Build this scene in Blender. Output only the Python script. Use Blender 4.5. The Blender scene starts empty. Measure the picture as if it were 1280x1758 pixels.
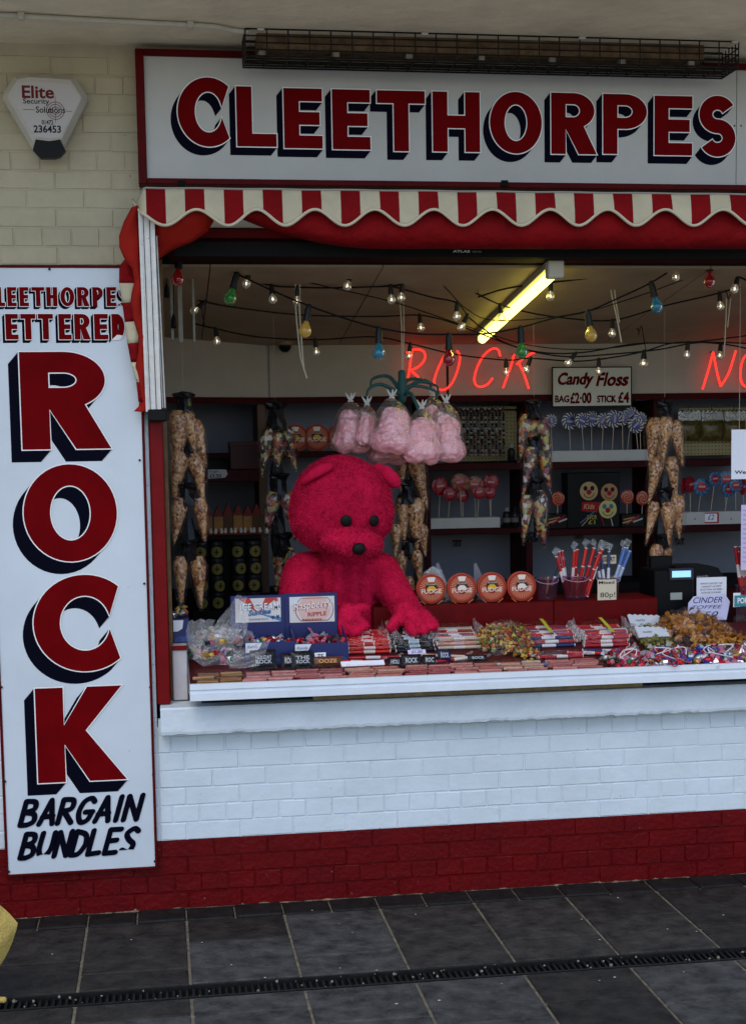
import bpy, bmesh, math, random
from mathutils import Vector, Matrix, Euler
from mathutils.geometry import tessellate_polygon
random.seed(7)
PI = math.pi
SC = bpy.context.scene
COL = SC.collection
# ------------------------------------------------------------------ camera
FPX, CX, CY, IW, IH = 2459.6, 640.0, 1000.0, 1280.0, 1758.0
yaw, pitch, roll = 0.1466, -0.0918, 0.016
_f = Vector((math.sin(yaw)*math.cos(pitch), math.cos(yaw)*math.cos(pitch), math.sin(pitch)))
_r = Vector((math.cos(yaw), -math.sin(yaw), 0))
_d = _f.cross(_r)
RR = math.cos(roll)*_r + math.sin(roll)*_d
DD = -math.sin(roll)*_r + math.cos(roll)*_d
FW = _f
CAM = -6.196*(FW + (1540-CY)/FPX*DD)
cd = bpy.data.cameras.new('camera'); cam = bpy.data.objects.new('camera', cd); COL.objects.link(cam)
cd.sensor_fit = 'VERTICAL'; cd.sensor_height = 24; cd.lens = FPX/IH*24; cd.shift_y = (CY-IH/2)/IH
cd.clip_start = .1; cd.clip_end = 2000
cam.matrix_world = Matrix(((RR.x, -DD.x, -FW.x, CAM.x), (RR.y, -DD.y, -FW.y, CAM.y), (RR.z, -DD.z, -FW.z, CAM.z), (0, 0, 0, 1)))
SC.camera = cam
# ------------------------------------------------------------------ sky, sun, exposure
SUN_EL, SUN_AZ = math.radians(52), math.radians(200)      # overcast, brightest over the street behind the camera
w = bpy.data.worlds.new('World'); SC.world = w; w.use_nodes = True
nt = w.node_tree; bg = nt.nodes['Background']; sky = nt.nodes.new('ShaderNodeTexSky'); sky.sky_type = 'NISHITA'
sky.sun_disc = False; sky.sun_elevation = SUN_EL; sky.sun_rotation = SUN_AZ; sky.air_density = 1.0; sky.dust_density = 1.0
nt.links.new(sky.outputs[0], bg.inputs[0]); bg.inputs[1].default_value = 0.15
sd = bpy.data.lights.new('sun', 'SUN'); sun = bpy.data.objects.new('sun', sd); COL.objects.link(sun)
sd.energy = 0.55; sd.angle = math.radians(35); sd.color = (1, .96, .9)
sdir = Vector((math.sin(SUN_AZ)*math.cos(SUN_EL), math.cos(SUN_AZ)*math.cos(SUN_EL), math.sin(SUN_EL)))
sun.rotation_euler = (sdir).to_track_quat('Z', 'Y').to_euler()
vs = SC.view_settings; vs.view_transform = 'Standard'; vs.look = 'None'; vs.gamma = 1; vs.use_curve_mapping = False
vs.exposure = 0.70
SC.render.engine = 'CYCLES'
SC.cycles.use_denoising = True
SC.cycles.max_bounces = 8; SC.cycles.transparent_max_bounces = 24
SC.cycles.sample_clamp_indirect = 4
# ------------------------------------------------------------------ measuring: pixel of the photograph -> point on a plane of the place
def ray(px, py): return FW + (px-CX)/FPX*RR + (py-CY)/FPX*DD
def P(px, py, y=0.0):
    d = ray(px, py); return CAM + d*((y-CAM.y)/d.y)
def PZ(px, py, z=0.0):
    d = ray(px, py); return CAM + d*((z-CAM.z)/d.z)
def PP(px, py, o, n):
    d = ray(px, py); return CAM + d*((Vector(o)-CAM).dot(Vector(n))/d.dot(Vector(n)))
def RC(xl, yt, xr, yb, y=0.0):
    xm, ym = (xl+xr)/2, (yt+yb)/2
    return P(xl, ym, y).x, P(xr, ym, y).x, P(xm, yb, y).z, P(xm, yt, y).z
# ------------------------------------------------------------------ materials
MATS = {}
def M(name, col, rough=.5, var=0., vs_=15, bump=0., bs=60, metal=0., coat=0., emit=0., ecol=None, sheen=0., spec=.13, col2=None, trans=0., dist=.01, chip_glint=None, sss=0.):
    if name in MATS: return MATS[name]
    m = bpy.data.materials.new(name); m.use_nodes = True; MATS[name] = m
    n, l = m.node_tree.nodes, m.node_tree.links; b = n['Principled BSDF']
    c4 = (*col, 1)
    b.inputs['Base Color'].default_value = c4; b.inputs['Roughness'].default_value = rough
    b.inputs['Metallic'].default_value = metal; b.inputs['Coat Weight'].default_value = coat*.45
    b.inputs['Specular IOR Level'].default_value = spec
    b.inputs['Transmission Weight'].default_value = trans
    if sheen:
        b.inputs['Sheen Weight'].default_value = sheen; b.inputs['Sheen Tint'].default_value = c4; b.inputs['Sheen Roughness'].default_value = .4
    if emit:
        b.inputs['Emission Color'].default_value = (*(ecol or col), 1); b.inputs['Emission Strength'].default_value = emit
    if sss:
        b.inputs['Subsurface Weight'].default_value = sss; b.inputs['Subsurface Radius'].default_value = (.04, .02, .02); b.inputs['Subsurface Scale'].default_value = .6
    if var or bump or chip_glint:
        g = n.new('ShaderNodeNewGeometry')
    if var:
        t = n.new('ShaderNodeTexNoise'); t.inputs['Scale'].default_value = vs_; t.inputs['Detail'].default_value = 8; t.inputs['Roughness'].default_value = .65
        l.new(g.outputs['Position'], t.inputs['Vector'])
        r = n.new('ShaderNodeValToRGB'); r.color_ramp.elements[0].position = .3; r.color_ramp.elements[1].position = .7
        lo = col2 or tuple(max(0, c*(1-var)) for c in col); hi = col if col2 else tuple(min(1, c*(1+var)) for c in col)
        r.color_ramp.elements[0].color = (*lo, 1); r.color_ramp.elements[1].color = (*hi, 1)
        l.new(t.outputs['Fac'], r.inputs['Fac']); l.new(r.outputs['Color'], b.inputs['Base Color'])
    if chip_glint:                                                      # flaked or splashed spots, or painted glints, with an outline of their own
        cc, cs, th = chip_glint; t3 = n.new('ShaderNodeTexNoise'); t3.inputs['Scale'].default_value = cs; t3.inputs['Detail'].default_value = 4; l.new(g.outputs['Position'], t3.inputs['Vector'])
        r3 = n.new('ShaderNodeValToRGB'); r3.color_ramp.elements[0].position = th; r3.color_ramp.elements[1].position = th+.03; l.new(t3.outputs['Fac'], r3.inputs['Fac'])
        mx = n.new('ShaderNodeMixRGB'); mx.inputs[2].default_value = (*cc, 1); l.new(r3.outputs['Color'], mx.inputs[0])
        if var: l.new(r.outputs['Color'], mx.inputs[1])
        else: mx.inputs[1].default_value = c4
        l.new(mx.outputs[0], b.inputs['Base Color'])
    if bump:
        t2 = n.new('ShaderNodeTexNoise'); t2.inputs['Scale'].default_value = bs; t2.inputs['Detail'].default_value = 6
        l.new(g.outputs['Position'], t2.inputs['Vector'])
        bp = n.new('ShaderNodeBump'); bp.inputs['Strength'].default_value = bump; bp.inputs['Distance'].default_value = dist
        l.new(t2.outputs['Fac'], bp.inputs['Height']); l.new(bp.outputs['Normal'], b.inputs['Normal'])
    return m
def pieces(name, cols, scale, rough=.3, coat=.35, bump=.8):
    """nuts or sweets too small to pick apart: one colour per cell, cells standing proud"""
    m = bpy.data.materials.new(name); m.use_nodes = True; MATS[name] = m; n, l = m.node_tree.nodes, m.node_tree.links; b = n['Principled BSDF']
    g = n.new('ShaderNodeNewGeometry'); v = n.new('ShaderNodeTexVoronoi'); v.inputs['Scale'].default_value = scale; l.new(g.outputs['Position'], v.inputs['Vector'])
    v2 = n.new('ShaderNodeTexVoronoi'); v2.feature = 'DISTANCE_TO_EDGE'; v2.inputs['Scale'].default_value = scale; l.new(g.outputs['Position'], v2.inputs['Vector'])
    sp = n.new('ShaderNodeSeparateColor'); l.new(v.outputs['Color'], sp.inputs[0]); r = n.new('ShaderNodeValToRGB'); r.color_ramp.interpolation = 'CONSTANT'
    while len(r.color_ramp.elements) < len(cols): r.color_ramp.elements.new(.5)
    for i, c in enumerate(cols): r.color_ramp.elements[i].position = i/len(cols); r.color_ramp.elements[i].color = (*c, 1)
    l.new(sp.outputs[0], r.inputs['Fac']); l.new(r.outputs['Color'], b.inputs['Base Color'])
    bp = n.new('ShaderNodeBump'); bp.inputs['Strength'].default_value = bump; bp.inputs['Distance'].default_value = .35/scale; l.new(v2.outputs['Distance'], bp.inputs['Height']); l.new(bp.outputs['Normal'], b.inputs['Normal'])
    b.inputs['Roughness'].default_value = rough; b.inputs['Coat Weight'].default_value = coat; b.inputs['Coat Roughness'].default_value = .08; b.inputs['Specular IOR Level'].default_value = .3
    return m
def film(name, tint=(1, 1, 1), base=.06, edge=.55, rough=.12, bs=45, haze=0.):
    m = bpy.data.materials.new(name); m.use_nodes = True; n, l = m.node_tree.nodes, m.node_tree.links
    n.remove(n['Principled BSDF']); out = n['Material Output']
    tr = n.new('ShaderNodeBsdfTransparent'); tr.inputs[0].default_value = (*tint, 1)
    gl = n.new('ShaderNodeBsdfGlossy'); gl.inputs['Roughness'].default_value = rough; gl.inputs[0].default_value = (1, 1, 1, 1)
    g = n.new('ShaderNodeNewGeometry'); t = n.new('ShaderNodeTexNoise'); t.inputs['Scale'].default_value = bs; t.inputs['Detail'].default_value = 3
    l.new(g.outputs['Position'], t.inputs['Vector'])
    bp = n.new('ShaderNodeBump'); bp.inputs['Strength'].default_value = .9; bp.inputs['Distance'].default_value = .02
    l.new(t.outputs['Fac'], bp.inputs['Height']); l.new(bp.outputs['Normal'], gl.inputs['Normal'])
    lw = n.new('ShaderNodeLayerWeight'); lw.inputs[0].default_value = .35; l.new(bp.outputs['Normal'], lw.inputs['Normal'])
    ma = n.new('ShaderNodeMath'); ma.operation = 'MULTIPLY_ADD'; ma.inputs[1].default_value = edge; ma.inputs[2].default_value = base
    l.new(lw.outputs['Facing'], ma.inputs[0])
    mx = n.new('ShaderNodeMixShader'); l.new(ma.outputs[0], mx.inputs[0]); l.new(tr.outputs[0], mx.inputs[1]); l.new(gl.outputs[0], mx.inputs[2])
    last = mx
    if haze:
        df = n.new('ShaderNodeBsdfDiffuse'); df.inputs[0].default_value = (.8, .82, .85, 1)
        m2 = n.new('ShaderNodeMixShader'); m2.inputs[0].default_value = haze
        l.new(mx.outputs[0], m2.inputs[1]); l.new(df.outputs[0], m2.inputs[2]); last = m2
    l.new(last.outputs[0], out.inputs['Surface']); MATS[name] = m
    return m
cream_wall = M('cream wall colour', (.41, .357, .245), .8, .13, 3.5, .4, 22, dist=.008, chip_glint=((.16, .14, .10), 38, .735))
white_wall = M('white masonry paint', (.55, .615, .665), .7, .08, 3, .4, 22, dist=.008, chip_glint=((.33, .36, .37), 42, .715))
red_wall = M('red gloss masonry paint', (.098, .0010, .0022), .42, .22, 5, .35, 40, spec=.16, dist=.010, chip_glint=((.30, .12, .11), 60, .73))  # pale flecks paint gloss glints into the red colour
soffit_m = M('cream soffit paint', (.74, .64, .47), .8, .18, 2.2, .5, 14, dist=.02)
red_paint = M('red gloss paint', (.14, .0015, .003), .4, .15, 12, .1, 20, spec=.12)
dark_red = M('dark red paint', (.075, .001, .002), .5, .25, 9, spec=.08)
letter_red = M('sign red', (.122, .0007, .002), .6, .18, 6, spec=.03)
navy = M('sign navy black', (.002, .0022, .008), .6, spec=.03)
white_paint = M('white gloss paint', (.60, .65, .71), .3, .06, 7, .12, 30)
sign_white = M('sign white panel', (.52, .57, .62), .3, .08, 1.6, spec=.35, chip_glint=((.34, .35, .36), 30, .76))
sign_line = M('sign white line', (.75, .74, .73), .4)
black = M('black plastic', (.004, .004, .005), .4, spec=.12)
black_matt = M('black matt', (.007, .007, .007), .8, spec=.1)
black_foil = M('black glossy film', (.008, .008, .010), .18, 0, 1, .9, 70, coat=.5)
wire_m = M('dark wire', (.015, .013, .011), .45, .5, 40)
alu = M('weathered aluminium', (.66, .64, .61), .5, .1, 30, .2, 120, chip_glint=((.12, .09, .07), 90, .70))
cable_m = M('black cable', (.006, .006, .006), .5)
paper = M('white paper', (.72, .73, .80), .8)
lilac = M('lilac paper', (.55, .50, .72), .8)
ink = M('black ink', (.01, .01, .015), .6)
wood = M('bare timber', (.23, .17, .09), .7, .35, 30)
twine = M('pale twine', (.42, .37, .28), .8)
stick_m = M('lolly stick', (.50, .40, .32), .6)
grey_panel = M('blue grey back panel', (.17, .18, .22), .75, .12, 3)
ceil_m = M('dull ceiling board', (.33, .245, .155), .6, .2, 2.2)
bulk_m = M('bulkhead board', (.33, .29, .245), .7, .12, 2.5)
FILM = film('clear film', base=.018, edge=.22, rough=.08)
FILMH = film('hazy film', base=.04, edge=.42, haze=.10, rough=.1)
# ------------------------------------------------------------------ mesh building
class MB:
    def __init__(s): s.v, s.f, s.m, s.cur = [], [], [], 0
    def add(s, vs, fs, mi=None):
        o = len(s.v); s.v += [tuple(v) for v in vs]; s.f += [tuple(i+o for i in f) for f in fs]
        s.m += [s.cur if mi is None else mi]*len(fs); return s
    def box(s, x0, x1, y0, y1, z0, z1, mi=None):
        v = [(x, y, z) for x in (x0, x1) for y in (y0, y1) for z in (z0, z1)]
        return s.add(v, [(0, 1, 3, 2), (4, 6, 7, 5), (0, 4, 5, 1), (2, 3, 7, 6), (0, 2, 6, 4), (1, 5, 7, 3)], mi)
    def bbox(s, x0, x1, y0, y1, z0, z1, b=.004, mi=None):      # box with bevelled edges
        c = Vector(((x0+x1)/2, (y0+y1)/2, (z0+z1)/2)); h = Vector(((x1-x0)/2, (y1-y0)/2, (z1-z0)/2))
        b = min(b, h.x*.9, h.y*.9, h.z*.9); v = []
        for sx in (-1, 1):
            for sy in (-1, 1):
                for sz in (-1, 1):
                    v.append((c.x+sx*h.x, c.y+sy*(h.y-b), c.z+sz*(h.z-b)))
                    v.append((c.x+sx*(h.x-b), c.y+sy*h.y, c.z+sz*(h.z-b)))
                    v.append((c.x+sx*(h.x-b), c.y+sy*(h.y-b), c.z+sz*h.z))
        bm = bmesh.new()
        for q in v: bm.verts.new(q)
        bmesh.ops.convex_hull(bm, input=bm.verts); bmesh.ops.dissolve_limit(bm, angle_limit=.01, verts=bm.verts, edges=bm.edges)
        bm.verts.index_update(); s.add([q.co[:] for q in bm.verts], [[q.index for q in f.verts] for f in bm.faces], mi); bm.free(); return s
    def tube(s, pts, r, n=6, mi=None, cap=True, closed=False):
        pts = [Vector(p) for p in pts]; k = len(pts); rs = r if isinstance(r, (list, tuple)) else [r]*k
        vs, fs = [], []; prev = None
        for i, p in enumerate(pts):
            a = pts[(i-1) % k] if (i > 0 or closed) else p; c = pts[(i+1) % k] if (i < k-1 or closed) else p
            t = (c-a); t = t.normalized() if t.length > 1e-9 else Vector((0, 0, 1))
            if prev is None: u = t.orthogonal().normalized()
            else:
                u = prev - t*prev.dot(t); u = u.normalized() if u.length > 1e-6 else t.orthogonal().normalized()
            prev = u; q = t.cross(u)
            for j in range(n):
                an = 2*PI*j/n; vs.append(p+(u*math.cos(an)+q*math.sin(an))*rs[i])
        for i in range(k if closed else k-1):
            a, b = i*n, ((i+1) % k)*n
            for j in range(n): fs.append((a+j, a+(j+1) % n, b+(j+1) % n, b+j))
        if cap and not closed:
            fs.append(tuple(range(n-1, -1, -1))); fs.append(tuple(range((k-1)*n, k*n)))
        return s.add(vs, fs, mi)
    def lathe(s, prof, c=(0, 0, 0), n=16, axis='z', mi=None, mat=None):
        vs, fs = [], []
        for r, z in prof:
            for j in range(n):
                a = 2*PI*j/n; p = Vector((r*math.cos(a), r*math.sin(a), z))
                if axis == 'y': p = Vector((p.x, p.z, p.y))
                if mat: p = mat @ p
                vs.append(p+Vector(c))
        for i in range(len(prof)-1):
            for j in range(n): fs.append((i*n+j, i*n+(j+1) % n, (i+1)*n+(j+1) % n, (i+1)*n+j))
        fs.append(tuple(range(n-1, -1, -1))); fs.append(tuple(range((len(prof)-1)*n, len(prof)*n)))
        return s.add(vs, fs, mi)
    def ball(s, c, r, nu=10, nv=6, mi=None, rot=None):
        r = Vector(r) if isinstance(r, (tuple, list, Vector)) else Vector((r, r, r)); c = Vector(c)
        vs = [Vector((0, 0, -1))]; fs = []
        for i in range(1, nv):
            t = PI*i/nv
            for j in range(nu): vs.append(Vector((math.sin(t)*math.cos(2*PI*j/nu), math.sin(t)*math.sin(2*PI*j/nu), -math.cos(t))))
        vs.append(Vector((0, 0, 1))); L = len(vs)-1
        for j in range(nu):
            k = (j+1) % nu; fs.append((0, 1+k, 1+j)); fs.append((L, L-nu+j, L-nu+k))
            for i in range(nv-2): a = 1+i*nu; fs.append((a+j, a+k, a+nu+k, a+nu+j))
        o = []
        for q in vs:
            q = Vector((q.x*r.x, q.y*r.y, q.z*r.z))
            if rot: q = rot @ q
            o.append(q+c)
        return s.add(o, fs, mi)
    def lump(s, c, r, mi=None, jit=.25):                          # small irregular octahedral nugget
        c = Vector(c); vs = []
        q = Euler((random.random()*6, random.random()*6, random.random()*6)).to_matrix()
        for d in ((1, 0, 0), (-1, 0, 0), (0, 1, 0), (0, -1, 0), (0, 0, 1), (0, 0, -1)):
            vs.append(c+q @ Vector(d)*r*random.uniform(1-jit, 1+jit))
        return s.add(vs, [(0, 2, 4), (2, 1, 4), (1, 3, 4), (3, 0, 4), (2, 0, 5), (1, 2, 5), (3, 1, 5), (0, 3, 5)], mi)
    def poly(s, pts, y=0., th=.0, mi=None, holes=()):             # polygon(s) in x,z facing -y, optional thickness
        loops = [[Vector((p[0], p[1], 0)) for p in q] for q in [pts, *holes]]
        tri = tessellate_polygon(loops); flat = [p for q in loops for p in q]
        vs = [(p.x, y, p.y) for p in flat]; fs = []
        for t in tri:
            a, b, c = (flat[i] for i in t)
            cr = (b.x-a.x)*(c.y-a.y)-(b.y-a.y)*(c.x-a.x)
            fs.append(tuple(t) if cr > 0 else (t[0], t[2], t[1]))
        s.add(vs, fs, mi)
        if th:
            o = 0; vs2 = []; fs2 = []
            for q in loops:
                k = len(q); b = len(vs2); ar = sum(q[i].x*q[(i+1) % k].y-q[(i+1) % k].x*q[i].y for i in range(k))
                vs2 += [(p.x, y, p.y) for p in q]+[(p.x, y+th, p.y) for p in q]
                for i in range(k):
                    j = (i+1) % k; fs2.append((b+i, b+k+i, b+k+j, b+j))
            s.add(vs2, fs2, mi)
        return s
    def build(s, name, mats, parent=None, smooth=False, auto=None):
        me = bpy.data.meshes.new(name); me.from_pydata(s.v, [], s.f)
        mats = mats if isinstance(mats, (list, tuple)) else [mats]
        for m in mats: me.materials.append(m)
        if len(mats) > 1: me.polygons.foreach_set('material_index', s.m)
        if smooth: me.polygons.foreach_set('use_smooth', [True]*len(s.f))
        if auto:
            me.polygons.foreach_set('use_smooth', [True]*len(s.f)); me.set_sharp_from_angle(angle=math.radians(auto))
        me.update()
        return link(name, me, parent)
def link(name, me, parent=None, mw=None):
    o = bpy.data.objects.new(name, me); COL.objects.link(o)
    if parent is not None:
        o.parent = parent; o.matrix_parent_inverse = parent_inv(parent)
    if mw is not None: o.matrix_basis = mw
    return o
def parent_inv(p): return world(p).inverted()
def world(o):
    return (world(o.parent) @ o.matrix_parent_inverse @ o.matrix_basis) if o.parent else o.matrix_basis.copy()
def thing(name, label, cat, loc=(0, 0, 0), group=None):
    o = bpy.data.objects.new(name, None); COL.objects.link(o); o.empty_display_size = .1
    o.matrix_basis = Matrix.Translation(Vector(loc)); tag(o, label, cat, group); return o
def tag(o, label, cat, group=None):
    o['label'] = label; o['category'] = cat
    if group: o['group'] = group
    return o
def struct(o): o['kind'] = 'structure'; return o
def stuff(o): o['kind'] = 'stuff'; return o
def rnd(a, b): return random.uniform(a, b)
def bez(a, b, sag, n=10, up=(0, 0, 1)):
    a, b = Vector(a), Vector(b); return [a.lerp(b, i/n)-Vector(up)*sag*4*(i/n)*(1-i/n) for i in range(n+1)]
def spline(pts, n=6):                                            # Catmull-Rom through points
    pts = [Vector(p) for p in pts]; out = []
    for i in range(len(pts)-1):
        p0, p1, p2, p3 = pts[max(i-1, 0)], pts[i], pts[i+1], pts[min(i+2, len(pts)-1)]
        for k in range(n):
            t = k/n; out.append(.5*((2*p1)+(p2-p0)*t+(2*p0-5*p1+4*p2-p3)*t*t+(3*p1-p0-3*p2+p3)*t*t*t))
    return out+[pts[-1]]
# ------------------------------------------------------------------ lettering
def ell(cx, cy, rx, ry, a0, a1, n=20): return [(cx+rx*math.cos(math.radians(a0+(a1-a0)*i/n)), cy+ry*math.sin(math.radians(a0+(a1-a0)*i/n))) for i in range(n+1)]
def sweep(path, t):
    L, R = [], []; k = len(path)
    for i, p in enumerate(path):
        a = path[max(i-1, 0)]; b = path[min(i+1, k-1)]; dx, dy = b[0]-a[0], b[1]-a[1]; d = math.hypot(dx, dy) or 1
        L.append((p[0]-dy/d*t/2, p[1]+dx/d*t/2)); R.append((p[0]+dy/d*t/2, p[1]-dx/d*t/2))
    return L+R[::-1]
def round_sweep(path, t, n=6):                                  # the same with rounded brush ends
    p = sweep(path, t); k = len(path); out = p[:k]
    for (a, b) in ((path[-2], path[-1]), (path[1], path[0])):
        an = math.atan2(b[1]-a[1], b[0]-a[0]); out += [(b[0]+t/2*math.cos(an+PI/2-PI*i/n), b[1]+t/2*math.sin(an+PI/2-PI*i/n)) for i in range(1, n)]
        if b is path[-1]: out += p[k:]
    return out
def glyph(c, w, h, t):
    """list of (outline, holes) in a w x h box, stroke t: heavy signwriter's capitals"""
    u = t*.82
    if c == 'L': return [([(0, 0), (w, 0), (w, u), (t, u), (t, h), (0, h)], [])]
    if c == 'E': return [([(0, 0), (w, 0), (w, u), (t, u), (t, h/2-u/2), (w*.93, h/2-u/2), (w*.93, h/2+u/2), (t, h/2+u/2), (t, h-u), (w, h-u), (w, h), (0, h)], [])]
    if c == 'T': return [([(w/2-t/2, 0), (w/2+t/2, 0), (w/2+t/2, h-u), (w, h-u), (w, h), (0, h), (0, h-u), (w/2-t/2, h-u)], [])]
    if c == 'H': return [([(0, 0), (t, 0), (t, h/2-u/2), (w-t, h/2-u/2), (w-t, 0), (w, 0), (w, h), (w-t, h), (w-t, h/2+u/2), (t, h/2+u/2), (t, h), (0, h)], [])]
    if c == 'I': return [([(w/2-t/2, 0), (w/2+t/2, 0), (w/2+t/2, h), (w/2-t/2, h)], [])]
    if c == 'O': return [(ell(w/2, h/2, w/2, h/2, 0, 360, 48)[:-1], [ell(w/2, h/2, w/2-t, h/2-u, 0, 360, 40)[:-1]])]
    if c == 'C':
        R = w*.60; ri = R-t; c0 = math.degrees(math.acos(min(1, (w-R)/R))); c1 = math.degrees(math.acos(min(.97, (w-R)/ri)))
        return [(ell(R, h/2, R, h/2, c0, 360-c0, 44)+ell(R, h/2, ri, h/2-u, 360-c1, c1, 36), [])]
    if c == 'D':
        return [([(0, 0), (w*.42, 0)]+ell(w*.42, h/2, w*.58, h/2, -88, 88, 24)+[(w*.42, h), (0, h)], [[(t, u), (w*.42, u)]+ell(w*.42, h/2, w*.58-t, h/2-u, -86, 86, 20)+[(w*.42, h-u), (t, h-u)]])]
    if c in 'PR':
        b = h*.42; cyc = h-(h-b)/2; ry = (h-b)/2; cx = w*.48 if c == 'R' else w*.5; rx = (w*.95 if c == 'R' else w)-cx
        hole = [(t, b+u*.9), (cx, b+u*.9)]+ell(cx, cyc, rx-t, ry-u*.9, -86, 86, 18)+[(cx, h-u*.9), (t, h-u*.9)]
        bowl = ell(cx, cyc, rx, ry, -60 if c == 'R' else -88, 88, 22)
        if c == 'P': o = [(0, 0), (t, 0), (t, b), (cx, b)]+bowl+[(cx, h), (0, h)]
        else: o = [(0, 0), (t, 0), (t, b*.98), (w*1.0-t*1.25, 0), (w, 0)]+bowl+[(cx, h), (0, h)]
        return [(o, [hole])]
    if c == 'K':
        return [([(0, 0), (t, 0), (t, h*.40), (w-t*1.35, 0), (w, 0), (w*.52+t*.1, h*.54), (w*.97, h), (w*.97-t*1.25, h), (t, h*.60), (t, h), (0, h)], [])]
    if c == 'S':
        rx, ry = w/2-t*.5, (h-u)/4; top = ell(w/2, h-u/2-ry, rx, ry, 28, 265, 22); bot = ell(w/2, u/2+ry, rx, ry, 85, -152, 22)
        return [(sweep(top+bot, (t+u)/2*1.02), [])]
def brush(c, w, h):
    """centre lines of casual brush capitals"""
    S = {'B': [[(0, 0), (0, h)], [(0, h), (w*.7, h*.95), (w*.75, h*.65), (0, h*.52)], [(0, h*.52), (w*.8, h*.45), (w*.95, h*.15), (w*.5, 0), (0, 0)]],
         'A': [[(0, 0), (w*.5, h)], [(w*.5, h), (w, 0)], [(w*.12, h*.3), (w*.9, h*.32)]],
         'R': [[(0, 0), (0, h)], [(0, h), (w*.75, h*.95), (w*.75, h*.6), (0, h*.5)], [(w*.25, h*.5), (w, 0)]],
         'G': [[(w, h*.85), (w*.7, h), (w*.2, h*.85), (0, h*.4), (w*.3, 0), (w*.8, h*.08), (w, h*.42)], [(w*1.05, h*.42), (w*.5, h*.42)]],
         'I': [[(w*.5, 0), (w*.5, h)]], 'N': [[(0, 0), (0, h)], [(0, h), (w, 0)], [(w, 0), (w, h*1.02)]],
         'U': [[(0, h), (0, h*.3), (w*.35, 0), (w*.75, h*.1), (w, h*.4), (w, h)]],
         'D': [[(0, 0), (0, h)], [(0, h), (w*.8, h*.85), (w, h*.45), (w*.6, h*.05), (0, 0)]],
         'L': [[(0, h), (0, 0)], [(0, 0), (w*.9, h*.04)]], 'E': [[(0, 0), (0, h)], [(0, h), (w*.9, h)], [(0, h*.52), (w*.75, h*.54)], [(0, 0), (w*.9, h*.02)]],
         'S': [[(w, h*.88), (w*.6, h), (w*.1, h*.8), (w*.35, h*.55), (w*.85, h*.32), (w*.6, 0), (0, h*.1)]]}
    return S[c]
def grow(poly, d):                                                # miter offset, outward for d > 0
    k = len(poly); ar = sum(poly[i][0]*poly[(i+1) % k][1]-poly[(i+1) % k][0]*poly[i][1] for i in range(k)); sg = 1 if ar > 0 else -1; out = []
    for i in range(k):
        a, b, c = poly[i-1], poly[i], poly[(i+1) % k]
        e1 = Vector((b[0]-a[0], b[1]-a[1])); e2 = Vector((c[0]-b[0], c[1]-b[1]))
        if e1.length < 1e-7 or e2.length < 1e-7: out.append(b); continue
        n1 = Vector((e1.y, -e1.x)).normalized()*sg; n2 = Vector((e2.y, -e2.x)).normalized()*sg
        m = (n1+n2); m = m/max(m.length_squared/2, .35); out.append((b[0]+m.x*d, b[1]+m.y*d))
    return out
def block_letter(parent, c, box, y, t, line=.004, shade=(-.035, -.04), rake=0., mats=None):
    """a red capital, its white outline and its dark block shade, as thin sheets on the sign face"""
    x0, x1, z0, z1 = box; w, h = x1-x0, z1-z0; face, lin, shd = mats or (letter_red, sign_line, navy)
    G = [([(x0+p[0]+rake*p[1], z0+p[1]) for p in o], [[(x0+p[0]+rake*p[1], z0+p[1]) for p in q] for q in hs]) for o, hs in glyph(c, w, h, t)]
    m = MB(); N = 13
    for k in range(N):                                            # block shade laid down in steps towards the panel
        f = (k+1)/N; dx, dz = shade[0]*f, shade[1]*f
        for o, hs in G: m.poly([(p[0]+dx, p[1]+dz) for p in grow(o, line*.6)], y-.0030+.00018*k, mi=2, holes=[[(p[0]+dx, p[1]+dz) for p in grow(q, -line*.6)] for q in hs])
    for o, hs in G:
        m.poly(grow(o, line), y-.0033, mi=1, holes=[grow(q, -line) for q in hs])
        m.poly(o, y-.0038, mi=0, holes=hs)
    return m.build('letter', [face, lin, shd], parent)
def brush_word(parent, word, x0, x1, z0, z1, y, t, slant=.25, mat=None, widths=None):
    h = z1-z0; wd = {'I': .35}; tot = sum(wd.get(c, 1) for c in word); gap = .42; unit = (x1-x0-slant*h)/(tot+gap*(len(word)-1)); x = x0
    for c in word:
        m = MB(); cw = unit*wd.get(c, 1)
        for k, st in enumerate(brush(c, cw, h)):
            pts = [Vector((p[0], p[1], 0)) for p in st]; pts = spline(pts, 6) if len(pts) > 2 else pts
            m.poly([(x+p[0]+slant*p[1], z0+p[1]) for p in round_sweep([(q.x, q.y) for q in pts], t)], y-.003-.0002*k)
        m.build('letter', mat or navy, parent); x += cw+unit*gap
_TX = {}
def textmesh(body, bold=0., shear=0.):
    k = (body, bold, shear)
    if k not in _TX:
        cu = bpy.data.curves.new('lettering', 'FONT'); cu.body = body; cu.size = 1; cu.offset = bold; cu.shear = shear; cu.resolution_u = 3; cu.align_x = 'CENTER'
        o = bpy.data.objects.new('lettering', cu); COL.objects.link(o); bpy.context.view_layer.update()
        me = bpy.data.meshes.new_from_object(o.evaluated_get(bpy.context.evaluated_depsgraph_get()))
        _TX[k] = ([v.co.copy() for v in me.vertices], [tuple(p.vertices) for p in me.polygons])
        bpy.data.objects.remove(o); bpy.data.curves.remove(cu); bpy.data.meshes.remove(me)
    return _TX[k]
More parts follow.
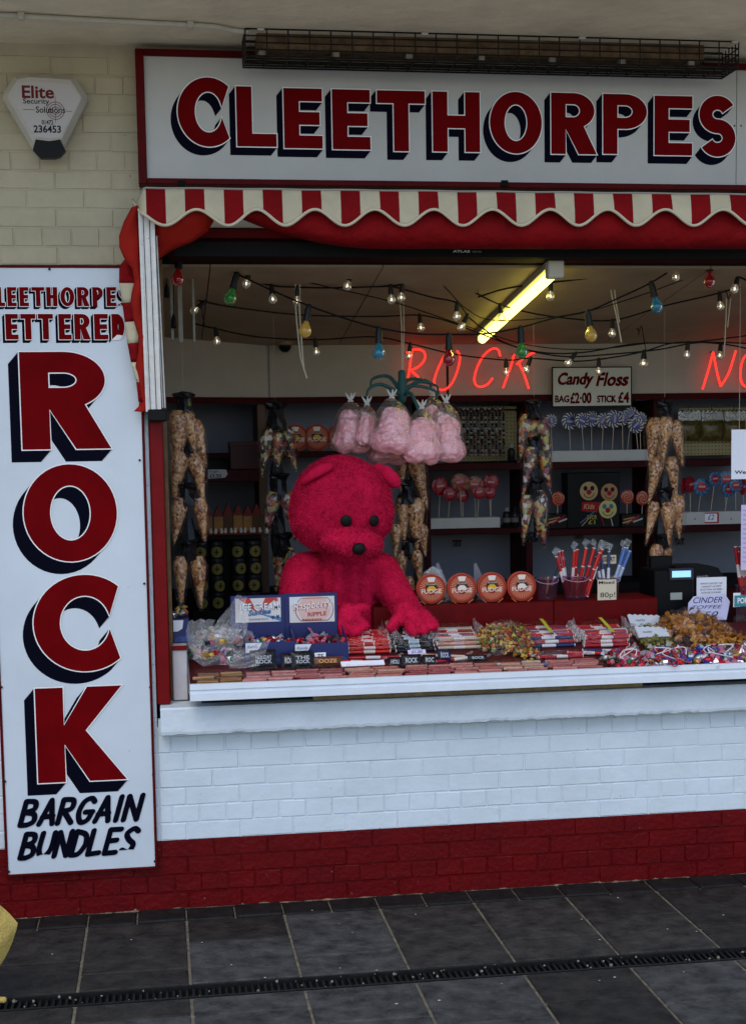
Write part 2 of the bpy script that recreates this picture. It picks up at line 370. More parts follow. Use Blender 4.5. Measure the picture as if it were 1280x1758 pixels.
def text(parent, body, x0, x1, z0, z1, y, mat, bold=0., shear=0., name='lettering', tilt=0., mw=None, keep=False):
    vs, fs = textmesh(body, bold, shear)
    if not vs: return
    ax0 = min(v.x for v in vs); ax1 = max(v.x for v in vs); az0 = min(v.y for v in vs); az1 = max(v.y for v in vs)
    sx = (x1-x0)/(ax1-ax0); sz = (z1-z0)/(az1-az0); m = MB()
    m.add([((v.x-ax0)*sx+x0, y, (v.y-az0)*sz+z0+tilt*((v.x-ax0)/(ax1-ax0))) for v in vs], fs)
    if mw: m.v = [tuple(mw @ Vector(v)) for v in m.v]
    return m.build(name, mat, parent)
def ptext(parent, body, xl, yt, xr, yb, y, mat, **k):
    x0, x1, z0, z1 = RC(xl, yt, xr, yb, y); return text(parent, body, x0, x1, z0, z1, y, mat, **k)
def pcard(name, xl, yt, xr, yb, y, mat, parent=None, th=.003):
    x0, x1, z0, z1 = RC(xl, yt, xr, yb, y); m = MB(); m.box(x0, x1, y, y+th, z0, z1); return m.build(name, mat, parent)
# ================================================================== GROUND
ground = MB(); ground.add([(-400, -400, -.03), (400, -400, -.03), (400, 400, -.03), (-400, 400, -.03)], [(0, 1, 2, 3)])
struct(ground.build('ground', M('pale bounce ground', (.46, .42, .34), .85, .2, 3)))  # unseen ground, made pale to bounce warm light up to the soffit
XL, XR = -2.7, 3.3                                             # ends of the stretch of building that is built
slab_mats = [M('slate paving %d' % i, c, .6, .75, 11, .9, 22, dist=.012, spec=.16, chip_glint=((.10, .095, .085), 75, .745)) for i, c in enumerate([(.025, .0218, .0188), (.031, .0275, .024), (.021, .0182, .0158), (.047, .0455, .0425)])]
sett_m = M('dark paving edge', (.012, .0115, .011), .6, .5, 14, .6, 40)
joint_m = M('sandy joint', (.15, .13, .092), .9, .5, 25, .5, 80)
jx = [PZ(x, 1600).x for x in (148.5, 322, 495, 670, 850, 1024, 1206)]
pit = (jx[-1]-jx[0])/6
ys_ = PZ(640, 1559).y; yd0 = PZ(640, 1668).y; yd1 = PZ(640, 1690).y
m = MB(); m.box(XL-.3, XR+.3, yd0, .02, -.04, -.006); m.box(XL-.3, XR+.3, -2.6, yd1, -.04, -.006); pave = struct(m.build('pavement', joint_m))
def slab(x0, x1, y0, y1, mats, h=.0, b=.004, name='paving_slab'):
    mm = MB(); mm.bbox(x0, x1, y0, y1, -.035, h, b); o = mm.build(name, mats, pave); return o
cross = {-1: [1655], 0: [1668], 1: [1613], 2: [1637], 3: [1592], 4: [1609], 5: [1570], 6: [1588], 7: [1575]}
g = .0055
for k in range(-5, 8):
    x0, x1 = jx[0]+k*pit, jx[0]+(k+1)*pit
    ys = [ys_-.012]
    if k in cross:
        xm = jx[0]+(k+.5)*pit
        cy_ = PZ(*( (148.5+(k+.5)*176, cross[k][0]) )).y
        if yd0+.06 < cy_ < ys_-.05: ys.append(cy_)
    ys.append(yd0+.004)
    for a, c in zip(ys, ys[1:]):
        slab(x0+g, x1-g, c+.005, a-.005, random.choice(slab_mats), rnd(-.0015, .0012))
    y = yd1-.004; ln = [rnd(.12, .42)]+[rnd(.4, .62) for _ in range(5)]
    for L in ln:
        if y-L < -2.58: break
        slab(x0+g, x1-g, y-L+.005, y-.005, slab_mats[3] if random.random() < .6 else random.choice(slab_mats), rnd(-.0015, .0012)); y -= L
k = 0; x = jx[0]-pit*5
while x < XR:
    L = pit/2
    slab(x+.003, x+L-.003, ys_-.004, -.001, sett_m, rnd(.001, .006), .006, 'edging_sett'); x += L
# scattered litter specks on the slabs
sm = MB()
for _ in range(46):
    x, y = rnd(-2.2, 2.4), rnd(-1.3, -.03); s_ = rnd(.0025, .006)
    sm.add([(x+s_*rnd(.6, 1.3)*math.cos(a), y+s_*rnd(.6, 1.3)*math.sin(a), .0035) for a in (0, 1.2, 2.5, 3.8, 5)], [(0, 1, 2, 3, 4)])
stuff(sm.build('litter_specks', M('pale litter', (.5, .47, .42), .8))); 
# slotted drain channel
dr = thing('drain_channel', 'black slotted drainage channel running across the slate paving', 'drain', (0, yd0, 0))
m = MB(); m.box(XL, XR, yd0-.012, yd0-.001, -.03, -.001); m.build('rail', M('cast drain rail', (.010, .010, .010), .5, .4, 30), dr)
m = MB(); m.box(XL, XR, yd1+.001, yd1+.012, -.03, -.001); m.build('rail', MATS['cast drain rail'], dr)
m = MB(); m.box(XL, XR, yd1+.012, yd0-.012, -.035, -.026); m.build('channel_floor', black_matt, dr)
m = MB(); x = XL
while x < XR:
    m.box(x, x+.009, yd1+.012, yd0-.012, -.026, -.010+rnd(-.002, .002)); x += .0235
stuff(m.build('grating_bars', M('cast drain bars', (.007, .007, .007), .6, .6, 25), dr))
m = MB()
for _ in range(90):
    x = rnd(-2, 2.4); y = rnd(yd1+.014, yd0-.014); m.lump((x, y, -.008+rnd(0, .006)), rnd(.002, .008))
stuff(m.build('trapped_litter', M('drain litter', (.20, .18, .14), .8, .4, 90), dr))
# ================================================================== BUILDING
bld = thing('kiosk_building', 'white and red painted brick seaside kiosk with a wide serving hatch', 'building', (0, .1, 0))
zred = P(770, 1416.7).z; CO = zred/4
zsill0 = P(770, 1240, -.06).z; zsill1 = P(770, 1195, -.06).z
zs = P(120, 76).z                                              # soffit height
xj = P(262, 960).x                                             # left edge of the hatch
zhead = P(760, 443).z
WT = .22
m = MB(); m.box(xj-.001, XR, .0028, WT, zred, zsill0+.02); lower = m.build('lower_wall', white_wall, bld)
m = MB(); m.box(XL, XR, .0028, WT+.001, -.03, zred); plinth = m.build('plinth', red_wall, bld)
zpt = math.ceil(P(100, 460, -.02).z/CO)*CO  # pier colour changes from white to cream at this height
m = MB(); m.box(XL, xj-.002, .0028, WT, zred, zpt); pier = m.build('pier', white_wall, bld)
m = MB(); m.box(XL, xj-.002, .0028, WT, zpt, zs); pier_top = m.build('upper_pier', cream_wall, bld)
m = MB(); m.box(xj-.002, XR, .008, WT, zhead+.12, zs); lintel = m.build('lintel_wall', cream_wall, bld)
# bricks
def brick_mesh(w, h, seed):
    random.seed(seed); mm = MB(); d = .018; b = .0028
    x0, x1, z0, z1 = -w/2, w/2, -h/2, h/2; j = lambda s=.0016: rnd(-s, s)
    ring0 = [(x0+j(), 0+.016, z0+j()), (x1+j(), .016, z0+j()), (x1+j(), .016, z1+j()), (x0+j(), .016, z1+j())]
    ring1 = [(x0+.001+j(), .0035, z0+.001+j()), (x1-.001+j(), .004, z0+.001+j()), (x1-.001+j(), .004, z1-.001+j()), (x0+.001+j(), .0035, z1-.001+j())]
    ring2 = [(x0+b+j(.002), j(.0005), z0+b+j(.002)), (x1-b+j(.002), j(.0005), z0+b+j(.002)), (x1-b+j(.002), j(.0005), z1-b+j(.002)), (x0+b+j(.002), j(.0005), z1-b+j(.002))]
    fs = [(8, 9, 10, 11)]
    for a in (0, 4):
        for i in range(4): fs.append((a+i, a+(i+1) % 4, a+4+(i+1) % 4, a+4+i))
    mm.add(ring0+ring1+ring2, fs); me = bpy.data.meshes.new('brick'); me.from_pydata(mm.v, [], mm.f)
    return me
BR = {}
def brick(parent, x, z, w, mat):
    key = (round(w, 3), random.randrange(5), mat.name)
    if key not in BR:
        st = random.getstate(); me = brick_mesh(w, CO-.0042, hash(key[:2]) % 999+len(BR)); random.setstate(st); me.materials.append(mat); BR[key] = me
    o = link('brick', BR[key], parent, Matrix.Translation((x+w/2, rnd(-.0008, .0008)-(.0030 if mat is red_wall else .0008), z+CO/2)) @ Euler((rnd(-.004, .004), rnd(-.004, .004), rnd(-.003, .003))).to_matrix().to_4x4())
    return o
bx0, bx1, bz0, bz1 = P(15.5, 1503, -.02).x, P(266.5, 1484, -.02).x, P(140, 1494, -.02).z, P(100, 460, -.02).z     # left board
def course(k, parent, xa, xb, mat, skip=None):
    z = k*CO; hdr = k % 4 == 1; L = .1125 if hdr else .225
    off = (.056 if hdr else (.0 if k % 2 else .1125)); n0 = math.floor((xa-off)/L)
    for i in range(n0, n0+400):
        a, c = off+i*L, off+(i+1)*L
        if a >= xb: break
        a, c = max(a, xa), min(c, xb)
        if c-a < .03: continue
        if skip and skip(a, c, z, z+CO): continue
        brick(parent, a+.002, z, round(c-a-.004, 3), mat)
vis = lambda x: x
xv0, xv1 = P(-25, 1400).x, P(1310, 1300).x
inb = lambda a, c, z0, z1: a > bx0+.01 and c < bx1-.01 and z0 > bz0+.01 and z1 < bz1-.01
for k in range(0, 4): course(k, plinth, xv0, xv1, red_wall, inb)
kt = int(zsill0/CO)+1
for k in range(4, kt): course(k, lower, xj, xv1, white_wall)
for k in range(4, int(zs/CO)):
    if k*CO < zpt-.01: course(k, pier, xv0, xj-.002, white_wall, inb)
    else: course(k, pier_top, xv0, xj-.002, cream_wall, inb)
# crumbling mortar fillet along the foot of the wall
m = MB(); v = []; n = 260
for i in range(n+1):
    x = XL+(XR-XL)*i/n; k = max(.003, rnd(-.006, .014)); v += [(x, .004, k), (x, -k*.9-.001, .0015)]
m.add(v, [(2*i, 2*i+1, 2*i+3, 2*i+2) for i in range(n)]); m.build('mortar_fillet', M('crumbled mortar', (.17, .125, .085), .9, .5, 60, .6, 150), plinth)
# sill
m = MB(); n = 90; sx0, sx1 = P(276, 1240, -.07).x, XR
for i in range(n):
    a, b = sx0+(sx1-sx0)*i/n, sx0+(sx1-sx0)*(i+1)/n
tops, bots = [], []
N = 240; rough = [rnd(-.004, .003) for _ in range(N+1)]
v = []; f = []
for i in range(N+1):
    x = sx0+(sx1-sx0)*i/N; zb = zsill0+rough[i]; 
    v += [(x, .02, zb), (x, -.068+rnd(-.0012, .0012), zb), (x, -.071, zb+.012), (x, -.071+rnd(-.0006, .0006), zsill1-.008), (x, -.066, zsill1), (x, .23, zsill1+.012)]
for i in range(N):
    for j in range(5): a = i*6+j; f.append((a, a+6, a+7, a+1))
f.append((0, 1, 2, 3, 4, 5)); m.add(v, f); m.build('window_sill', M('white sill paint', (.58, .64, .70), .45, .07, 6, .3, 45), bld, smooth=False)
# red window frame: jamb, head
m = MB(); m.bbox(xj+.002, P(286, 960).x, -.012, .07, zsill1+.006, zhead+.1, .004); jamb = m.build('window_jamb', red_paint, bld)
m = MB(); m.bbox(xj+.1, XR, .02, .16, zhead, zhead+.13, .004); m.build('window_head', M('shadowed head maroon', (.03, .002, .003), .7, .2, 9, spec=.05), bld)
m = MB(); m.bbox(xj+.1, XR, -.012, .018, P(760, 412, 0).z, P(760, 396, 0).z, .003); m.build('head_moulding', dark_red, bld)
m = MB(); m.box(xj+.06, xj+.075, .075, .14, zsill1, zhead); m.build('inner_lining', M('varnished lining', (.16, .09, .04), .5, .3, 20), bld)
# soffit slab over the pavement
m = MB(); m.box(XL-1, XR+1, -.95, WT, zs, zs+.35); m.build('soffit', soffit_m, bld)
# interior shell
YB, YS = 1.8, 2.16                                             # bulkhead / shelf fronts, shelf back
zcb = P(660, 592, YB).z; csl = .1356
zc = lambda y: zcb+(YB-y)*csl
xi0 = xj-.12
m = MB(); m.box(xi0-.1, xi0, WT, 2.3, 0, 3.1); m.build('side_wall', bulk_m, bld)
m = MB(); m.box(XR, XR+.1, WT, 2.3, 0, 3.1); m.build('side_wall', bulk_m, bld)
m = MB(); m.box(xi0, XR, YS+.02, YS+.1, 0, 3.1); m.build('back_wall', grey_panel, bld)
m = MB(); m.box(xi0, XR, WT, 2.3, -.02, .004); m.build('shop_floor', M('shop floor', (.08, .07, .06), .7), bld)
# ceiling boards
seam_y = [WT, .62, 1.02, 1.42, YB]; xs_c = [xi0, -.62, .12, .86, 1.6, 2.4, XR]
for a, b in zip(seam_y, seam_y[1:]):
    for xa, xb in zip(xs_c, xs_c[1:]):
        m = MB(); e = .0025
        m.add([(xa+e, a+e, zc(a)), (xb-e, a+e, zc(a)), (xb-e, b-e, zc(b)), (xa+e, b-e, zc(b)), (xa+e, a+e, zc(a)+.012), (xb-e, a+e, zc(a)+.012), (xb-e, b-e, zc(b)+.012), (xa+e, b-e, zc(b)+.012)],
              [(0, 3, 2, 1), (4, 5, 6, 7), (0, 1, 5, 4), (1, 2, 6, 5), (2, 3, 7, 6), (3, 0, 4, 7)]); m.build('ceiling_board', ceil_m, bld)
m = MB(); m.add([(xi0, WT-.02, zc(WT)+.014), (XR, WT-.02, zc(WT)+.014), (XR, 2.3, zc(2.3)+.014), (xi0, 2.3, zc(2.3)+.014), (xi0, WT-.02, zc(WT)+.1), (XR, WT-.02, zc(WT)+.1), (XR, 2.3, zc(2.3)+.1), (xi0, 2.3, zc(2.3)+.1)],
              [(0, 3, 2, 1), (4, 5, 6, 7), (0, 1, 5, 4), (1, 2, 6, 5), (2, 3, 7, 6), (3, 0, 4, 7)]); m.build('ceiling_deck', black_matt, bld)
# bulkhead with an angled left end
zb0 = P(760, 683, YB).z
xk = P(457, 640, YB).x; yk = 1.5
def wallstrip(pts, z0, z1, th, name, mat, par):
    mm = MB()
    for (xa, ya), (xb, yb) in zip(pts, pts[1:]):
        mm.add([(xa, ya, z0), (xb, yb, z0), (xb, yb, z1), (xa, ya, z1), (xa, ya+th, z0), (xb, yb+th, z0), (xb, yb+th, z1), (xa, ya+th, z1)], [(0, 1, 2, 3), (4, 7, 6, 5), (0, 4, 5, 1), (3, 2, 6, 7), (0, 3, 7, 4), (1, 5, 6, 2)])
    return mm.build(name, mat, par)
wallstrip([(xi0, yk), (xk, YB), (P(438, 0, YB).x+1.0, YB)], zb0, zc(1.3), .02, 'bulkhead', bulk_m, bld)
wallstrip([(xk+1.0, YB+.001), (XR, YB+.001)], zb0, zc(1.3), .02, 'bulkhead', bulk_m, bld)
wallstrip([(xi0, yk-.012), (xk, YB-.012), (XR, YB-.012)], zb0-.022, zb0+.012, .02, 'bulkhead_trim', M('bulkhead trim maroon', (.035, .002, .003), .6, .2, 9, spec=.06), bld)
m = MB(); m.box(P(461, 640, YB).x, P(462.5, 640, YB).x, YB-.003, YB, zb0+.012, zc(YB)); m.build('seam_strip', M('seam shadow gap', (.10, .095, .085), .8), bld)
# under-counter filler so that the dark gap behind the sill closes
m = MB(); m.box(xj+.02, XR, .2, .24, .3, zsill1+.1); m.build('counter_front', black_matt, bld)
# ================================================================== LEFT BOARD
lb = thing('sign_board', 'tall white board lettered ROCK and BARGAIN BUNDLES in red and navy', 'sign', ((bx0+bx1)/2, -.01, bz0))
BY = -.022
m = MB(); m.box(bx0, bx1, BY, -.004, bz0, bz1); m.build('panel', sign_white, lb)
e = .011
for r in ((bx0-e, bx0, bz0-e, bz1+e), (bx1, bx1+e, bz0-e, bz1+e), (bx0, bx1, bz1, bz1+e), (bx0, bx1, bz0-e, bz0)):
    m = MB(); m.bbox(r[0], r[1], BY-.006, -.004, r[2], r[3], .002); m.build('edge_strip', dark_red, lb)
for c, r, t in (('R', (36, 604, 189, 771), .112), ('O', (41, 797, 201, 964), .105), ('C', (58, 987, 205, 1153), .105), ('K', (63, 1179, 216, 1341), .112)):
    block_letter(lb, c, RC(*r, BY), BY, t, .0045, (-.042, -.048))
def letters(par, word, xs, yt, yb, y, t, line, shade):
    for c, (a, b) in zip(word, xs): block_letter(par, c, RC(a, yt, b, yb, y), y, t, line, shade)
letters(lb, 'LEETHORPES', [(-5, 9), (13, 29), (34, 50), (55, 77), (80, 99), (104, 128), (133, 154), (159, 177), (183, 200), (205, 222)], 493, 526, BY, .018, .0022, (-.010, -.010))
letters(lb, 'LETTERED', [(-20, 0), (10, 32), (36, 62), (66, 92), (101, 123), (128, 156), (162, 186), (192, 214)], 539, 583, BY, .024, .0025, (-.011, -.012))
x0, x1, z0, z1 = RC(34, 1371, 246, 1411, BY); brush_word(lb, 'BARGAIN', x0, x1, z0, z1, BY, .0225, .3)
x0, x1, z0, z1 = RC(34, 1427, 240, 1467, BY); brush_word(lb, 'BUNDLES', x0, x1, z0, z1, BY, .0225, .3)
m_screw = M('screw head', (.03, .025, .022), .5, metal=.6)
for px, py in ((85, 462), (240, 790), (248, 1002), (258, 1180), (263, 1330), (266, 1479), (3, 1180), (9, 1342), (15.5, 1497)):
    q = P(px, py, BY-.006); m = MB(); m.lathe([(.005, .004), (.005, .001), (.003, -.001)], q, 8, 'y'); m.build('screw', m_screw, lb)
# ================================================================== TOP SIGN
TY = -.06
tx0, tx1, tz0, tz1 = P(235, 200, TY).x, XR, P(700, 322, TY).z, P(700, 96, TY).z
ts = thing('fascia_sign', 'long white fascia sign lettered CLEETHORPES in red with black block shading', 'sign', (0, -.02, tz0))
xs1 = P(1262.5, 230, TY).x
for a, b in ((tx0+.02, xs1), (xs1+.003, tx1)):
    m = MB(); m.box(a, b, TY, -.004, tz0+.01, tz1-.01); m.build('panel', M('fascia white panel', (.43, .42, .395), .35, .09, 2.0, spec=.2), ts)
for r in ((tx0, tx0+.034, tz0, tz1), (tx0+.034, tx1, tz1-.026, tz1), (tx0+.034, tx1, tz0, tz0+.024)):
    m = MB(); m.bbox(r[0], r[1], TY-.016, -.004, r[2], r[3], .003); m.build('edge_strip', dark_red, ts)
for c, r in zip('CLEETHORPES', ((305, 133, 393, 252), (406, 149, 474, 252), (487, 152, 553, 255), (570, 154, 635, 257), (647, 156, 729, 260), (742, 158, 823, 261), (840, 158, 929, 264), (945, 160, 1023, 265), (1034, 162, 1109, 265), (1122, 165, 1187, 267), (1198, 166, 1262, 268))):
    block_letter(ts, c, RC(*r, TY), TY, .062 if c != 'C' else .068, .004, (-.026, -.032))
for px, py in ((1262, 216), (1268, 216), (1254, 320), (1266, 320), (886, 319)):
    q = P(px-(2 if px < 1263 else -3), py, TY); m = MB(); m.lathe([(.004, .003), (.004, 0), (.002, -.002)], q, 8, 'y'); m.build('screw', m_screw, ts)
for px in (312, 865):
    x0, x1, z0, z1 = RC(px-6, 310, px+6, 321, TY-.016); m = MB(); m.bbox(x0, x1, TY-.026, TY-.017, z0, z1, .002); m.build('bracket', black_matt, ts)
# ================================================================== ALARM BOX
AY = -.09
ab = thing('alarm_box', 'off white security alarm box with black strobe on the cream brick', 'alarm box', tuple(P(80, 270, -.01)))
out = [(10, 165), (27, 138), (50, 134), (130, 139), (153, 174), (150, 182), (110, 262), (96, 270), (70, 270), (58, 262), (8, 176)]
A3 = lambda pts, y: [(P(a, b, y).x, P(a, b, y).z) for a, b in pts]
cen = Vector((81, 195)); sc_ = lambda k: [tuple(cen+(Vector(p)-cen)*k) for p in out]
m = MB(); a = A3(sc_(1.0), 0); b = A3(sc_(1.0), 0); c = A3(sc_(.86), 0); k = len(a)
v = [(p[0], -.002, p[1]) for p in a]+[(p[0], AY+.03, p[1]) for p in b]+[(p[0], AY, p[1]) for p in c]
f = [(i, (i+1) % k, k+(i+1) % k, k+i) for i in range(k)]+[(k+i, k+(i+1) % k, 2*k+(i+1) % k, 2*k+i) for i in range(k)]+[tuple(range(2*k, 3*k))]
f = [q[::-1] for q in f]; m.add(v, f); m.build('cover', M('aged alarm plastic', (.42, .385, .33), .45, .08, 9), ab)
# proud face plate and strobe
inner = [(19, 165), (29, 143), (55, 140), (122, 145), (139, 166), (137, 175), (104, 236), (86, 238), (60, 235), (21, 172)]
m = MB(); m.poly(A3(inner, AY), AY-.002, .002); m.build('face_plate', M('alarm face plate', (.44, .405, .385), .4), ab)
so = [(62, 240), (86, 243), (104, 240), (113, 259), (104, 269), (95, 272), (70, 272), (57, 258)]
m = MB(); m.poly(A3(so, AY), AY-.008, .035); m.build('strobe_lens', black, ab)
tr_ = M('alarm red print', (.12, .01, .01), .5)
TYA = AY-.003
for body, r, mt, bo in (('Elite', (38, 147, 93, 169), tr_, .025), ('Security', (40, 169, 85, 181), ink, .012), ('Solutions', (62, 183, 112, 194), ink, .012), ('01472', (72, 206, 92, 214), ink, .02), ('236453', (58, 215, 105, 228), ink, .025)):
    ptext(ab, body, *r, TYA, mt, bold=bo)
c0 = P(95.5, 190, TYA)
for rr in (.0335, .024, .014):
    pts = [(c0.x+rr*math.cos(a*PI/14), TYA-.0003, c0.z+rr*math.sin(a*PI/14)) for a in range(28)]
    m = MB(); m.tube(pts, .0011, 4, closed=True); m.build('target_ring', tr_, ab)
for a, b in (((95, 166), (95.5, 187)), ((95.5, 193), (96, 211)), ((40, 187.5), (60, 188.5)), ((113, 190.5), (124, 191.5))):
    m = MB(); m.tube([P(*a, TYA), P(*b, TYA)], .0009, 4); m.build('target_line', tr_, ab)
# ================================================================== CONDUIT
q = [PZ(px, py, zs-.012) for px, py in ((-30, 24), (60, 29), (150, 34), (230, 38), (330, 43), (370, 46), (400, 52), (428, 55))]
cn = thing('conduit', 'cream painted cable conduit clipped along the soffit', 'conduit', tuple(q[0]))
m = MB(); m.tube(spline(q, 4), .010, 8); m.build('pipe', M('cream painted pipe', (.52, .49, .40), .6, .1, 20), cn, smooth=True)
for px, py in ((37, 27.5), (327, 42.8)):
    c = PZ(px, py, zs-.012); m = MB(); m.bbox(c.x-.012, c.x+.012, c.y-.02, c.y+.02, zs-.026, zs-.0005, .003); m.build('clip', MATS['cream painted pipe'], cn)
# ================================================================== HEATER / STRIP LIGHT IN A CAGE
hx0, hx1 = P(420, 80, -.25).x, P(1252, 120, -.25).x+.02; hy0, hy1, hz0, hz1 = -.29, -.12, P(420, 116, -.12).z, zs-.004
ht = thing('caged_fitting', 'long rusty strip fitting behind a black wire mesh guard', 'light fitting', (hx0, -.2, hz0))
m = MB(); m.box(hx0+.05, hx1-.12, -.225, -.135, zs-.06, zs-.002); m.build('batten', M('rusty batten', (.14, .09, .05), .7, .5, 18, .4, 60), ht)
for k in range(7):
    x = hx0+.07+(hx1-hx0-.24)*k/6; m = MB(); m.bbox(x-.015, x+.015, -.215, -.15, zs-.10, zs-.06, .004); m.build('tube_clip', M('tarnished clip', (.25, .23, .2), .4, .4, 50, metal=.6), ht)
m = MB(); m.tube([(hx0+.05, -.18, zs-.085), (hx1-.13, -.18, zs-.085)], .013, 10); m.build('tube', M('dirty tube glass', (.38, .33, .24), .3, .25, 10), ht, smooth=True)
m = MB(); R_ = .0030; nxs = 24
for k in range(nxs+1):
    x = hx0+(hx1-hx0)*k/nxs
    m.tube([(x, hy0, hz1), (x, hy0, hz0), (x, hy1, hz0), (x, hy1, hz1)], R_, 5)
for z in [hz0+(hz1-hz0)*t for t in (0, .25, .5, .75, 1)]: m.tube([(hx0, hy0, z), (hx1, hy0, z)], R_*(1.5 if z == hz0 else 1), 5); m.tube([(hx0, hy1, z), (hx1, hy1, z)], R_*1.2, 5)
for t in (.2, .4, .6, .8): y = hy0+(hy1-hy0)*t; m.tube([(hx0, y, hz0), (hx1, y, hz0)], R_*1.4, 5)
for x in (hx0, hx1):
    for t in (.2, .4, .6, .8): y = hy0+(hy1-hy0)*t; m.tube([(x, y, hz0), (x, y, hz1)], R_, 5)
    for t in (.25, .5, .75): z = hz0+(hz1-hz0)*t; m.tube([(x, hy0, z), (x, hy1, z)], R_, 5)
m.build('wire_guard', wire_m, ht)
for px in (447, 728, 998, 1260):
    c = P(px, 30+(px-447)*.027, hy0); m = MB(); m.bbox(c.x-.014, c.x+.014, hy0-.012, hy0+.012, zs-.012, zs-.0005, .003); m.build('guard_clip', M('cream clip', (.5, .47, .40), .6), ht)
# ================================================================== AWNING
aw = thing('awning', 'folded red and cream striped awning with a scalloped valance', 'awning', (0, 0, P(700, 327, -.2).z))
awr = M('red awning canvas', (.18, .0015, .003), .8, .2, 5, .6, 16, dist=.03); awc = M('cream awning canvas', (.46, .405, .28), .7, .14, 5, .2, 250)
awl = M('red awning lining', (.27, .010, .005), .8, .15, 5, .2, 40)
awp = M('cream awning trim', (.52, .46, .33), .6)
VY = -.23
troughs = [170, 282, 391, 488, 590, 692, 792, 892, 990, 1088, 1187, 1286, 1384]
def scal(px):
    for a, b in zip(troughs, troughs[1:]):
        if a <= px <= b: t = (px-a)/(b-a); return 376.5+13.5*math.cos(2*PI*t)
    return 390
step = 3.33; pxs = [228+step*i for i in range(int((1370-228)/step))]
zt = P(700, 327.5, VY).z
def vpt(px, py):                                              # valance point: round the left corner it turns back to the wall
    if px < 250:
        t = (250-px)/22; y = VY+.17*t*t
    else: y = VY+.004*math.sin(px*.05)
    return y
m = MB(); tm = MB(); col_prev = None; rowsN = 6; grid = []
for px in pxs:
    zb_ = P(px, scal(px) if px > 240 else scal(px)-(240-px)*1.4, vpt(px, 0)).z; top = zt-(.0 if px > 250 else .085*((250-px)/22)**1.3)
    colv = []
    for r in range(rowsN+1):
        t = r/rowsN; z = top+(zb_-top)*t; y = vpt(px, 0)-.018*math.sin(t*PI*.5)+.006*math.sin(px*.063+1)*t
        x = P(px, 355, vpt(px, 0)).x; colv.append((x, y, z))
    grid.append(colv)
for i in range(len(grid)-1):
    red = int(math.floor((pxs[i]+1.6-250)/33.3)) % 2 == 0
    mi = 0 if red else 1
    for r in range(rowsN):
        m.add([grid[i][r], grid[i][r+1], grid[i+1][r+1], grid[i+1][r]], [(0, 1, 2, 3)], mi)
o = m.build('valance', [awr, awc], aw, smooth=True); bm = bmesh.new(); bm.from_mesh(o.data); bmesh.ops.remove_doubles(bm, verts=bm.verts, dist=1e-5); bm.to_mesh(o.data); bm.free()
md = o.modifiers.new('cloth', 'SOLIDIFY'); md.thickness = .002; md.offset = 1
tm.tube([(c[-1][0], c[-1][1]-.003, c[-1][2]+.004) for c in grid], .0065, 5); tm.build('valance_trim', awp, aw, smooth=True)
m = MB(); m.tube([(c[0][0], c[0][1]-.002, c[0][2]) for c in grid], .004, 5); m.build('top_piping', M('dull piping', (.30, .28, .24), .6), aw)
# folded canvas belly under the valance
m = MB(); G2 = []
for i in range(60):
    px = 405+(1345-405)*i/59; t = min(1, (px-405)/260); low = 372+ (428-372)*(1-(1-t)**2.1)
    cv = []
    for r in range(9):
        a = r/8; y = VY+.035+.11*a-.075*math.sin(a*PI*.9); z = P(px, 345+(low-345)*math.sin(a*PI/2), y).z
        cv.append((P(px, 400, y).x, y+.004*math.sin(px*.02+r), z))
    G2.append(cv)
for i in range(59):
    for r in range(8): m.add([G2[i][r], G2[i][r+1], G2[i+1][r+1], G2[i+1][r]], [(0, 1, 2, 3)])
o = m.build('folded_canvas', awr, aw, smooth=True); bm = bmesh.new(); bm.from_mesh(o.data); bmesh.ops.remove_doubles(bm, verts=bm.verts, dist=1e-5); bm.to_mesh(o.data); bm.free(); o.modifiers.new('cloth', 'SOLIDIFY').thickness = .002
# corner gusset of lining
def patch(name, mat, rows, ys, bow=.0, par=aw):
    mm = MB(); Gd = []
    for (pl, pr), y in zip(rows, ys):
        cv = []
        for i in range(7):
            t = i/6; px = pl[0]+(pr[0]-pl[0])*t; py = pl[1]+(pr[1]-pl[1])*t; yy = y+bow*math.sin(t*PI)+.006*math.sin(py*.09+t*5); cv.append(P(px, py, yy))
        Gd.append(cv)
    # refine between rows
    R2 = []
    for i in range(len(Gd)-1):
        for k in range(4):
            R2.append([spline([Gd[max(i-1, 0)][j], Gd[i][j], Gd[i+1][j], Gd[min(i+2, len(Gd)-1)][j]], 4)[4+k] if False else Gd[i][j].lerp(Gd[i+1][j], k/4) for j in range(7)])
    R2.append(Gd[-1])
    vs = [p for r in R2 for p in r]; fs = [(i*7+j, (i+1)*7+j, (i+1)*7+j+1, i*7+j+1) for i in range(len(R2)-1) for j in range(6)]
    mm.add(vs, fs); o = mm.build(name, mat, par, smooth=True); o.modifiers.new('cloth', 'SOLIDIFY').thickness = .002; return o
patch('corner_gusset', awl, [((262, 352), (375, 352)), ((262, 375), (366, 382)), ((263, 395), (356, 398)), ((264, 415), (330, 416)), ((266, 432), (295, 430)), ((268, 448), (272, 446))], [-.205, -.19, -.17, -.14, -.10, -.07], -.025)
lin = [((226, 356), (237, 352)), ((213, 380), (239, 380)), ((204.5, 405), (240, 405)), ((205, 425), (241, 425)), ((214, 445), (243, 445)), ((227, 462), (244, 462)), ((231, 482), (245, 482)), ((226, 503), (246, 503)), ((224, 520), (247, 520)), ((229, 548), (248, 548)), ((238, 577), (250, 577)), ((237, 605), (251, 605)), ((232, 632), (252, 632)), ((235, 655), (253, 655)), ((241, 680), (254, 680)), ((238, 698), (255, 698)), ((230, 706), (255, 708))]
patch('side_valance_lining', awl, lin, [-.20-.0*i+.009*i for i in range(len(lin))], -.02)
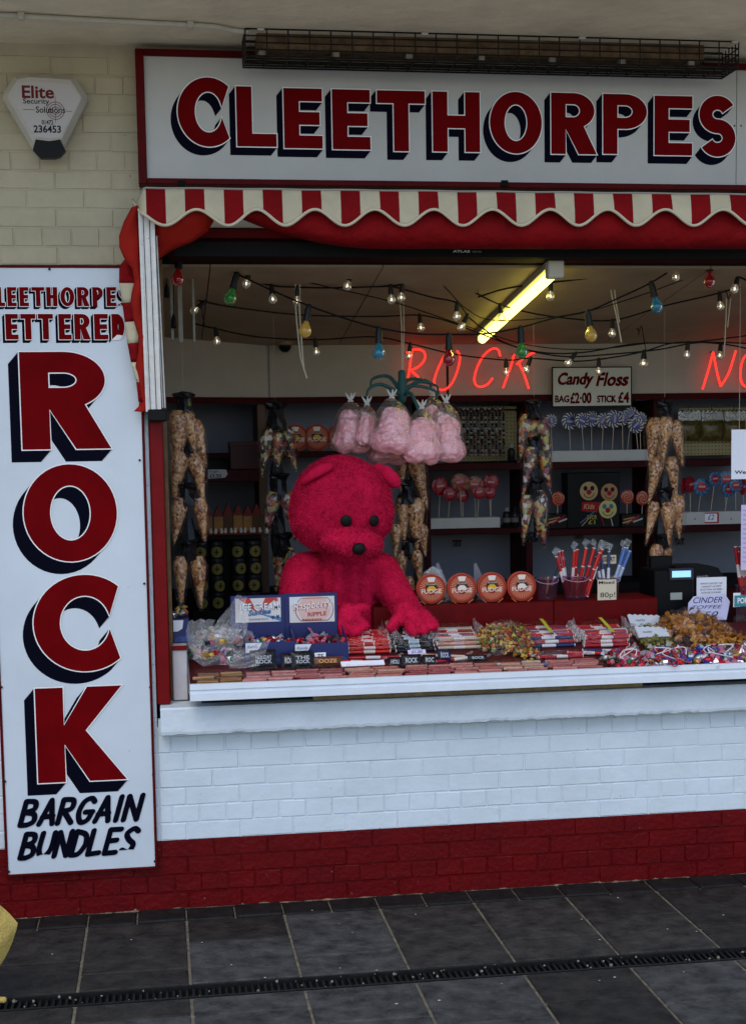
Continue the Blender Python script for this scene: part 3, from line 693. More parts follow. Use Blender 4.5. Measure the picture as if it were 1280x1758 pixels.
st = [((213, 446), (236, 446)), ((205, 458), (240, 458)), ((204.5, 486), (240, 486)), ((210, 520), (240, 518)), ((214.5, 553), (242, 551)), ((219, 590), (244, 587)), ((225, 622), (246, 622)), ((234, 656), (247, 656)), ((238, 690), (247, 690))]
for i, (a, b) in enumerate(zip(st, st[1:])):
    patch('side_valance_stripe', awr if i % 2 == 1 or i == 0 else awc, [a, b], [-.11+.004*i, -.106+.004*i], -.012)
# support arm: two aluminium channels on a black foot
def arm(pts_top, pts_bot, yt, yb, w, d, name):
    a, b = P(*pts_top, yt), P(*pts_bot, yb); mm = MB(); t = (b-a).normalized()
    for off, ww, dd in ((0, w, d), (-w*.42, w*.16, d+.006), (w*.42, w*.16, d+.006)):
        s = Vector((off, 0, 0)); mm.add([a+s+Vector((sx*ww/2, -dd/2*sy, 0)) for sx in (-1, 1) for sy in (-1, 1)]+[b+s+Vector((sx*ww/2, -dd/2*sy, 0)) for sx in (-1, 1) for sy in (-1, 1)], [(0, 1, 3, 2), (4, 6, 7, 5), (0, 4, 5, 1), (2, 3, 7, 6), (0, 2, 6, 4), (1, 5, 7, 3)])
    o = mm.build(name, alu, aw)
    for off in (-.2, .18): mg = MB(); s = Vector((off*w, -d/2-.0015, 0)); mg.tube([a+s+t*.02, b+s], .0016, 4); mg.build('groove', black_matt, aw)
    return o
arm((251, 360), (264, 707), -.20, -.06, .062, .03, 'support_arm'); arm((264, 380), (280, 700), -.16, -.045, .022, .02, 'support_arm')
x0, x1, z0, z1 = RC(254, 703, 287, 724, -.05); m = MB(); m.bbox(x0, x1, -.09, -.015, z0, z1, .006); m.build('arm_foot', black, aw)
# black strip painting the shade in the recess over the hatch, with its maker's strip
m = MB(); m.box(P(300, 437, -.02).x, XR, -.03, .015, P(760, 442, -.02).z, P(760, 418, -.02).z); m.build('recess_shade_strip', black_matt, aw)
ptext(aw, 'ATLAS', 777, 429.5, 806, 433.5, -.0312, sign_line, bold=.02); ptext(aw, 'blinds', 811, 430, 826, 433.5, -.0312, M('faint print', (.3, .3, .3), .6))
# ================================================================== SERVING COUNTER
CYF = -.16
cx0, cx1 = P(326, 1185, CYF).x, XR; cz0, cz1 = P(760, 1186, CYF).z, P(760, 1158.5, CYF).z
ct = thing('display_counter', 'white moulded display counter laid over the hatch sill', 'counter', (0, 0, cz0))
prof = [(0, 0), (0, .42), (.006, .45), (.006, .62), (.0, .66), (.002, 1.0), (.022, 1.0), (.022, 0)]
m = MB(); v = []; hh = cz1-cz0
for x in (cx0, cx1): v += [(x, CYF+p[0]-(.006 if i in (0, 1) else 0), cz0+p[1]*hh) for i, p in enumerate(prof)]
k = len(prof); m.add(v, [(i, (i+1) % k, k+(i+1) % k, k+i) for i in range(k)]+[tuple(range(k-1, -1, -1)), tuple(range(k, 2*k))]); m.build('front_lip', white_paint, ct)
tz0, tz1_, ty0, ty1 = cz1-.026, cz1+.10, CYF+.022, .44           # tilted tray surface
tray = lambda y: tz0+(tz1_-tz0)*(y-ty0)/(ty1-ty0)
m = MB(); m.add([(cx0, ty0, tz0), (cx1, ty0, tz0), (cx1, ty1, tz1_), (cx0, ty1, tz1_), (cx0, ty0, tz0-.03), (cx1, ty0, tz0-.03), (cx1, ty1, tz1_-.03), (cx0, ty1, tz1_-.03)], [(0, 1, 2, 3), (7, 6, 5, 4), (0, 4, 5, 1), (1, 5, 6, 2), (2, 6, 7, 3), (3, 7, 4, 0)]); m.build('tray', M('dark maroon tray', (.06, .008, .010), .5, .1, 8), ct)
m = MB(); m.add([(cx0-.003, ty0, tz0-.028), (cx0-.003, ty1, tz0-.028), (cx0-.003, ty1, tz1_+.05), (cx0-.003, ty0, tz0+.012), (cx0+.003, ty0, tz0-.028), (cx0+.003, ty1, tz0-.028), (cx0+.003, ty1, tz1_+.05), (cx0+.003, ty0, tz0+.012)], [(0, 1, 2, 3), (7, 6, 5, 4), (0, 4, 5, 1), (1, 5, 6, 2), (2, 6, 7, 3), (3, 7, 4, 0)]); m.build('side_panel', FILMH, ct)
m = MB(); m.box(P(538, 1195, -.05).x, P(1102, 1180, -.05).x, -.05, -.01, cz0-.036, cz0-.004); m.build('bearer', wood, ct)
m = MB(); m.box(cx0+.05, cx1, .0, .04, cz0-.05, tz0-.02); m.build('counter_back_rail', black_matt, ct)
for k in range(6):
    x = cx0+.1+k*.62; m = MB(); m.box(x, x+.05, .02, .18, cz0-.045, cz0-.002); m.build('support_block', black_matt, ct)
# ================================================================== SACK
sk = thing('sandbag', 'bulging mustard yellow sack slumped on the paving beside the wall', 'sack', tuple(PZ(-40, 1700)))
c = PZ(-74, 1738); sm_ = M('mustard woven plastic', (.50, .36, .10), .65, .25, 9, .6, 120)
m = MB(); n = 22; v = []
Lr = Matrix.Translation(c+Vector((0, .05, .245))) @ Matrix.Rotation(math.radians(-6), 4, 'X') @ Matrix.Rotation(math.radians(34), 4, 'Y')
for s_ in (-1, 1):
    for i in range(n+1):
        for j in range(n+1):
            u, q_ = i/n*2-1, j/n*2-1; bl = (1-abs(u)**2.6)*(1-abs(q_)**2.6)
            wr = .010*math.sin(11*u+7*q_)*math.sin(5*q_-3*u)+.006*math.sin(23*u-9*q_)
            kk = 1-.07*(u*q_)**2
            v.append(Lr @ Vector((kk*u*.165*(1+.10*(1-q_*q_)), s_*(.10*bl+wr*bl**.5), kk*q_*.165*(1+.10*(1-u*u)))))
N2 = (n+1)**2
for s_ in (0, 1): m.add(v[s_*N2:(s_+1)*N2], [(i*(n+1)+j, (i+1)*(n+1)+j, (i+1)*(n+1)+j+1, i*(n+1)+j+1) for i in range(n) for j in range(n)])
m.build('sack_body', sm_, sk, smooth=True)
q = PZ(2, 1722); m = MB(); m.tube(spline([(q.x-.12, q.y+.02, .012), (q.x-.05, q.y, .03), (q.x-.02, q.y+.005, .014), (q.x+.02, q.y-.006, .012)], 5), [.012]*15+[.006], 6); m.build('tied_corner', MATS['mustard woven plastic'], sk, smooth=True)
shelf_m = M('shelf maroon', (.030, .002, .003), .6, .25, 9, spec=.1); ledge_m = M('ledge red', (.095, .001, .002), .4, .2, 12, spec=.1)
# ================================================================== SHOP SHELVES
sh = thing('shelving', 'dark red wall shelving across the back of the kiosk', 'shelving', (0, YS, 0))
def shelf(xl, xr, py, th=12, mat=shelf_m, y0=YB, name='shelf_board'):
    x0, x1 = P(xl, py, y0).x, P(xr, py, y0).x; z1 = P((xl+xr)/2, py, y0).z; z0 = P((xl+xr)/2, py+th, y0).z
    m = MB(); m.bbox(x0, x1, y0, YS+.018, z0, z1, .003); m.build(name, mat, sh); return z1
ZS1 = shelf(730, 1290, 792, 12); ZS2 = shelf(734, 900, 908, 9); ZS2b = shelf(914, 1290, 905, 11)
ZL1 = shelf(345, 585, 776, 10); ZL2 = shelf(300, 445, 807, 20, y0=1.5); ZL3 = shelf(300, 448, 920, 7, y0=1.5, mat=black_matt)
zbk = P(900, 1004, YB).z
for px, w_ in ((452, 14), (734, 10), (908, 12), (1127, 12)):
    x = P(px, 850, YB).x; m = MB(); m.bbox(x-w_/2/307, x+w_/2/307, YB+.004, YS+.018, .3, zb0-.022, .003); m.build('upright', shelf_m if px > 500 else M('brown upright', (.10, .06, .04), .6, .2, 9), sh)
m = MB(); m.box(xi0, XR, YB-.05, YS+.018, zbk-.04, zbk); m.build('base_counter', black_matt, sh)
m = MB(); m.box(xi0, XR, YB-.03, YB-.01, .2, zbk-.04); m.build('base_front', shelf_m, sh)
# red ledge behind the counter
LY = .47
rl = thing('red_ledge', 'glossy red ledge unit behind the display counter', 'ledge', (0, LY, 1.0))
x0, x1, z0, z1 = RC(640, 1034, 1128, 1100, LY); zl = P(900, 1034, LY).z
m = MB(); m.bbox(P(640, 1060, LY).x, P(950, 1060, LY).x, LY, LY+.26, .5, zl, .004); m.build('ledge_panel', ledge_m, rl)
m = MB(); m.bbox(P(950.5, 1060, LY).x, P(1128, 1060, LY).x, LY, LY+.26, .5, zl+.001, .004); m.build('ledge_panel', ledge_m, rl)
m = MB(); m.box(P(640, 1060, LY).x, P(650, 1060, LY).x+.9, LY+.262, LY+.28, .5, zl+.045); m.build('ledge_back', dark_red, rl)
# ================================================================== FUDGE DISCS
fr, fo, fd = M('fudge print red', (.27, .018, .012), .5), M('fudge print orange', (.55, .17, .07), .5), M('fudge print dark', (.02, .012, .018), .5)
fy = M('fudge print yellow', (.60, .36, .03), .5); fw = M('fudge print white', (.70, .62, .55), .5); fm = M('fudge maroon', (.09, .006, .01), .5)
def fudge(px, py, r, y, label, group, zbase=None, motif=fy, dim=1):
    c = P(px, py, y); R = r
    if zbase is not None: c.z = zbase+R+.004
    t = thing('fudge_box', label, 'fudge box', (c.x, y, c.z-R), group)
    m = MB(); m.lathe([(R, .028), (R, 0), (R*.97, -.001)], c, 40, 'y'); m.build('box', M('fudge rim', (.42, .075, .04), .5), t, auto=40)
    yy = y-.0022
    m = MB(); m.poly([(c.x+R*.955*math.cos(a*PI/20), c.z+R*.955*math.sin(a*PI/20)) for a in range(40)], yy); m.build('face', fr, t)
    m = MB()
    for k in range(32):
        a0, a1 = 2*PI*k/32, 2*PI*(k+.42)/32
        m.add([(c.x+R*q*math.cos(a), yy-.0004, c.z+R*q*math.sin(a)) for q, a in ((.42, a0), (.78, a0), (.78, a1), (.42, a1))], [(0, 1, 2, 3)])
    m.build('rays', M('fudge rays', (.62, .27, .15), .5), t)
    m = MB(); m.tube([(c.x+R*.83*math.cos(a*PI/18), yy-.0004, c.z+R*.83*math.sin(a*PI/18)) for a in range(36)], R*.018, 4, closed=True); m.build('ring', fo, t)
    m = MB(); m.poly([(c.x-R*.30, c.z+R*.80), (c.x-R*.20, c.z+R*.48), (c.x+R*.20, c.z+R*.48), (c.x+R*.30, c.z+R*.80)][::-1], yy-.0008); m.build('tab', fw, t)
    m = MB(); m.poly([(c.x+R*a, c.z+R*b) for a, b in ((-.5, .10), (-.36, .16), (-.38, .32), (-.2, .38), (.2, .38), (.38, .32), (.36, .16), (.5, .10), (.4, .06), (0, .16), (-.4, .06))], yy-.0010); m.build('ribbon', fd, t)
    m = MB(); m.poly([(c.x+R*a, c.z+R*b) for a, b in ((-.32, -.12), (.32, -.12), (.28, .08), (.14, .2), (-.14, .2), (-.28, .08))], yy-.0012); m.build('pan', motif, t)
    text(t, 'FUDGE', c.x-R*.68, c.x+R*.68, c.z-R*.30, c.z-R*.01, yy-.0018, fw, bold=.015)
    text(t, 'THE SMOKING', c.x-R*.34, c.x+R*.34, c.z+R*.26, c.z+R*.36, yy-.0014, fw) if r > .05 else None
    m = MB(); m.tube([(c.x-R*.75, y-.006, c.z-R*.78), (c.x-R*.42, y-.006, c.z-R*1.02), (c.x-R*.42, y+.03, c.z-R*1.02)], .0018, 5); m.tube([(c.x+R*.75, y-.006, c.z-R*.78), (c.x+R*.42, y-.006, c.z-R*1.02), (c.x+R*.42, y+.03, c.z-R*1.02)], .0018, 5); m.build('wire_stand', fo, t)
    return t
for i, px in enumerate((740, 792.5, 844, 895)):
    fudge(px, 1014, .0685, LY+.03, 'round fudge box with %s print on the red ledge %s' % (('yellow pan', 'beside the bear paw'), ('white pan', 'between two yellow pan ones'), ('yellow pan', 'between two white pan ones'), ('white pan', 'beside the purple tub'))[i], 'fudge boxes on the red ledge', zl, fy if i % 2 == 0 else fw)
for px in (507, 544, 584):
    fudge(px, 753, .072, YB+.05, 'dim round fudge box on the upper shelf behind the bear', 'fudge boxes on the upper shelf', ZL1)
# ================================================================== CONES OF SWEETS ON STRINGS
tan = [M('honey nut', (.48, .25, .085), .3, .3, 60, coat=.4), M('pale nougat', (.66, .42, .24), .35, .2, 60, coat=.4), M('toasted nut', (.16, .05, .012), .3, .3, 60, coat=.4), M('dusky pink nut', (.42, .19, .12), .35, .2, 60, coat=.4)]
mix = [M('yellow sweet', (.42, .31, .06), .3, coat=.4), M('orange sweet', (.42, .12, .012), .3, coat=.4), M('pink sweet', (.28, .06, .08), .3, coat=.4), M('liquorice', (.012, .010, .012), .3, coat=.4), M('lime sweet', (.28, .30, .12), .3, coat=.4), M('white sweet', (.5, .45, .4), .3, coat=.4)]
tan_core = pieces('packed nuts', [(.38, .17, .045), (.50, .28, .13), (.13, .04, .012), (.42, .21, .07), (.56, .36, .20), (.26, .09, .05)], 90)
mix_core = pieces('packed sweets', [(.40, .30, .06), (.02, .015, .018), (.36, .10, .015), (.03, .018, .015), (.26, .05, .07), (.28, .28, .12), (.10, .02, .01), (.45, .40, .36)], 48)
def cone_mesh(kind, seed, length=.25, r=.038):
    st = random.getstate(); random.seed(seed); m = MB(); n = 60 if kind == 'tan' else 12
    prof = lambda t: r*(.55+.45*math.sin(min(1, t/.2)*PI/2))*(1-max(0, t-.2)/.8)+.003
    m.lathe([(prof(i/10)*.97, -length*i/10) for i in range(11)], n=12, mi=4 if kind == 'tan' else 6)
    for _ in range(n):
        t = random.random()**.85*.96; a = rnd(0, 2*PI); q = prof(t)*.90
        if kind == 'tan': mi = random.choices((0, 1, 2, 3), (4, 3, 2, 1.5))[0]; s = rnd(.0045, .0075)
        else:
            mi = random.choices((0, 1, 2, 3, 4, 5), (2.2, .6, .6, 4, 1.6, .8) if t < .45 else (.5, 2.6, 1.6, 4, .2, .4))[0]; s = rnd(.012, .018)
        if kind == 'tan': m.lump((q*math.cos(a), q*math.sin(a), -length*t), s*(1-.35*t), mi, .3)
        else: m.ball((q*.8*math.cos(a), q*.8*math.sin(a), -length*t), Vector((rnd(.6, 1.1), rnd(.6, 1.1), rnd(.7, 1.4)))*s*(1-.45*t), 6, 4, mi, Euler((rnd(0, 3), rnd(0, 3), 0)).to_matrix())
    me = bpy.data.meshes.new('cone'); me.from_pydata(m.v, [], m.f)
    for q in (tan+[tan_core] if kind == 'tan' else mix+[mix_core]): me.materials.append(q)
    me.polygons.foreach_set('material_index', m.m); me.polygons.foreach_set('use_smooth', [k >= (4 if kind == 'tan' else 0) for k in m.m]); random.setstate(st); return me
CM = {k: [cone_mesh(k, i+1) for i in range(4)] for k in ('tan', 'mix')}
_fm = MB(); _fm.lathe([(.034, .002), (.050, -.05), (.047, -.10), (.032, -.18), (.008, -.262)], n=12)
FCONE = bpy.data.meshes.new('film'); FCONE.from_pydata(_fm.v, [], [f for f in _fm.f if len(f) == 4]); FCONE.materials.append(FILM); FCONE.polygons.foreach_set('use_smooth', [True]*len(FCONE.polygons))
def cap_mesh(seed):
    st = random.getstate(); random.seed(seed); m = MB(); n = 12; v = []
    for r, z in ((.020, .052), (.048, .048), (.040, .034), (.026, .026), (.030, .0), (.040, -.024), (.046, -.05)):
        for j in range(n): a = 2*PI*j/n; k = 1+rnd(-.2, .2); v.append((r*k*math.cos(a), r*k*math.sin(a), z+rnd(-.006, .006)))
    m.add(v, [(i*n+j, (i+1)*n+j, (i+1)*n+(j+1) % n, i*n+(j+1) % n) for i in range(6) for j in range(n)]+[tuple(range(n))]); me = bpy.data.meshes.new('cap'); me.from_pydata(m.v, [], m.f); me.materials.append(black_foil); random.setstate(st); return me
CAPS = [cap_mesh(i) for i in range(4)]
def garland(label, y, kind, cones, caps, top, dark=()):
    t0 = P(*top, y); root = thing('cone_string', label, 'sweet cones', tuple(t0), 'strings of cone shaped sweet bags')
    low = P(caps[-1][0], caps[-1][1], y+.02)
    m = MB(); m.tube([t0, P(caps[0][0], caps[0][1], y), low], .004, 5); m.build('cord', black_matt, root)
    m = MB(); m.tube([t0, (t0.x, t0.y, zc(t0.y)+.002)], .0007, 4); m.build('nylon_line', twine, root)
    for i, (xa, ya, xb, yb) in enumerate(cones):
        dy = rnd(-.03, .025); a, b = P(xa, ya, y+dy), P(xb, yb, y+dy-.01); d = b-a; L = d.length; s = L/.25
        q = (-d).to_track_quat('Z', 'X').to_matrix().to_4x4() @ Matrix.Rotation(rnd(0, 6), 4, 'Z')
        ww = min(1.25, max(.8, s))*rnd(.85, 1.15)
        mw = Matrix.Translation(a) @ q @ Matrix.Diagonal((ww, ww, s, 1))
        k = link('cone', CM[kind][i % 4], root, mw)
        f_ = bpy.data.objects.new('film', FCONE); COL.objects.link(f_); f_.parent = k
    for i, (xc, yc, sx, sz) in enumerate(caps):
        c = P(xc, yc, y); link('cap', CAPS[i % 4], root, Matrix.Translation(c) @ Matrix.Rotation(i*1.3, 4, 'Z') @ Matrix.Diagonal((sx*1.12, sx*1.12, sz*1.12, 1)))
    for (xa, ya, xb, yb) in dark:
        a, b = P(xa, ya, y+.03), P(xb, yb, y+.03); m = MB(); m.tube([a, a.lerp(b, .35), a.lerp(b, .7), b], [.022, .034, .042, .03], 8); m.build('dark_wrap', black_foil, root)
garland('string of nut filled cones in black caps beside the red window jamb', .5, 'tan',
        [(306, 705, 303, 800), (322, 705, 312, 775), (333, 722, 354, 797), (309, 772, 299, 868), (334, 778, 350, 866), (310, 855, 299, 935), (341, 855, 352, 930), (309, 955, 312, 1047), (339, 955, 346, 1045), (320, 708, 335, 780), (303, 720, 297, 800)],
        [(317, 697, .95, 1.0), (321, 850, .9, .9), (322, 945, .9, .8)], (315, 672), [(322, 735, 318, 790), (322, 800, 322, 850), (322, 890, 324, 945)])
garland('string of mixed sweet cones under a black bow beside the dark shelf', 1.15, 'mix',
        [(460, 735, 450, 815), (477, 735, 476, 812), (492, 735, 508, 808), (470, 845, 456, 925), (491, 845, 511, 930), (482, 945, 474, 1015), (497, 940, 500, 1010)],
        [(474, 715, 1.1, 1.2), (479, 835, 1.05, 1.1), (486, 935, 1, 1)], (472, 685), [(474, 790, 478, 850), (475, 860, 480, 960)])
garland('string of nut filled cones behind the bear under the floss bags', 1.05, 'tan',
        [(690, 775, 688, 850), (708, 780, 733, 872), (690, 855, 694, 935), (712, 855, 715, 950), (722, 900, 730, 955), (690, 945, 688, 1010), (714, 945, 722, 1010), (700, 990, 712, 1040), (680, 900, 678, 960)],
        [(698, 845, 1, 1), (704, 940, .9, .8)], (695, 690), [(700, 800, 700, 860), (703, 900, 703, 960)])
garland('string of mixed sweet cones hung in front of the dark shelf post', 1.0, 'mix',
        [(905, 712, 891, 792), (926, 716, 945, 802), (913, 768, 897, 852), (929, 772, 945, 846), (905, 850, 898, 932), (922, 842, 934, 938), (914, 720, 912, 770), (928, 850, 922, 920)],
        [(915, 703, .9, .8), (915, 765, .7, .8), (917, 840, 1.0, 1.0)], (916, 680), [(916, 720, 917, 790), (914, 800, 914, 850), (912, 870, 912, 930)])
garland('string of nut filled cones hung above the cash register', 1.0, 'tan',
        [(1126, 718, 1114, 803), (1143, 716, 1138, 792), (1155, 722, 1171, 800), (1130, 784, 1112, 866), (1150, 784, 1160, 868), (1124, 862, 1108, 934), (1146, 862, 1148, 938), (1161, 850, 1165, 925), (1128, 935, 1116, 1000), (1143, 935, 1146, 970), (1137, 718, 1130, 790)],
        [(1140, 708, 1.0, .9), (1140, 855, .9, .9), (1138, 930, .8, .6)], (1140, 682), [(1142, 800, 1140, 860), (1134, 880, 1134, 930)])
# ================================================================== CANDY FLOSS
FILMB = film('floss bag film', base=.11, edge=.55, rough=.06, bs=34, haze=.03)
pk = M('pink candy floss', (.94, .40, .44), .95, .10, 14, .6, 60, sheen=.3, dist=.01, sss=.35)
hg = thing('bag_hanger', 'teal plastic hanger with curled arms holding the candy floss bags', 'hanger', tuple(P(690, 640, .85)))
teal = M('teal plastic', (.025, .085, .085), .4, .2, 20)
c = P(690, 690, .85); c1 = P(690, 642, .85)
m = MB(); m.lathe([(.010, -.02), (.020, -.005), (.024, .03), (.022, .07), (.018, .10), (.019, .125), (.012, .137)], P(690, 685, .85), 14); m.build('hub', teal, hg, smooth=True)
for i, (px, py, ex, ey, dy) in enumerate(((655, 668, 633, 668, -.02), (668, 655, 640, 650, .06), (705, 670, 745, 670, .0), (715, 664, 748, 662, .08), (672, 680, 676, 692, -.09), (705, 684, 716, 700, -.09), (700, 660, 735, 655, .14))):
    a = P(690, 678, .85); b = P(px, py-8, .85+dy*.6); e_ = P(ex, ey, .85+dy); h_ = P(ex+(-4 if ex < 690 else 4), ey+16, .85+dy)
    m = MB(); pts = spline([a, b, e_, h_], 5); m.tube(pts, [.0115-.007*k/(len(pts)-1) for k in range(len(pts))], 7); m.build('arm', teal, hg, smooth=True)
m = MB(); m.tube([Vector((P(686, 500, .85).x, .85, zc(.85))), P(689, 560, .85), P(690, 645, .85)], .0035, 5); m.tube([Vector((P(692, 500, .85).x, .85, zc(.85))), P(693, 570, .85), P(691, 645, .85)], .003, 5); m.build('rope', twine, hg)
def floss(px, yt, yb, wpx, y, label, lean=0):
    top = P(px+lean*.3, yt, y); bot = P(px+lean, yb, y); H = top.z-bot.z; W = P(px+wpx/2, (yt+yb)/2, y).x-P(px-wpx/2, (yt+yb)/2, y).x
    t = thing('candy_floss_bag', label, 'candy floss', tuple(top), 'bags of candy floss hung in a bunch')
    m = MB(); cx, cz = (top.x+bot.x)/2, bot.z
    body = [(0, .2, .50), (.22, .13, .42), (-.24, .16, .42), (0, .42, .48), (.12, .56, .38), (-.08, .66, .30), (.02, .74, .2)]; W *= .96
    for ox, oz, rr in body: m.ball((cx+ox*W+rnd(-.01, .01), y+rnd(-.015, .015), cz+H*(oz*.92)), (W*rr*.98, W*rr*.8, min(H*.28, W*rr)), 14, 9)
    o = m.build('floss', pk, t, smooth=True); md = o.modifiers.new('merge', 'REMESH'); md.mode = 'VOXEL'; md.voxel_size = .007; md.use_smooth_shade = True
    ss = o.modifiers.new('soft', 'SMOOTH'); ss.factor = .6; ss.iterations = 5
    tx = bpy.data.textures.get('floss_noise') or bpy.data.textures.new('floss_noise', 'CLOUDS'); tx.noise_scale = .028
    dm = o.modifiers.new('fluff', 'DISPLACE'); dm.texture = tx; dm.texture_coords = 'GLOBAL'; dm.strength = .016; dm.mid_level = .5
    m = MB(); n = 16; v = []; pr = [(.07, 1.06), (.03, .99), (.20, .93), (.40, .80), (.52, .6), (.60, .35), (.70, .08), (.62, -.03), (.25, -.05)]
    for i, (r, z) in enumerate(pr):
        for j in range(n): a = 2*PI*j/n; k = 1+rnd(-.06, .06); v.append((cx+W*r*k*math.cos(a)+(lean and 0), y+W*r*.85*k*math.sin(a), bot.z+H*z+rnd(-.004, .004)))
    m.add(v, [(i*n+j, (i+1)*n+j, (i+1)*n+(j+1) % n, i*n+(j+1) % n) for i in range(len(pr)-1) for j in range(n)]); o = m.build('bag', FILMB, t, smooth=False)
    m = MB(); q = (cx, y, bot.z+H*.99); m.tube([(q[0]-.012, y-.004, q[2]), (q[0], y-.012, q[2]+.001), (q[0]+.012, y-.004, q[2])], .004, 6)
    for s_ in (-1, 1, .2): m.tube([(q[0], y, q[2]), (q[0]+s_*.012, y-.006, q[2]+.02), (q[0]+s_*.024, y-.004, q[2]+.04)], [.004, .006, .002], 5)
    m.build('tie', M('white tie', (.6, .58, .55), .5), t)
    return t
for a in ((602, 688, 768, 56, .90, 'bulging candy floss bag at the outer end of the bunch nearest the fudge boxes'), (630, 694, 762, 36, .82, 'slim candy floss bag between two larger ones under the teal arm'), (674, 682, 768, 62, .74, 'largest pale pink candy floss bag under the teal hub', -2),
          (720, 700, 785, 58, .76, 'slumped candy floss bag hanging lower beside the largest one', 6), (764, 690, 785, 54, .84, 'candy floss bag at the end of the bunch beside the hanging necklaces', 2), (742, 678, 750, 40, .98, 'candy floss bag tucked behind the bunch below the neon sign'), (668, 735, 790, 60, .95, 'candy floss bag hanging lowest behind the bunch over the bear')):
    floss(a[0], a[1], a[2], a[3], a[4], a[5], *(a[6:] or (0,)))
# ================================================================== PINK BEAR
by = .72
bear = thing('bear_costume', 'bright pink plush bear with black eyes leaning over the counter', 'plush bear', tuple(P(590, 1100, by)))
plush = M('pink plush', (.50, .009, .050), .95, .26, 9, .5, 170, sheen=.3, spec=.03, dist=.005)
S = lambda px, y=by: px*(y-CAM.y)/FPX*1.0                        # pixels to metres at a depth
def capsule(m, pts, n=12):
    """chain of balls close enough to merge into one limb: (px, py, y, radius px)"""
    for (a, b) in zip(pts, pts[1:]):
        pa, pb = P(a[0], a[1], a[2]), P(b[0], b[1], b[2]); ra, rb = S(a[3], a[2]), S(b[3], b[2]); k = max(2, int((pb-pa).length/(min(ra, rb)*.45)))
        for i in range(k+1): t = i/k; m.ball(pa.lerp(pb, t), ra+(rb-ra)*t, n, 8)
def plush_mesh(name, m, vox, parent, fur=.008, sm=4):
    o = m.build(name, plush, parent, smooth=True); md = o.modifiers.new('merge', 'REMESH'); md.mode = 'VOXEL'; md.voxel_size = vox; md.use_smooth_shade = True
    s_ = o.modifiers.new('soft', 'SMOOTH'); s_.factor = .6; s_.iterations = sm
    tx = bpy.data.textures.get('plush_folds') or bpy.data.textures.new('plush_folds', 'CLOUDS'); tx.noise_scale = .085; tx.noise_depth = 2
    d = o.modifiers.new('folds', 'DISPLACE'); d.texture = tx; d.texture_coords = 'GLOBAL'; d.strength = .016; d.mid_level = .5
    t2 = bpy.data.textures.get('plush_pile') or bpy.data.textures.new('plush_pile', 'CLOUDS'); t2.noise_scale = .014; t2.noise_depth = 3
    d = o.modifiers.new('pile', 'DISPLACE'); d.texture = t2; d.texture_coords = 'GLOBAL'; d.strength = fur; d.mid_level = .5
    return o
m = MB()
# trunk: shoulders, chest, belly
capsule(m, [(592, 960, .72, 52), (594, 1010, .70, 64), (596, 1090, .70, 68), (596, 1180, .70, 68)])
capsule(m, [(535, 985, .70, 38), (645, 985, .70, 36)])
# viewer's left arm: shoulder - elbow - wrist behind the boxes, hand by the box
capsule(m, [(524, 986, .66, 39), (512, 1028, .56, 35), (524, 1062, .48, 30), (570, 1062, .42, 25), (592, 1058, .36, 22)])
capsule(m, [(592, 1055, .36, 20), (602, 1062, .34, 20)])
for f_ in (((600, 1052, .34, 11), (618, 1045, .33, 9), (627, 1044, .32, 8)), ((602, 1062, .33, 11), (616, 1066, .31, 9), (626, 1073, .30, 8)), ((598, 1068, .33, 11), (608, 1077, .31, 9), (615, 1084, .30, 8)), ((590, 1070, .33, 11), (597, 1081, .31, 9), (602, 1087, .30, 8)), ((585, 1068, .33, 10), (586, 1079, .31, 8), (589, 1086, .30, 7))): capsule(m, list(f_), 10)
# viewer's right arm resting on the rock
capsule(m, [(652, 984, .64, 36), (676, 1014, .54, 30), (694, 1040, .45, 26), (700, 1050, .40, 24)])
capsule(m, [(698, 1048, .38, 22), (706, 1060, .34, 20)])
for f_ in (((690, 1058, .36, 12), (678, 1068, .33, 10.5), (672, 1077, .31, 9.5)), ((702, 1064, .34, 12), (705, 1077, .30, 10), (709, 1086, .27, 9)), ((712, 1062, .34, 12), (721, 1074, .30, 10), (727, 1082, .27, 9)), ((718, 1058, .35, 11.5), (732, 1068, .31, 9.5), (739, 1077, .29, 8.5)), ((720, 1052, .36, 11), (735, 1062, .33, 9), (745, 1073, .30, 8))): capsule(m, list(f_), 10)
for px_, w_ in ((582, 12), (607, 12), (630, 11)): capsule(m, [(px_, 975, .565, w_*.8), (px_, 1010, .530+abs(px_-603)*.0008, w_), (px_, 1095, .515+abs(px_-603)*.0008, w_*1.1)])
body_o = plush_mesh('body', m, .0085, bear, .005, 3)
# head: wide skull, cheeks, muzzle in one mesh
hm = MB(); hc = P(586, 868, .60)
hm.ball(hc, (S(88, .6), S(80, .6), S(86, .6)), 24, 16, rot=Euler((.25, .12, 0)).to_matrix())
hm.ball(P(566, 885, .58), (S(70, .58), S(62, .58), S(64, .58)), 20, 12); hm.ball(P(615, 880, .57), (S(62, .57), S(56, .57), S(60, .57)), 20, 12)
hm.ball(P(604, 932, .345), (S(55, .345), S(46, .345), S(25, .345)), 20, 12, rot=Euler((-.2, .12, 0)).to_matrix()); hm.ball(P(611, 939, .30), (S(36, .30), S(30, .30), S(18.5, .30)), 16, 10)
head = plush_mesh('head', hm, .009, bear, .005, 3)
em = MB(); capsule(em, [(521, 826, .475, 7), (536, 815, .45, 9.5), (552, 806, .44, 10), (566, 802, .45, 8)]); ear = plush_mesh('ear', em, .005, bear, .003, 2)
em = MB(); capsule(em, [(648, 806, .60, 11), (662, 812, .58, 14), (672, 822, .57, 14), (678, 828, .57, 10)]); ear = plush_mesh('ear', em, .005, bear, .003, 2)
from mathutils.bvhtree import BVHTree
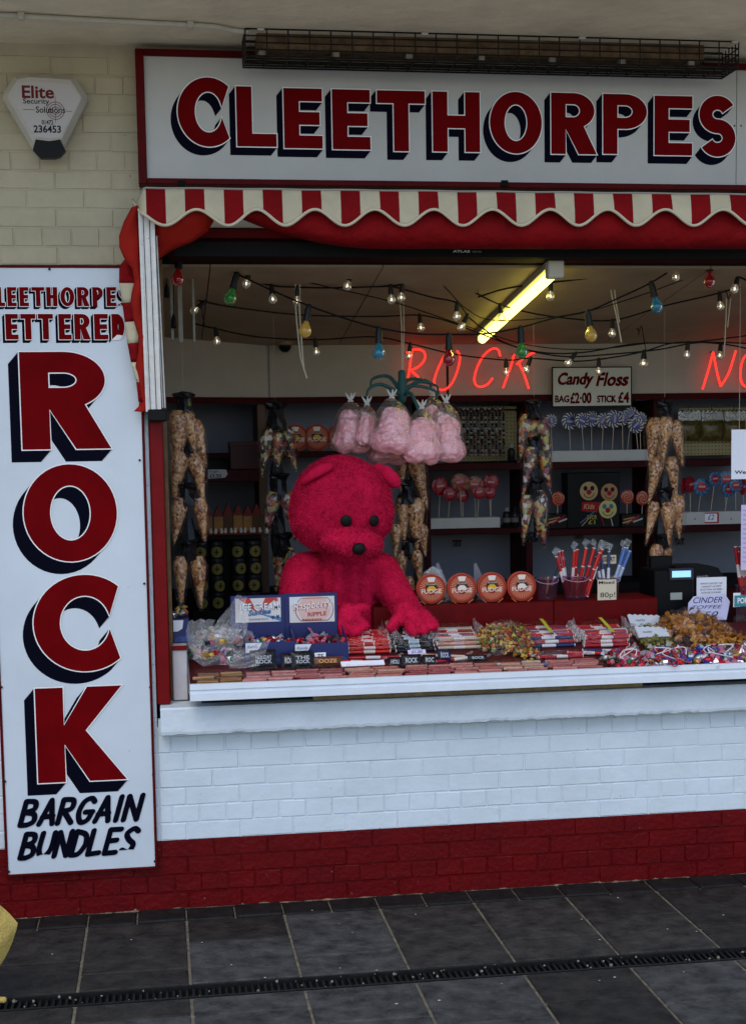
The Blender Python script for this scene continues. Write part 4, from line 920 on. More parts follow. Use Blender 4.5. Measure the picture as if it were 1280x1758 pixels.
def on_head(px, py):                                            # where the line of sight meets the head: eye and nose seats
    dg = bpy.context.evaluated_depsgraph_get(); dg.update(); ho = head.evaluated_get(dg); me = ho.to_mesh()
    bv = BVHTree.FromPolygons([ho.matrix_world @ v.co for v in me.vertices], [p.vertices[:] for p in me.polygons]); ho.to_mesh_clear()
    d = ray(px, py).normalized(); hit = bv.ray_cast(CAM, d); return (hit[0], hit[1]) if hit[0] else (P(px, py, .4), Vector((0, -1, 0)))
def fur(o, n, L, wd, seed):
    rg = random.Random(seed); dg = bpy.context.evaluated_depsgraph_get(); dg.update(); ev = o.evaluated_get(dg); me = ev.to_mesh(); me.calc_loop_triangles()
    vs_ = [v.co.copy() for v in me.vertices]; ns = [v.normal.copy() for v in me.vertices]; tr = [tuple(t.vertices) for t in me.loop_triangles]; ar = [t.area for t in me.loop_triangles]; ev.to_mesh_clear(); v = []
    for t in rg.choices(tr, ar, k=n):
        a, b = rg.random(), rg.random()
        if a+b > 1: a, b = 1-a, 1-b
        p = vs_[t[0]]*(1-a-b)+vs_[t[1]]*a+vs_[t[2]]*b; nn = (ns[t[0]]+ns[t[1]]+ns[t[2]]).normalized()
        if nn.y > .45: continue
        d = (nn+Vector((rg.gauss(0, .45), rg.gauss(0, .45), rg.gauss(-.35, .4)))).normalized(); s_ = d.cross(Vector((rg.gauss(0, 1), rg.gauss(0, 1), rg.gauss(0, 1)))).normalized()*wd; q = L*rg.uniform(.6, 1.3)
        v += [p-s_-nn*.002, p+s_-nn*.002, p+d*q]
    m = MB(); m.add(v, [(i, i+1, i+2) for i in range(0, len(v), 3)]); m.m = [rg.choice((0, 0, 1, 2)) for _ in m.f]; f = m.build('fur', [plush, M('light pile', (.62, .030, .095), .95, sheen=.3, spec=.03), M('dark pile', (.34, .004, .032), .95, spec=.03)], bear); return stuff(f)
for o_, n_, L_ in ((head, 30000, .010), (body_o, 40000, .010)): fur(o_, n_, L_, .0018, 5)
eye_m = M('black felt', (.004, .004, .004), .6, spec=.2)
bpy.context.view_layer.update()
for nm, px, py, rx, rz in (('eye', 593.5, 894, 10.3, 10.6), ('eye', 641.5, 894, 9.2, 10.3), ('nose', 615.5, 942, 12.5, 11)):
    h, nrm = on_head(px, py); h = h+Vector((0, -.012, 0)); nrm = (nrm*.55+Vector((0, -1, 0))*.45).normalized(); q = nrm.to_track_quat('Z', 'Y').to_matrix(); r_ = S(1, h.y)
    m = MB(); m.ball(h, (rx*r_, rz*r_, .009 if nm == 'eye' else .022), 18, 10, rot=q); m.build(nm, eye_m, bear, smooth=True)
# seam folds down the chest
# ================================================================== NEON, CEILING LIGHT, FESTOONS
nr = M('red neon tube', (.8, .03, .02), .3, emit=1.7, ecol=(1, .022, .015))
def neon(label, glyphs, y=YB-.04):
    t = thing('neon_sign', label, 'neon sign', tuple(P(glyphs[0][0][0][0], 660, y)))
    for g_ in glyphs:
        m = MB()
        for st_ in g_: m.tube(spline([P(px, py, y+.006*math.sin(px)) for px, py in st_], 5), .0056, 7)
        m.build('neon_letter', nr, t, smooth=True)
        q = P(*g_[0][0], y); mm = MB(); mm.tube([q, q+Vector((0, .045, 0))], .004, 5); mm.build('standoff', black, t)
    return t
O_ = [(738+18*math.cos(a)*1+ (0), 636+33*math.sin(a)) for a in ()]
neon('red neon handwriting reading ROCK on the bulkhead', [
    [[(697, 606), (712, 600), (726, 603), (729, 615), (720, 628), (704, 636)], [(707, 602), (703, 630), (700, 652)], [(704, 636), (716, 646), (722, 655), (727, 650)]],
    [[(774, 600), (762, 612), (751, 634), (745, 655), (752, 668), (765, 668), (777, 655), (786, 632), (789, 612), (784, 602)]],
    [[(858, 612), (854, 600), (842, 600), (828, 613), (817, 635), (814, 655), (822, 664), (836, 660), (845, 649)]],
    [[(882, 608), (876, 630), (863, 666)], [(919, 604), (902, 612), (886, 626)], [(889, 622), (898, 640), (907, 667)]]])
neon('red neon handwriting of which NO shows beside the hatch edge', [
    [[(1223, 604), (1216, 632), (1205, 668)], [(1223, 604), (1230, 640), (1236, 663)], [(1236, 663), (1250, 640), (1262, 602)]],
    [[(1290, 606), (1276, 614), (1270, 640), (1274, 660), (1288, 664), (1302, 650), (1306, 625), (1296, 608)]]])
# fluorescent batten on the ceiling
def onceil(px, py, drop=0.):
    n_ = Vector((0, csl, 1)).normalized(); return PP(px, py, (0, YB, zc(YB)-drop), n_)
a, b = onceil(828, 581, .05), onceil(948, 470, .05)
fl = thing('strip_light', 'lit yellowish fluorescent strip on the kiosk ceiling', 'light', tuple(a))
d = (b-a).normalized(); up = Vector((0, csl, 1)).normalized(); sd_ = d.cross(up)
tube_m = M('lit fluorescent tube', (1, .95, .45), .4, emit=2.6, ecol=(1, .94, .18))
m = MB(); m.tube([a-d*.01, b], .024, 10); m.build('tube', tube_m, fl, smooth=True)
m = MB(); v = [p+sd_*s_*.03+up*h_ for p in (a-d*.03, b+d*.05) for s_ in (-1, 1) for h_ in (.022, .05)]; m.add(v, [(0, 1, 3, 2), (4, 6, 7, 5), (0, 4, 5, 1), (2, 3, 7, 6), (0, 2, 6, 4), (1, 5, 7, 3)]); m.build('batten', M('dull batten', (.3, .28, .2), .5), fl)
for p in (b+d*.03,): m = MB(); m.bbox(p.x-.035, p.x+.035, p.y-.03, p.y+.03, p.z-.028, p.z+.048, .006); m.build('end_cap', M('cream end cap', (.48, .45, .36), .5), fl)
p = a-d*.02; m = MB(); m.bbox(p.x-.02, p.x+.02, p.y-.015, p.y+.015, p.z-.02, p.z+.05, .004); m.build('end_cap', MATS['cream end cap'], fl)
cap_m = M('lamp holder', (.006, .006, .006), .5, spec=.3)
def glass(name, col, emit=0.): return M(name, col, .08, trans=.55, coat=.6, emit=emit, ecol=col)
bulbs = {'green': glass('green glass', (.03, .22, .04), .05), 'red': glass('red glass', (.30, .010, .012), .04), 'amber': glass('amber glass', (.45, .30, .05), .08), 'blue': glass('blue glass', (.02, .20, .30), .05)}
clear = film('clear bulb glass', (1, .95, .85), .22, .7, .12, 5, .14); fil_m = M('glowing filament', (1, .8, .4), .4, emit=3.2, ecol=(1, .85, .58)); base_m = M('brass bulb base', (.5, .38, .2), .35, metal=.8)
BULB = [(.004, .0), (.011, -.004), (.012, -.012), (.020, -.023), (.026, -.035), (.0285, -.047), (.026, -.058), (.018, -.068), (.009, -.074), (.001, -.076)]
SMALL = [(.008, 0), (.010, -.006), (.017, -.016), (.0195, -.027), (.017, -.038), (.008, -.045), (.001, -.047)]
def lamp_at(root, q, col, rot=0., rx=0.):
    R_ = Matrix.Translation(q) @ Euler((rx, rot, 0)).to_matrix().to_4x4(); r3 = R_.to_3x3()
    big = col != 'clear'; hl = .062 if big else .034; hr = .0155 if big else .0115
    h = MB(); h.lathe([(hr*.5, .012), (hr*.7, .004), (hr*.8, 0), (hr, -.012), (hr, -hl*.7), (hr*1.15, -hl)], q, 9, mat=r3); ho = h.build('lamp_holder', cap_m, root, auto=35)
    o = r3 @ Vector((0, 0, -hl+.002)); b_ = MB(); b_.lathe(BULB if big else SMALL, q+o, 12, mat=r3); b_.build('bulb', bulbs[col] if big else clear, ho, smooth=True)
    f_ = MB(); k = -hl-(.045 if big else .022); s_ = .006 if big else .0042
    if big: f_.tube([q+r3 @ Vector(p) for p in ((-.008, 0, k), (-.004, 0, k-.012), (0, 0, k), (.004, 0, k-.012), (.008, 0, k))], .0012, 4)
    else: f_.ball(q+r3 @ Vector((0, 0, k)), (s_*.8, s_*.8, s_*1.3), 6, 5)
    f_.build('filament', (base_m if big else fil_m), ho)
def festoon(label, y, pts, lamps, r=.0040):
    pw = [P(px, py, yy) for px, py, yy in pts]; root = thing('festoon_cable', label, 'string lights', tuple(pw[0]))
    m = MB(); sp = spline(pw, 6); m.tube(sp, r, 5); m.build('cable', cable_m, root)
    for q in (pw[0], pw[-1]):
        m = MB(); m.tube([q, (q.x, max(q.y, WT+.01), max(q.z+.01, zc(max(q.y, WT))+.002))], .0011, 4); m.build('end_tie', cable_m, root)
    for px, py, col, *ro in lamps:
        best = min(sp, key=lambda p: (prj(p)[0]-px)**2); q = best.copy(); q.z -= .004; lamp_at(root, q, col, *(ro or (rnd(-.12, .12), rnd(-.1, .1))))
    return root
def prj(p):
    d = Vector(p)-CAM; zf = d.dot(FW); return CX+FPX*d.dot(RR)/zf, CY+FPX*d.dot(DD)/zf
festoon('string of big coloured bulbs sagging from the jamb past the fluorescent strip', .2,
        [(300, 440, .3), (365, 448, .3), (415, 474, .3), (470, 500, .3), (530, 525, .3), (590, 546, .3), (650, 563, .3), (715, 573, .3), (770, 574, .3), (830, 573, .3), (893, 562, .3), (950, 546, .3), (1008, 534, .3), (1060, 512, .3), (1117, 485, .3), (1165, 455, .3), (1200, 438, .3)],
        [(409, 0, 'green', .3), (527, 0, 'amber', .18), (648, 0, 'blue', .02), (771, 0, 'red', .0), (892, 0, 'green', -.05), (1009, 0, 'amber', -.15), (1118, 0, 'blue', -.25)])
festoon('short coloured string with red bulbs looped high by the awning rail', .2, [(1165, 452, .28), (1190, 443, .26), (1217, 440, .25), (1245, 446, .25), (1300, 472, .25)], [(1217, 0, 'red', 0)])
festoon('cable end with one red bulb hung beside the jamb light', .2, [(296, 430, .2), (308, 434, .2), (322, 432, .2)], [(309, 0, 'red', .1)])
festoon('upper string of small clear bulbs looped along the hatch head', .35,
        [(345, 455, .4), (390, 463, .38), (428, 463, .36), (455, 452, .35), (480, 443, .35)], [(430, 0, 'clear', .25)])
festoon('small clear bulbs on a long sagging string below the head rail', .5,
        [(360, 458, .5), (420, 478, .5), (466, 490, .5), (510, 493, .5), (580, 494, .5), (670, 491, .5), (690, 487, .5), (720, 480, .5), (742, 472, .55), (760, 480, .6), (800, 495, .65), (850, 520, .7), (900, 535, .8), (960, 545, .8), (1050, 550, .8), (1140, 525, .7), (1234, 503, .6), (1300, 482, .5)],
        [(466, 0, 'clear'), (509, 0, 'clear'), (670, 0, 'clear'), (689, 0, 'clear'), (855, 0, 'clear', -.1), (1049, 0, 'clear'), (1234, 0, 'clear', -.1)])
festoon('small clear bulbs on a string dropping steeply behind the coloured bulbs', .6,
        [(565, 446, .4), (602, 468, .42), (640, 483, .5), (690, 496, .55), (740, 510, .6), (784, 520, .6), (805, 545, .7), (830, 565, .8), (870, 590, .95), (930, 605, 1.0), (1000, 605, 1.0), (1090, 590, 1.0), (1180, 588, 1.0), (1290, 575, 1.0)],
        [(600, 0, 'clear', .3), (784, 0, 'clear'), (802, 0, 'clear', .5), (985, 0, 'clear', .7), (1186, 0, 'clear', .1)])
festoon('low string of small clear bulbs under the ceiling edge', 1.1,
        [(335, 510, .8), (350, 518, .8), (420, 530, .9), (510, 540, 1.0), (600, 543, 1.0), (660, 543, 1.0), (720, 541, 1.0), (770, 552, 1.0), (830, 575, 1.0), (900, 600, 1.1), (970, 612, 1.1), (1050, 608, 1.1), (1130, 600, 1.1), (1200, 588, 1.1), (1290, 590, 1.1)],
        [(352, 0, 'clear', .9), (716, 0, 'clear'), (1108, 0, 'clear')])
festoon('lowest string of small clear bulbs crossing in front of the neon', 1.3,
        [(335, 556, 1.0), (370, 564, 1.0), (440, 578, 1.2), (541, 583, 1.2), (640, 578, 1.2), (704, 590, 1.2), (780, 608, 1.2), (868, 618, 1.2), (910, 615, 1.2), (990, 620, 1.2), (1060, 612, 1.2), (1105, 603, 1.2), (1160, 588, 1.2), (1236, 590, 1.2), (1290, 600, 1.2)],
        [(369, 0, 'clear'), (541, 0, 'clear'), (702, 0, 'clear'), (868, 0, 'clear'), (907, 0, 'clear', .4), (1028, 0, 'clear'), (1105, 0, 'clear'), (1237, 0, 'clear')])
festoon('string of small clear bulbs rising from the strip light to the head rail', .5,
        [(820, 510, .6), (870, 495, .55), (945, 485, .45), (1020, 476, .4), (1100, 462, .36), (1158, 452, .34), (1190, 440, .33)], [(948, 0, 'clear'), (1158, 0, 'clear')])
festoon('string of small clear bulbs running from the head rail to the hatch edge', .5,
        [(1225, 440, .33), (1245, 455, .34), (1266, 474, .36), (1300, 490, .36)], [(1266, 0, 'clear', .3)])
for i, pts in enumerate(([(395, 440, .4), (470, 470, .45), (560, 492, .5), (680, 520, .6), (800, 560, .8), (905, 592, 1.0), (1010, 600, 1.0), (1120, 588, 1.0)], [(740, 470, .5), (770, 500, .55), (800, 530, .6), (850, 550, .7), (980, 540, .6), (1090, 510, .5), (1200, 470, .4), (1300, 440, .35)], [(345, 515, .8), (350, 555, .9), (353, 560, .9)], [(1095, 575, 1.2), (1100, 560, 1.0), (1104, 580, 1.1), (1108, 602, 1.2)])):
    t = thing('loose_cable', ('slack black cable crossing the lamp strings from the jamb side', 'slack black cable rising from the strip light towards the hatch edge', 'short black drop cable joining two lamp strings by the jamb', 'short looped black cable above the price board')[i], 'cable', tuple(P(*pts[0]))); m = MB(); m.tube(spline([P(*q) for q in pts], 5), .0026, 5); m.build('cable', cable_m, t)
    q = P(*pts[0]); m = MB(); m.tube([q, q+Vector((.004, .004, .02)), q+Vector((-.006, .006, .035))], .003, 4); m.build('tie', cable_m, t)
# hanging ropes, hooks, camera
for lab, pts, r in (('looped pale rope with a knotted end hanging from the ceiling', [(508, 462, .5), (507, 520, .5), (512, 580, .5), (516, 612, .5), (519, 625, .5), (527, 650, .5)], .004), ('thin slanting pale cord hung between the lamps near the ceiling hook', [(1044, 468, .6), (1050, 510, .6), (1058, 545, .62), (1066, 588, .62)], .004), ('pair of thin pale cords hung by the neon NO', [(1246, 512, .6), (1245, 550, .6), (1242, 612, .6)], .0028)):
    t = thing('rope', lab, 'rope', tuple(P(*pts[0])))
    m = MB(); sp = spline([P(*q) for q in pts], 5); m.tube(sp, r, 5); m.build('strand', twine, t)
    m = MB(); m.tube([p+Vector((.022*(1-i/len(sp)), 0, .0)) for i, p in enumerate(sp[:-4])], r, 5); m.build('strand', twine, t)
    q = sp[0]; m = MB(); m.tube([Vector((q.x, q.y+.02, zc(q.y+.02)+.003)), q+Vector((0, 0, .03)), q+Vector((.01, 0, -.005)), q+Vector((.02, 0, .02))], .003, 5); m.build('hook', black, t)
q = P(489, 592, YB-.06)
t = thing('dome_camera', 'small black dome camera under the ceiling edge', 'camera', tuple(q)); m = MB(); m.lathe([(.042, .028), (.042, 0), (.036, -.004)], q, 16); m.build('housing', M('tan housing', (.22, .16, .10), .6), t, auto=40); m = MB(); m.ball(q+Vector((0, 0, -.006)), (.034, .034, .034), 14, 10); m.build('dome', black, t, smooth=True)
# trunking with hanging plug on the left of the ceiling
t = thing('cable_trunking', 'cream cable trunking with black plugs beside the jamb', 'trunking', tuple(P(318, 588, .4)))
for px, w_, yb_ in ((292, 5, 585), (305, 8, 588), (330, 4, 588)):
    x0, x1, z0, z1 = RC(px, 446, px+w_, yb_, .42); m = MB(); m.bbox(x0, x1, .42, .44, z0, z1, .002); m.build('duct', M('cream duct', (.27, .25, .20), .6, .2, 12), t)
x0, x1, z0, z1 = RC(287, 447, 300, 472, .41); m = MB(); m.bbox(x0, x1, .40, .418, z0, z1, .003); m.build('junction_box', M('cream box', (.48, .44, .33), .6), t)
for px, ya, yb_ in ((286, 450, 487), (298, 455, 540)):
    m = MB(); a, b = P(px, ya, .40), P(px, yb_, .40); m.tube([a, b], .002, 5); m.tube([b, b-Vector((0, 0, .02)), b-Vector((0, 0, .055)), b-Vector((0, 0, .06))], [.004, .011, .013, .008], 7); m.build('plug', cable_m, t)
# candy floss price board
t = thing('price_board', 'white hand painted price board reading Candy Floss under the neon', 'sign', tuple(P(1015, 697, YB-.03)))
PYB = YB-.05
pcard('frame', 947, 629.5, 1084, 698.5, PYB+.001, black, t, .008); pcard('panel', 949, 631.5, 1082, 696.5, PYB-.002, M('cream board', (.46, .45, .39), .5), t)
ptext(t, 'Candy', 957, 640, 1018, 667, PYB-.0035, navy, bold=.03, shear=.25); ptext(t, 'Candy', 958, 639, 1019, 666, PYB-.0045, letter_red, bold=.012, shear=.25)
ptext(t, 'Floss', 1022, 640, 1078, 663, PYB-.0035, navy, bold=.03, shear=.25); ptext(t, 'Floss', 1023, 639, 1079, 662, PYB-.0045, letter_red, bold=.012, shear=.25)
for body, r in (('BAG', (952, 679, 976, 691)), ('\u00a32\u00b700', (978, 674, 1014, 693)), ('STICK', (1024, 679, 1057, 691)), ('\u00a34', (1060, 673, 1079, 692))):
    ptext(t, body, *r, PYB-.0035, navy, bold=.035); ptext(t, body, r[0]+.6, r[1]-.5, r[2]+.6, r[3]-.5, PYB-.0045, letter_red, bold=.0)
# ================================================================== GOODS ON THE COUNTER
tn = Vector((0, -(tz1_-tz0), ty1-ty0)).normalized(); tilt_a = math.atan2(tz1_-tz0, ty1-ty0)
def PT(px, py, h=0.): return PP(px, py, Vector((0, ty0, tz0))+tn*h, tn)
TR = Euler((tilt_a, 0, 0)).to_matrix().to_4x4()
def lean(q, a, rz=0.): return Matrix.Translation(q) @ Matrix.Rotation(rz, 4, 'Z') @ Matrix.Rotation(-a, 4, 'X')   # upright local frame tipped back by a
lipy = lambda px: 1174-(px-330)*.0363
foil = [M('red foil', (.35, .015, .03), .25, metal=.5), M('green foil', (.02, .14, .05), .25, metal=.5), M('blue foil', (.02, .04, .25), .25, metal=.5), M('silver foil', (.55, .55, .58), .2, metal=.7), M('pink wrap', (.45, .13, .20), .3), M('gold foil', (.45, .27, .06), .25, metal=.5), M('dark wrap', (.015, .014, .02), .2, coat=.5), M('purple wrap', (.12, .03, .20), .3)]
def heap(m, cx, cy, rx, ry, h, n, size, mats_w, base):
    for _ in range(n):
        a = rnd(0, 2*PI); r = math.sqrt(random.random()); x, y = cx+rx*r*math.cos(a), cy+ry*r*math.sin(a)
        z = base(y)+h*(1-r*r)**.6*rnd(.55, 1.05)+size*.4; mi = random.choices(range(len(mats_w)), mats_w)[0]; s = size*rnd(.7, 1.3)
        if size > .0165: m.ball((x, y, z), (s*1.1, s*.75, s*.7), 7, 5, mi, Euler((rnd(-.6, .6), rnd(-.6, .6), rnd(0, 6))).to_matrix())
        else: m.lump((x, y, z), s, mi, .35)
        if random.random() < .45:                               # twisted wrapper end
            d = Vector((rnd(-1, 1), rnd(-1, 1), rnd(-.2, .8))).normalized(); u = d.orthogonal().normalized()*s*.7; c = Vector((x, y, z)); e = c+d*s*2.1
            m.add([c+d*s*.7, e+u, e+u*.1+d*s*.25, e-u], [(0, 1, 2, 3)], mi if size < .0165 or len(mats_w) < 8 else random.choice((3, 3, mi)))
_ = None
def film_dome(cx, cy, rx, ry, h, base, name, parent, mat=FILM, jag=.12, n=20, rows=7, seed=1):
    random.seed(seed); v = []
    for i in range(rows):
        t = i/(rows-1)*PI/2
        for j in range(n): a = 2*PI*j/n; k = 1+rnd(-jag, jag); x, y = cx+rx*math.cos(t)*k*math.cos(a), cy+ry*math.cos(t)*k*math.sin(a); v.append((x, y, base(y)+max(.002, h*math.sin(t)*(1+rnd(-jag, jag)))))
    mm = MB(); mm.add(v, [(i*n+j, i*n+(j+1) % n, (i+1)*n+(j+1) % n, (i+1)*n+j) for i in range(rows-1) for j in range(n)]); return mm.build(name, mat, parent)
# --- front row: trays of sliced rock and nougat bars
bar_cols = {'brown': [(.20, .085, .02), (.32, .18, .08), (.13, .05, .015)], 'pink': [(.36, .12, .11), (.42, .17, .15), (.28, .08, .07)], 'rose': [(.30, .07, .07), (.24, .05, .05), (.40, .16, .14)], 'peach': [(.42, .22, .15), (.36, .13, .10), (.45, .27, .18)], 'cream': [(.45, .34, .24), (.33, .12, .10), (.40, .24, .18)]}
def bar_mesh(w, d, h, mat):
    m = MB(); m.bbox(-w/2, w/2, -d/2, d/2, 0, h, .003); me = bpy.data.meshes.new('bar'); me.from_pydata(m.v, [], m.f); me.materials.append(mat); return me
BM = {}
packs = [(334, 412, 'brown', 'flat pack of brown nut brittle bars at the bag end of the tray'), (416, 503, 'pink', 'flat pack of pale pink rock bars next to the brown brittle'), (507, 590, 'rose', 'flat pack of dark rose rock bars below the raspberry box'), (594, 688, 'peach', 'flat pack of peach and pink bars below the red rock sticks'), (692, 770, 'rose', 'flat pack of rose bars below the black rock sticks'), (774, 856, 'pink', 'flat pack of pink bars below the multicoloured sticks'), (860, 930, 'cream', 'flat pack with long cream bars below the brown leaf mix'), (934, 1020, 'pink', 'flat pack of loose pink bars below the tagged stick bundle')]
for xa, xb, kind, lab in packs:
    a, b = PT(xa, lipy(xa)-8), PT(xb, lipy(xb)-8); t = thing('sweet_bar_pack', lab, 'sweets', ((a.x+b.x)/2, ty0+.05, tray(ty0+.05)), 'flat packs of bars along the counter lip')
    y0_, y1_ = ty0+.006, ty0+.112; nr_, nc = 5, 2
    for r in range(nr_):
        off = rnd(-.012, .012); ww = (b.x-a.x)/nc
        for c_ in range(nc):
            ci = random.randrange(3); key = (kind, ci, round(ww, 3))
            if key not in BM: BM[key] = bar_mesh(ww-.005, .0135, .013, M('%s bar %d' % (kind, ci), bar_cols[kind][ci], .3, .25, 40, coat=.5))
            yy = y0_+(r+.5)*(y1_-y0_)/nr_; x = a.x+(c_+.5)*ww+off*1.2
            link('bar', BM[key], t, Matrix.Translation((x, yy, tray(yy)+.014+rnd(0, .006))) @ TR @ Matrix.Rotation(rnd(-.05, .05), 4, 'Z'))
    m = MB(); m.bbox(a.x+.001, b.x-.001, y0_, y1_, 0, .012, .003); o = m.build('pack_base', M('dark pack base', (.045, .018, .014), .4, .3, 30), t)
    for vv in o.data.vertices: vv.co.z += tray(vv.co.y)+.001
    m = MB(); n = 8; v = []
    for i in range(n+1):
        for j in range(5): x = a.x+(b.x-a.x)*i/n; yy = y0_-.004+(y1_-y0_+.008)*j/4; v.append((x, yy, tray(yy)+.038+rnd(-.004, .004)))
    m.add(v, [(i*5+j, (i+1)*5+j, (i+1)*5+j+1, i*5+j+1) for i in range(n) for j in range(4)]); m.build('wrapper', FILM, t)
# --- bundles of rock sticks
def stick_mesh(name, L, r, col, band, tip=(.6, .55, .52), stripe=None):
    m = MB(); n = 8; xs = [-.5, -.485, -.13, -.11, .11, .13, .485, .5]; mi = [1, 0, 1, 2, 1, 0, 1]
    for i in range(7):
        v = [(xs[k]*L, r*math.cos(2*PI*j/n), r*math.sin(2*PI*j/n)) for k in (i, i+1) for j in range(n)]
        m.add(v, [(j, n+j, n+(j+1) % n, (j+1) % n) for j in range(n)], mi[i])
        if i in (0, 6): m.add(v[:n] if i == 0 else v[n:], [tuple(range(n)) if i == 0 else tuple(range(n-1, -1, -1))], 1)
    if stripe:
        for k in range(3):
            a = PI/2+(k-1)*.8; m.tube([(-.46*L, r*1.02*math.cos(a), r*1.02*math.sin(a)), (.46*L, r*1.02*math.cos(a+.5), r*1.02*math.sin(a+.5))], r*.16, 4, mi=3)
    me = bpy.data.meshes.new('rock_stick'); me.from_pydata(m.v, [], m.f)
    for q in (M(name, col, .18, coat=.8), M('rock white', tip, .3), M('%s band' % name, band, .3), M('%s stripe' % name, stripe or col, .2, coat=.6)): me.materials.append(q)
    me.polygons.foreach_set('material_index', m.m); me.polygons.foreach_set('use_smooth', [True]*len(m.f)); return me
RED = stick_mesh('red rock', .19, .008, (.42, .012, .012), (.55, .42, .40)); BLK = stick_mesh('black rock', .19, .008, (.010, .011, .013), (.30, .38, .45), (.45, .48, .5))
NVY = stick_mesh('navy rock', .24, .0078, (.015, .025, .10), (.5, .5, .55)); YEL = stick_mesh('yellow stripe rock', .19, .008, (.45, .35, .25), (.5, .48, .45), stripe=(.5, .03, .03)); SIL = stick_mesh('grey stripe rock', .19, .008, (.40, .40, .42), (.3, .33, .36), stripe=(.02, .02, .03))
RDP = stick_mesh('plain red rock', .24, .0095, (.42, .014, .014), (.36, .012, .012), (.45, .06, .05)); BLP = stick_mesh('plain blue rock', .24, .0085, (.06, .13, .36), (.30, .36, .5), (.2, .28, .5))
CRM = stick_mesh('crimson rock', .24, .0085, (.30, .010, .018), (.55, .5, .5)); BLU = stick_mesh('sky blue rock', .24, .0078, (.10, .16, .35), (.5, .52, .55))
def bundle(label, xa, xb, yfront, yback, meshes, layers=2, tagx=None):
    a, b = PT(xa, yfront), PT(xb, yfront); y0_ = PT((xa+xb)/2, yfront).y; y1_ = PT((xa+xb)/2, yback, .03).y; cx = (a.x+b.x)/2; L = b.x-a.x
    t = thing('rock_bundle', label, 'rock sticks', (cx, (y0_+y1_)/2, tray((y0_+y1_)/2)), 'bundles of seaside rock sticks on the counter'); n = max(3, int((y1_-y0_)/.0172)); k = 0
    for ly in range(layers):
        for i in range(n-ly):
            me = meshes[k % len(meshes)]; k += 1; bw = max(v.co.x for v in me.vertices)*2; y = y0_+(i+.5+ly*.5)*(y1_-y0_)/n
            link('stick', me, t, Matrix.Translation((cx+rnd(-.012, .012), y, tray(y)+.009+ly*.0145)) @ Matrix.Rotation(rnd(-.06, .06), 4, 'Z') @ Matrix.Rotation(rnd(0, 6), 4, 'X') @ Matrix.Diagonal((L/bw*rnd(.94, 1), 1, 1, 1)))
    m = MB(); nn = 8; v = []
    for i in range(nn+1):
        for j in range(7): x = a.x-.012+(L+.024)*i/nn; y = y0_-.006+(y1_-y0_+.012)*j/6; e = 1 if 0 < j < 6 and 0 < i < nn else .35; v.append((x+rnd(-.003, .003), y, tray(y)+(.018+.016*layers)*e+rnd(-.003, .004)))
    m.add(v, [(i*7+j, (i+1)*7+j, (i+1)*7+j+1, i*7+j+1) for i in range(nn) for j in range(6)]); m.build('wrapper', FILM, t)
    for sx in (-1, 1):
        xe = a.x-.004 if sx < 0 else b.x+.004; mm = MB(); v = []
        for i in range(5):
            for j in range(8): y = y0_+(y1_-y0_)*j/7; v.append((xe+sx*(.004+.010*i)+rnd(-.006, .006), y+rnd(-.006, .006), tray(y)+.008+(.016*layers)*(1+.5*math.sin(i*1.4+j))*rnd(.4, 1.2)))
        mm.add(v, [(i*8+j, (i+1)*8+j, (i+1)*8+j+1, i*8+j+1) for i in range(4) for j in range(7)]); mm.build('wrapper_end', FILMH, t)
    if tagx:
        m = MB(); v = []
        for j in range(6): y = y0_+(y1_-y0_)*j/5; z = tray(y)+.022+.0155*layers+rnd(0, .003); v += [(cx+tagx-.008, y, z), (cx+tagx+.008, y, z)]
        m.add(v, [(2*j, 2*j+1, 2*j+3, 2*j+2) for j in range(5)]); m.build('tape', M('lime tape', (.38, .40, .03), .5), t)
    return t
bundle('wrapped bundle of red rock sticks under the bear left hand', 597, 672, 1124, 1083, [RED, RED, RDP], 3)
bundle('wrapped bundle of black rock sticks with silver bands under the bear paw', 673, 746, 1121, 1080, [BLK], 3)
bundle('wrapped bundle of yellow and striped rock sticks next to the black sticks', 748, 824, 1116, 1078, [YEL, SIL, RED, NVY, YEL, BLK, CRM], 3)
bundle('wrapped navy and red rock sticks with lime tape beside the brown leaf mix', 897, 990, 1113, 1076, [NVY, CRM, RDP, BLU, CRM, SIL, RDP], 3, .01)
bundle('wrapped crimson rock sticks with lime tape beside the header cards', 1004, 1086, 1112, 1074, [CRM, RDP, NVY, RED, CRM, SIL, CRM], 3, .02)
bundle('single layer of thick crimson sticks lying before the taped bundle', 922, 998, 1131, 1118, [CRM], 1)
# --- loose sticks and sweets lying between the packs
rl_ = random.Random(4)
for px, py, me, lab in ((612, 1136, RED, 'loose red stick lying below the red bundle'), (640, 1129, CRM, 'loose crimson stick across the end of the red bundle'), (760, 1126, YEL, 'loose pale striped stick below the striped bundle'), (790, 1131, CRM, 'loose crimson stick between the bars and the striped bundle'), (855, 1141, NVY, 'loose navy stick before the brown sweet mix'), (970, 1139, BLU, 'loose pale blue stick over the pink bars'), (1010, 1121, RED, 'loose red stick leaning on the wrapped sweets'), (1045, 1117, NVY, 'loose navy stick before the crimson bundle')):
    q = PT(px, py, .012); t = thing('rock_stick', lab, 'rock stick', tuple(q)); link('stick', me, t, Matrix.Translation(q) @ TR @ Matrix.Rotation(rl_.uniform(-.25, .25), 4, 'Z') @ Matrix.Rotation(rl_.uniform(0, 6), 4, 'X'))
    a = q+Vector((.1, 0, .004)); mm = MB(); mm.add([a, a+Vector((.03, .01, .014)), a+Vector((.035, -.012, .010)), a+Vector((.02, -.016, .002))], [(0, 1, 2, 3)]); mm.build('wrapper_end', FILMH, t)
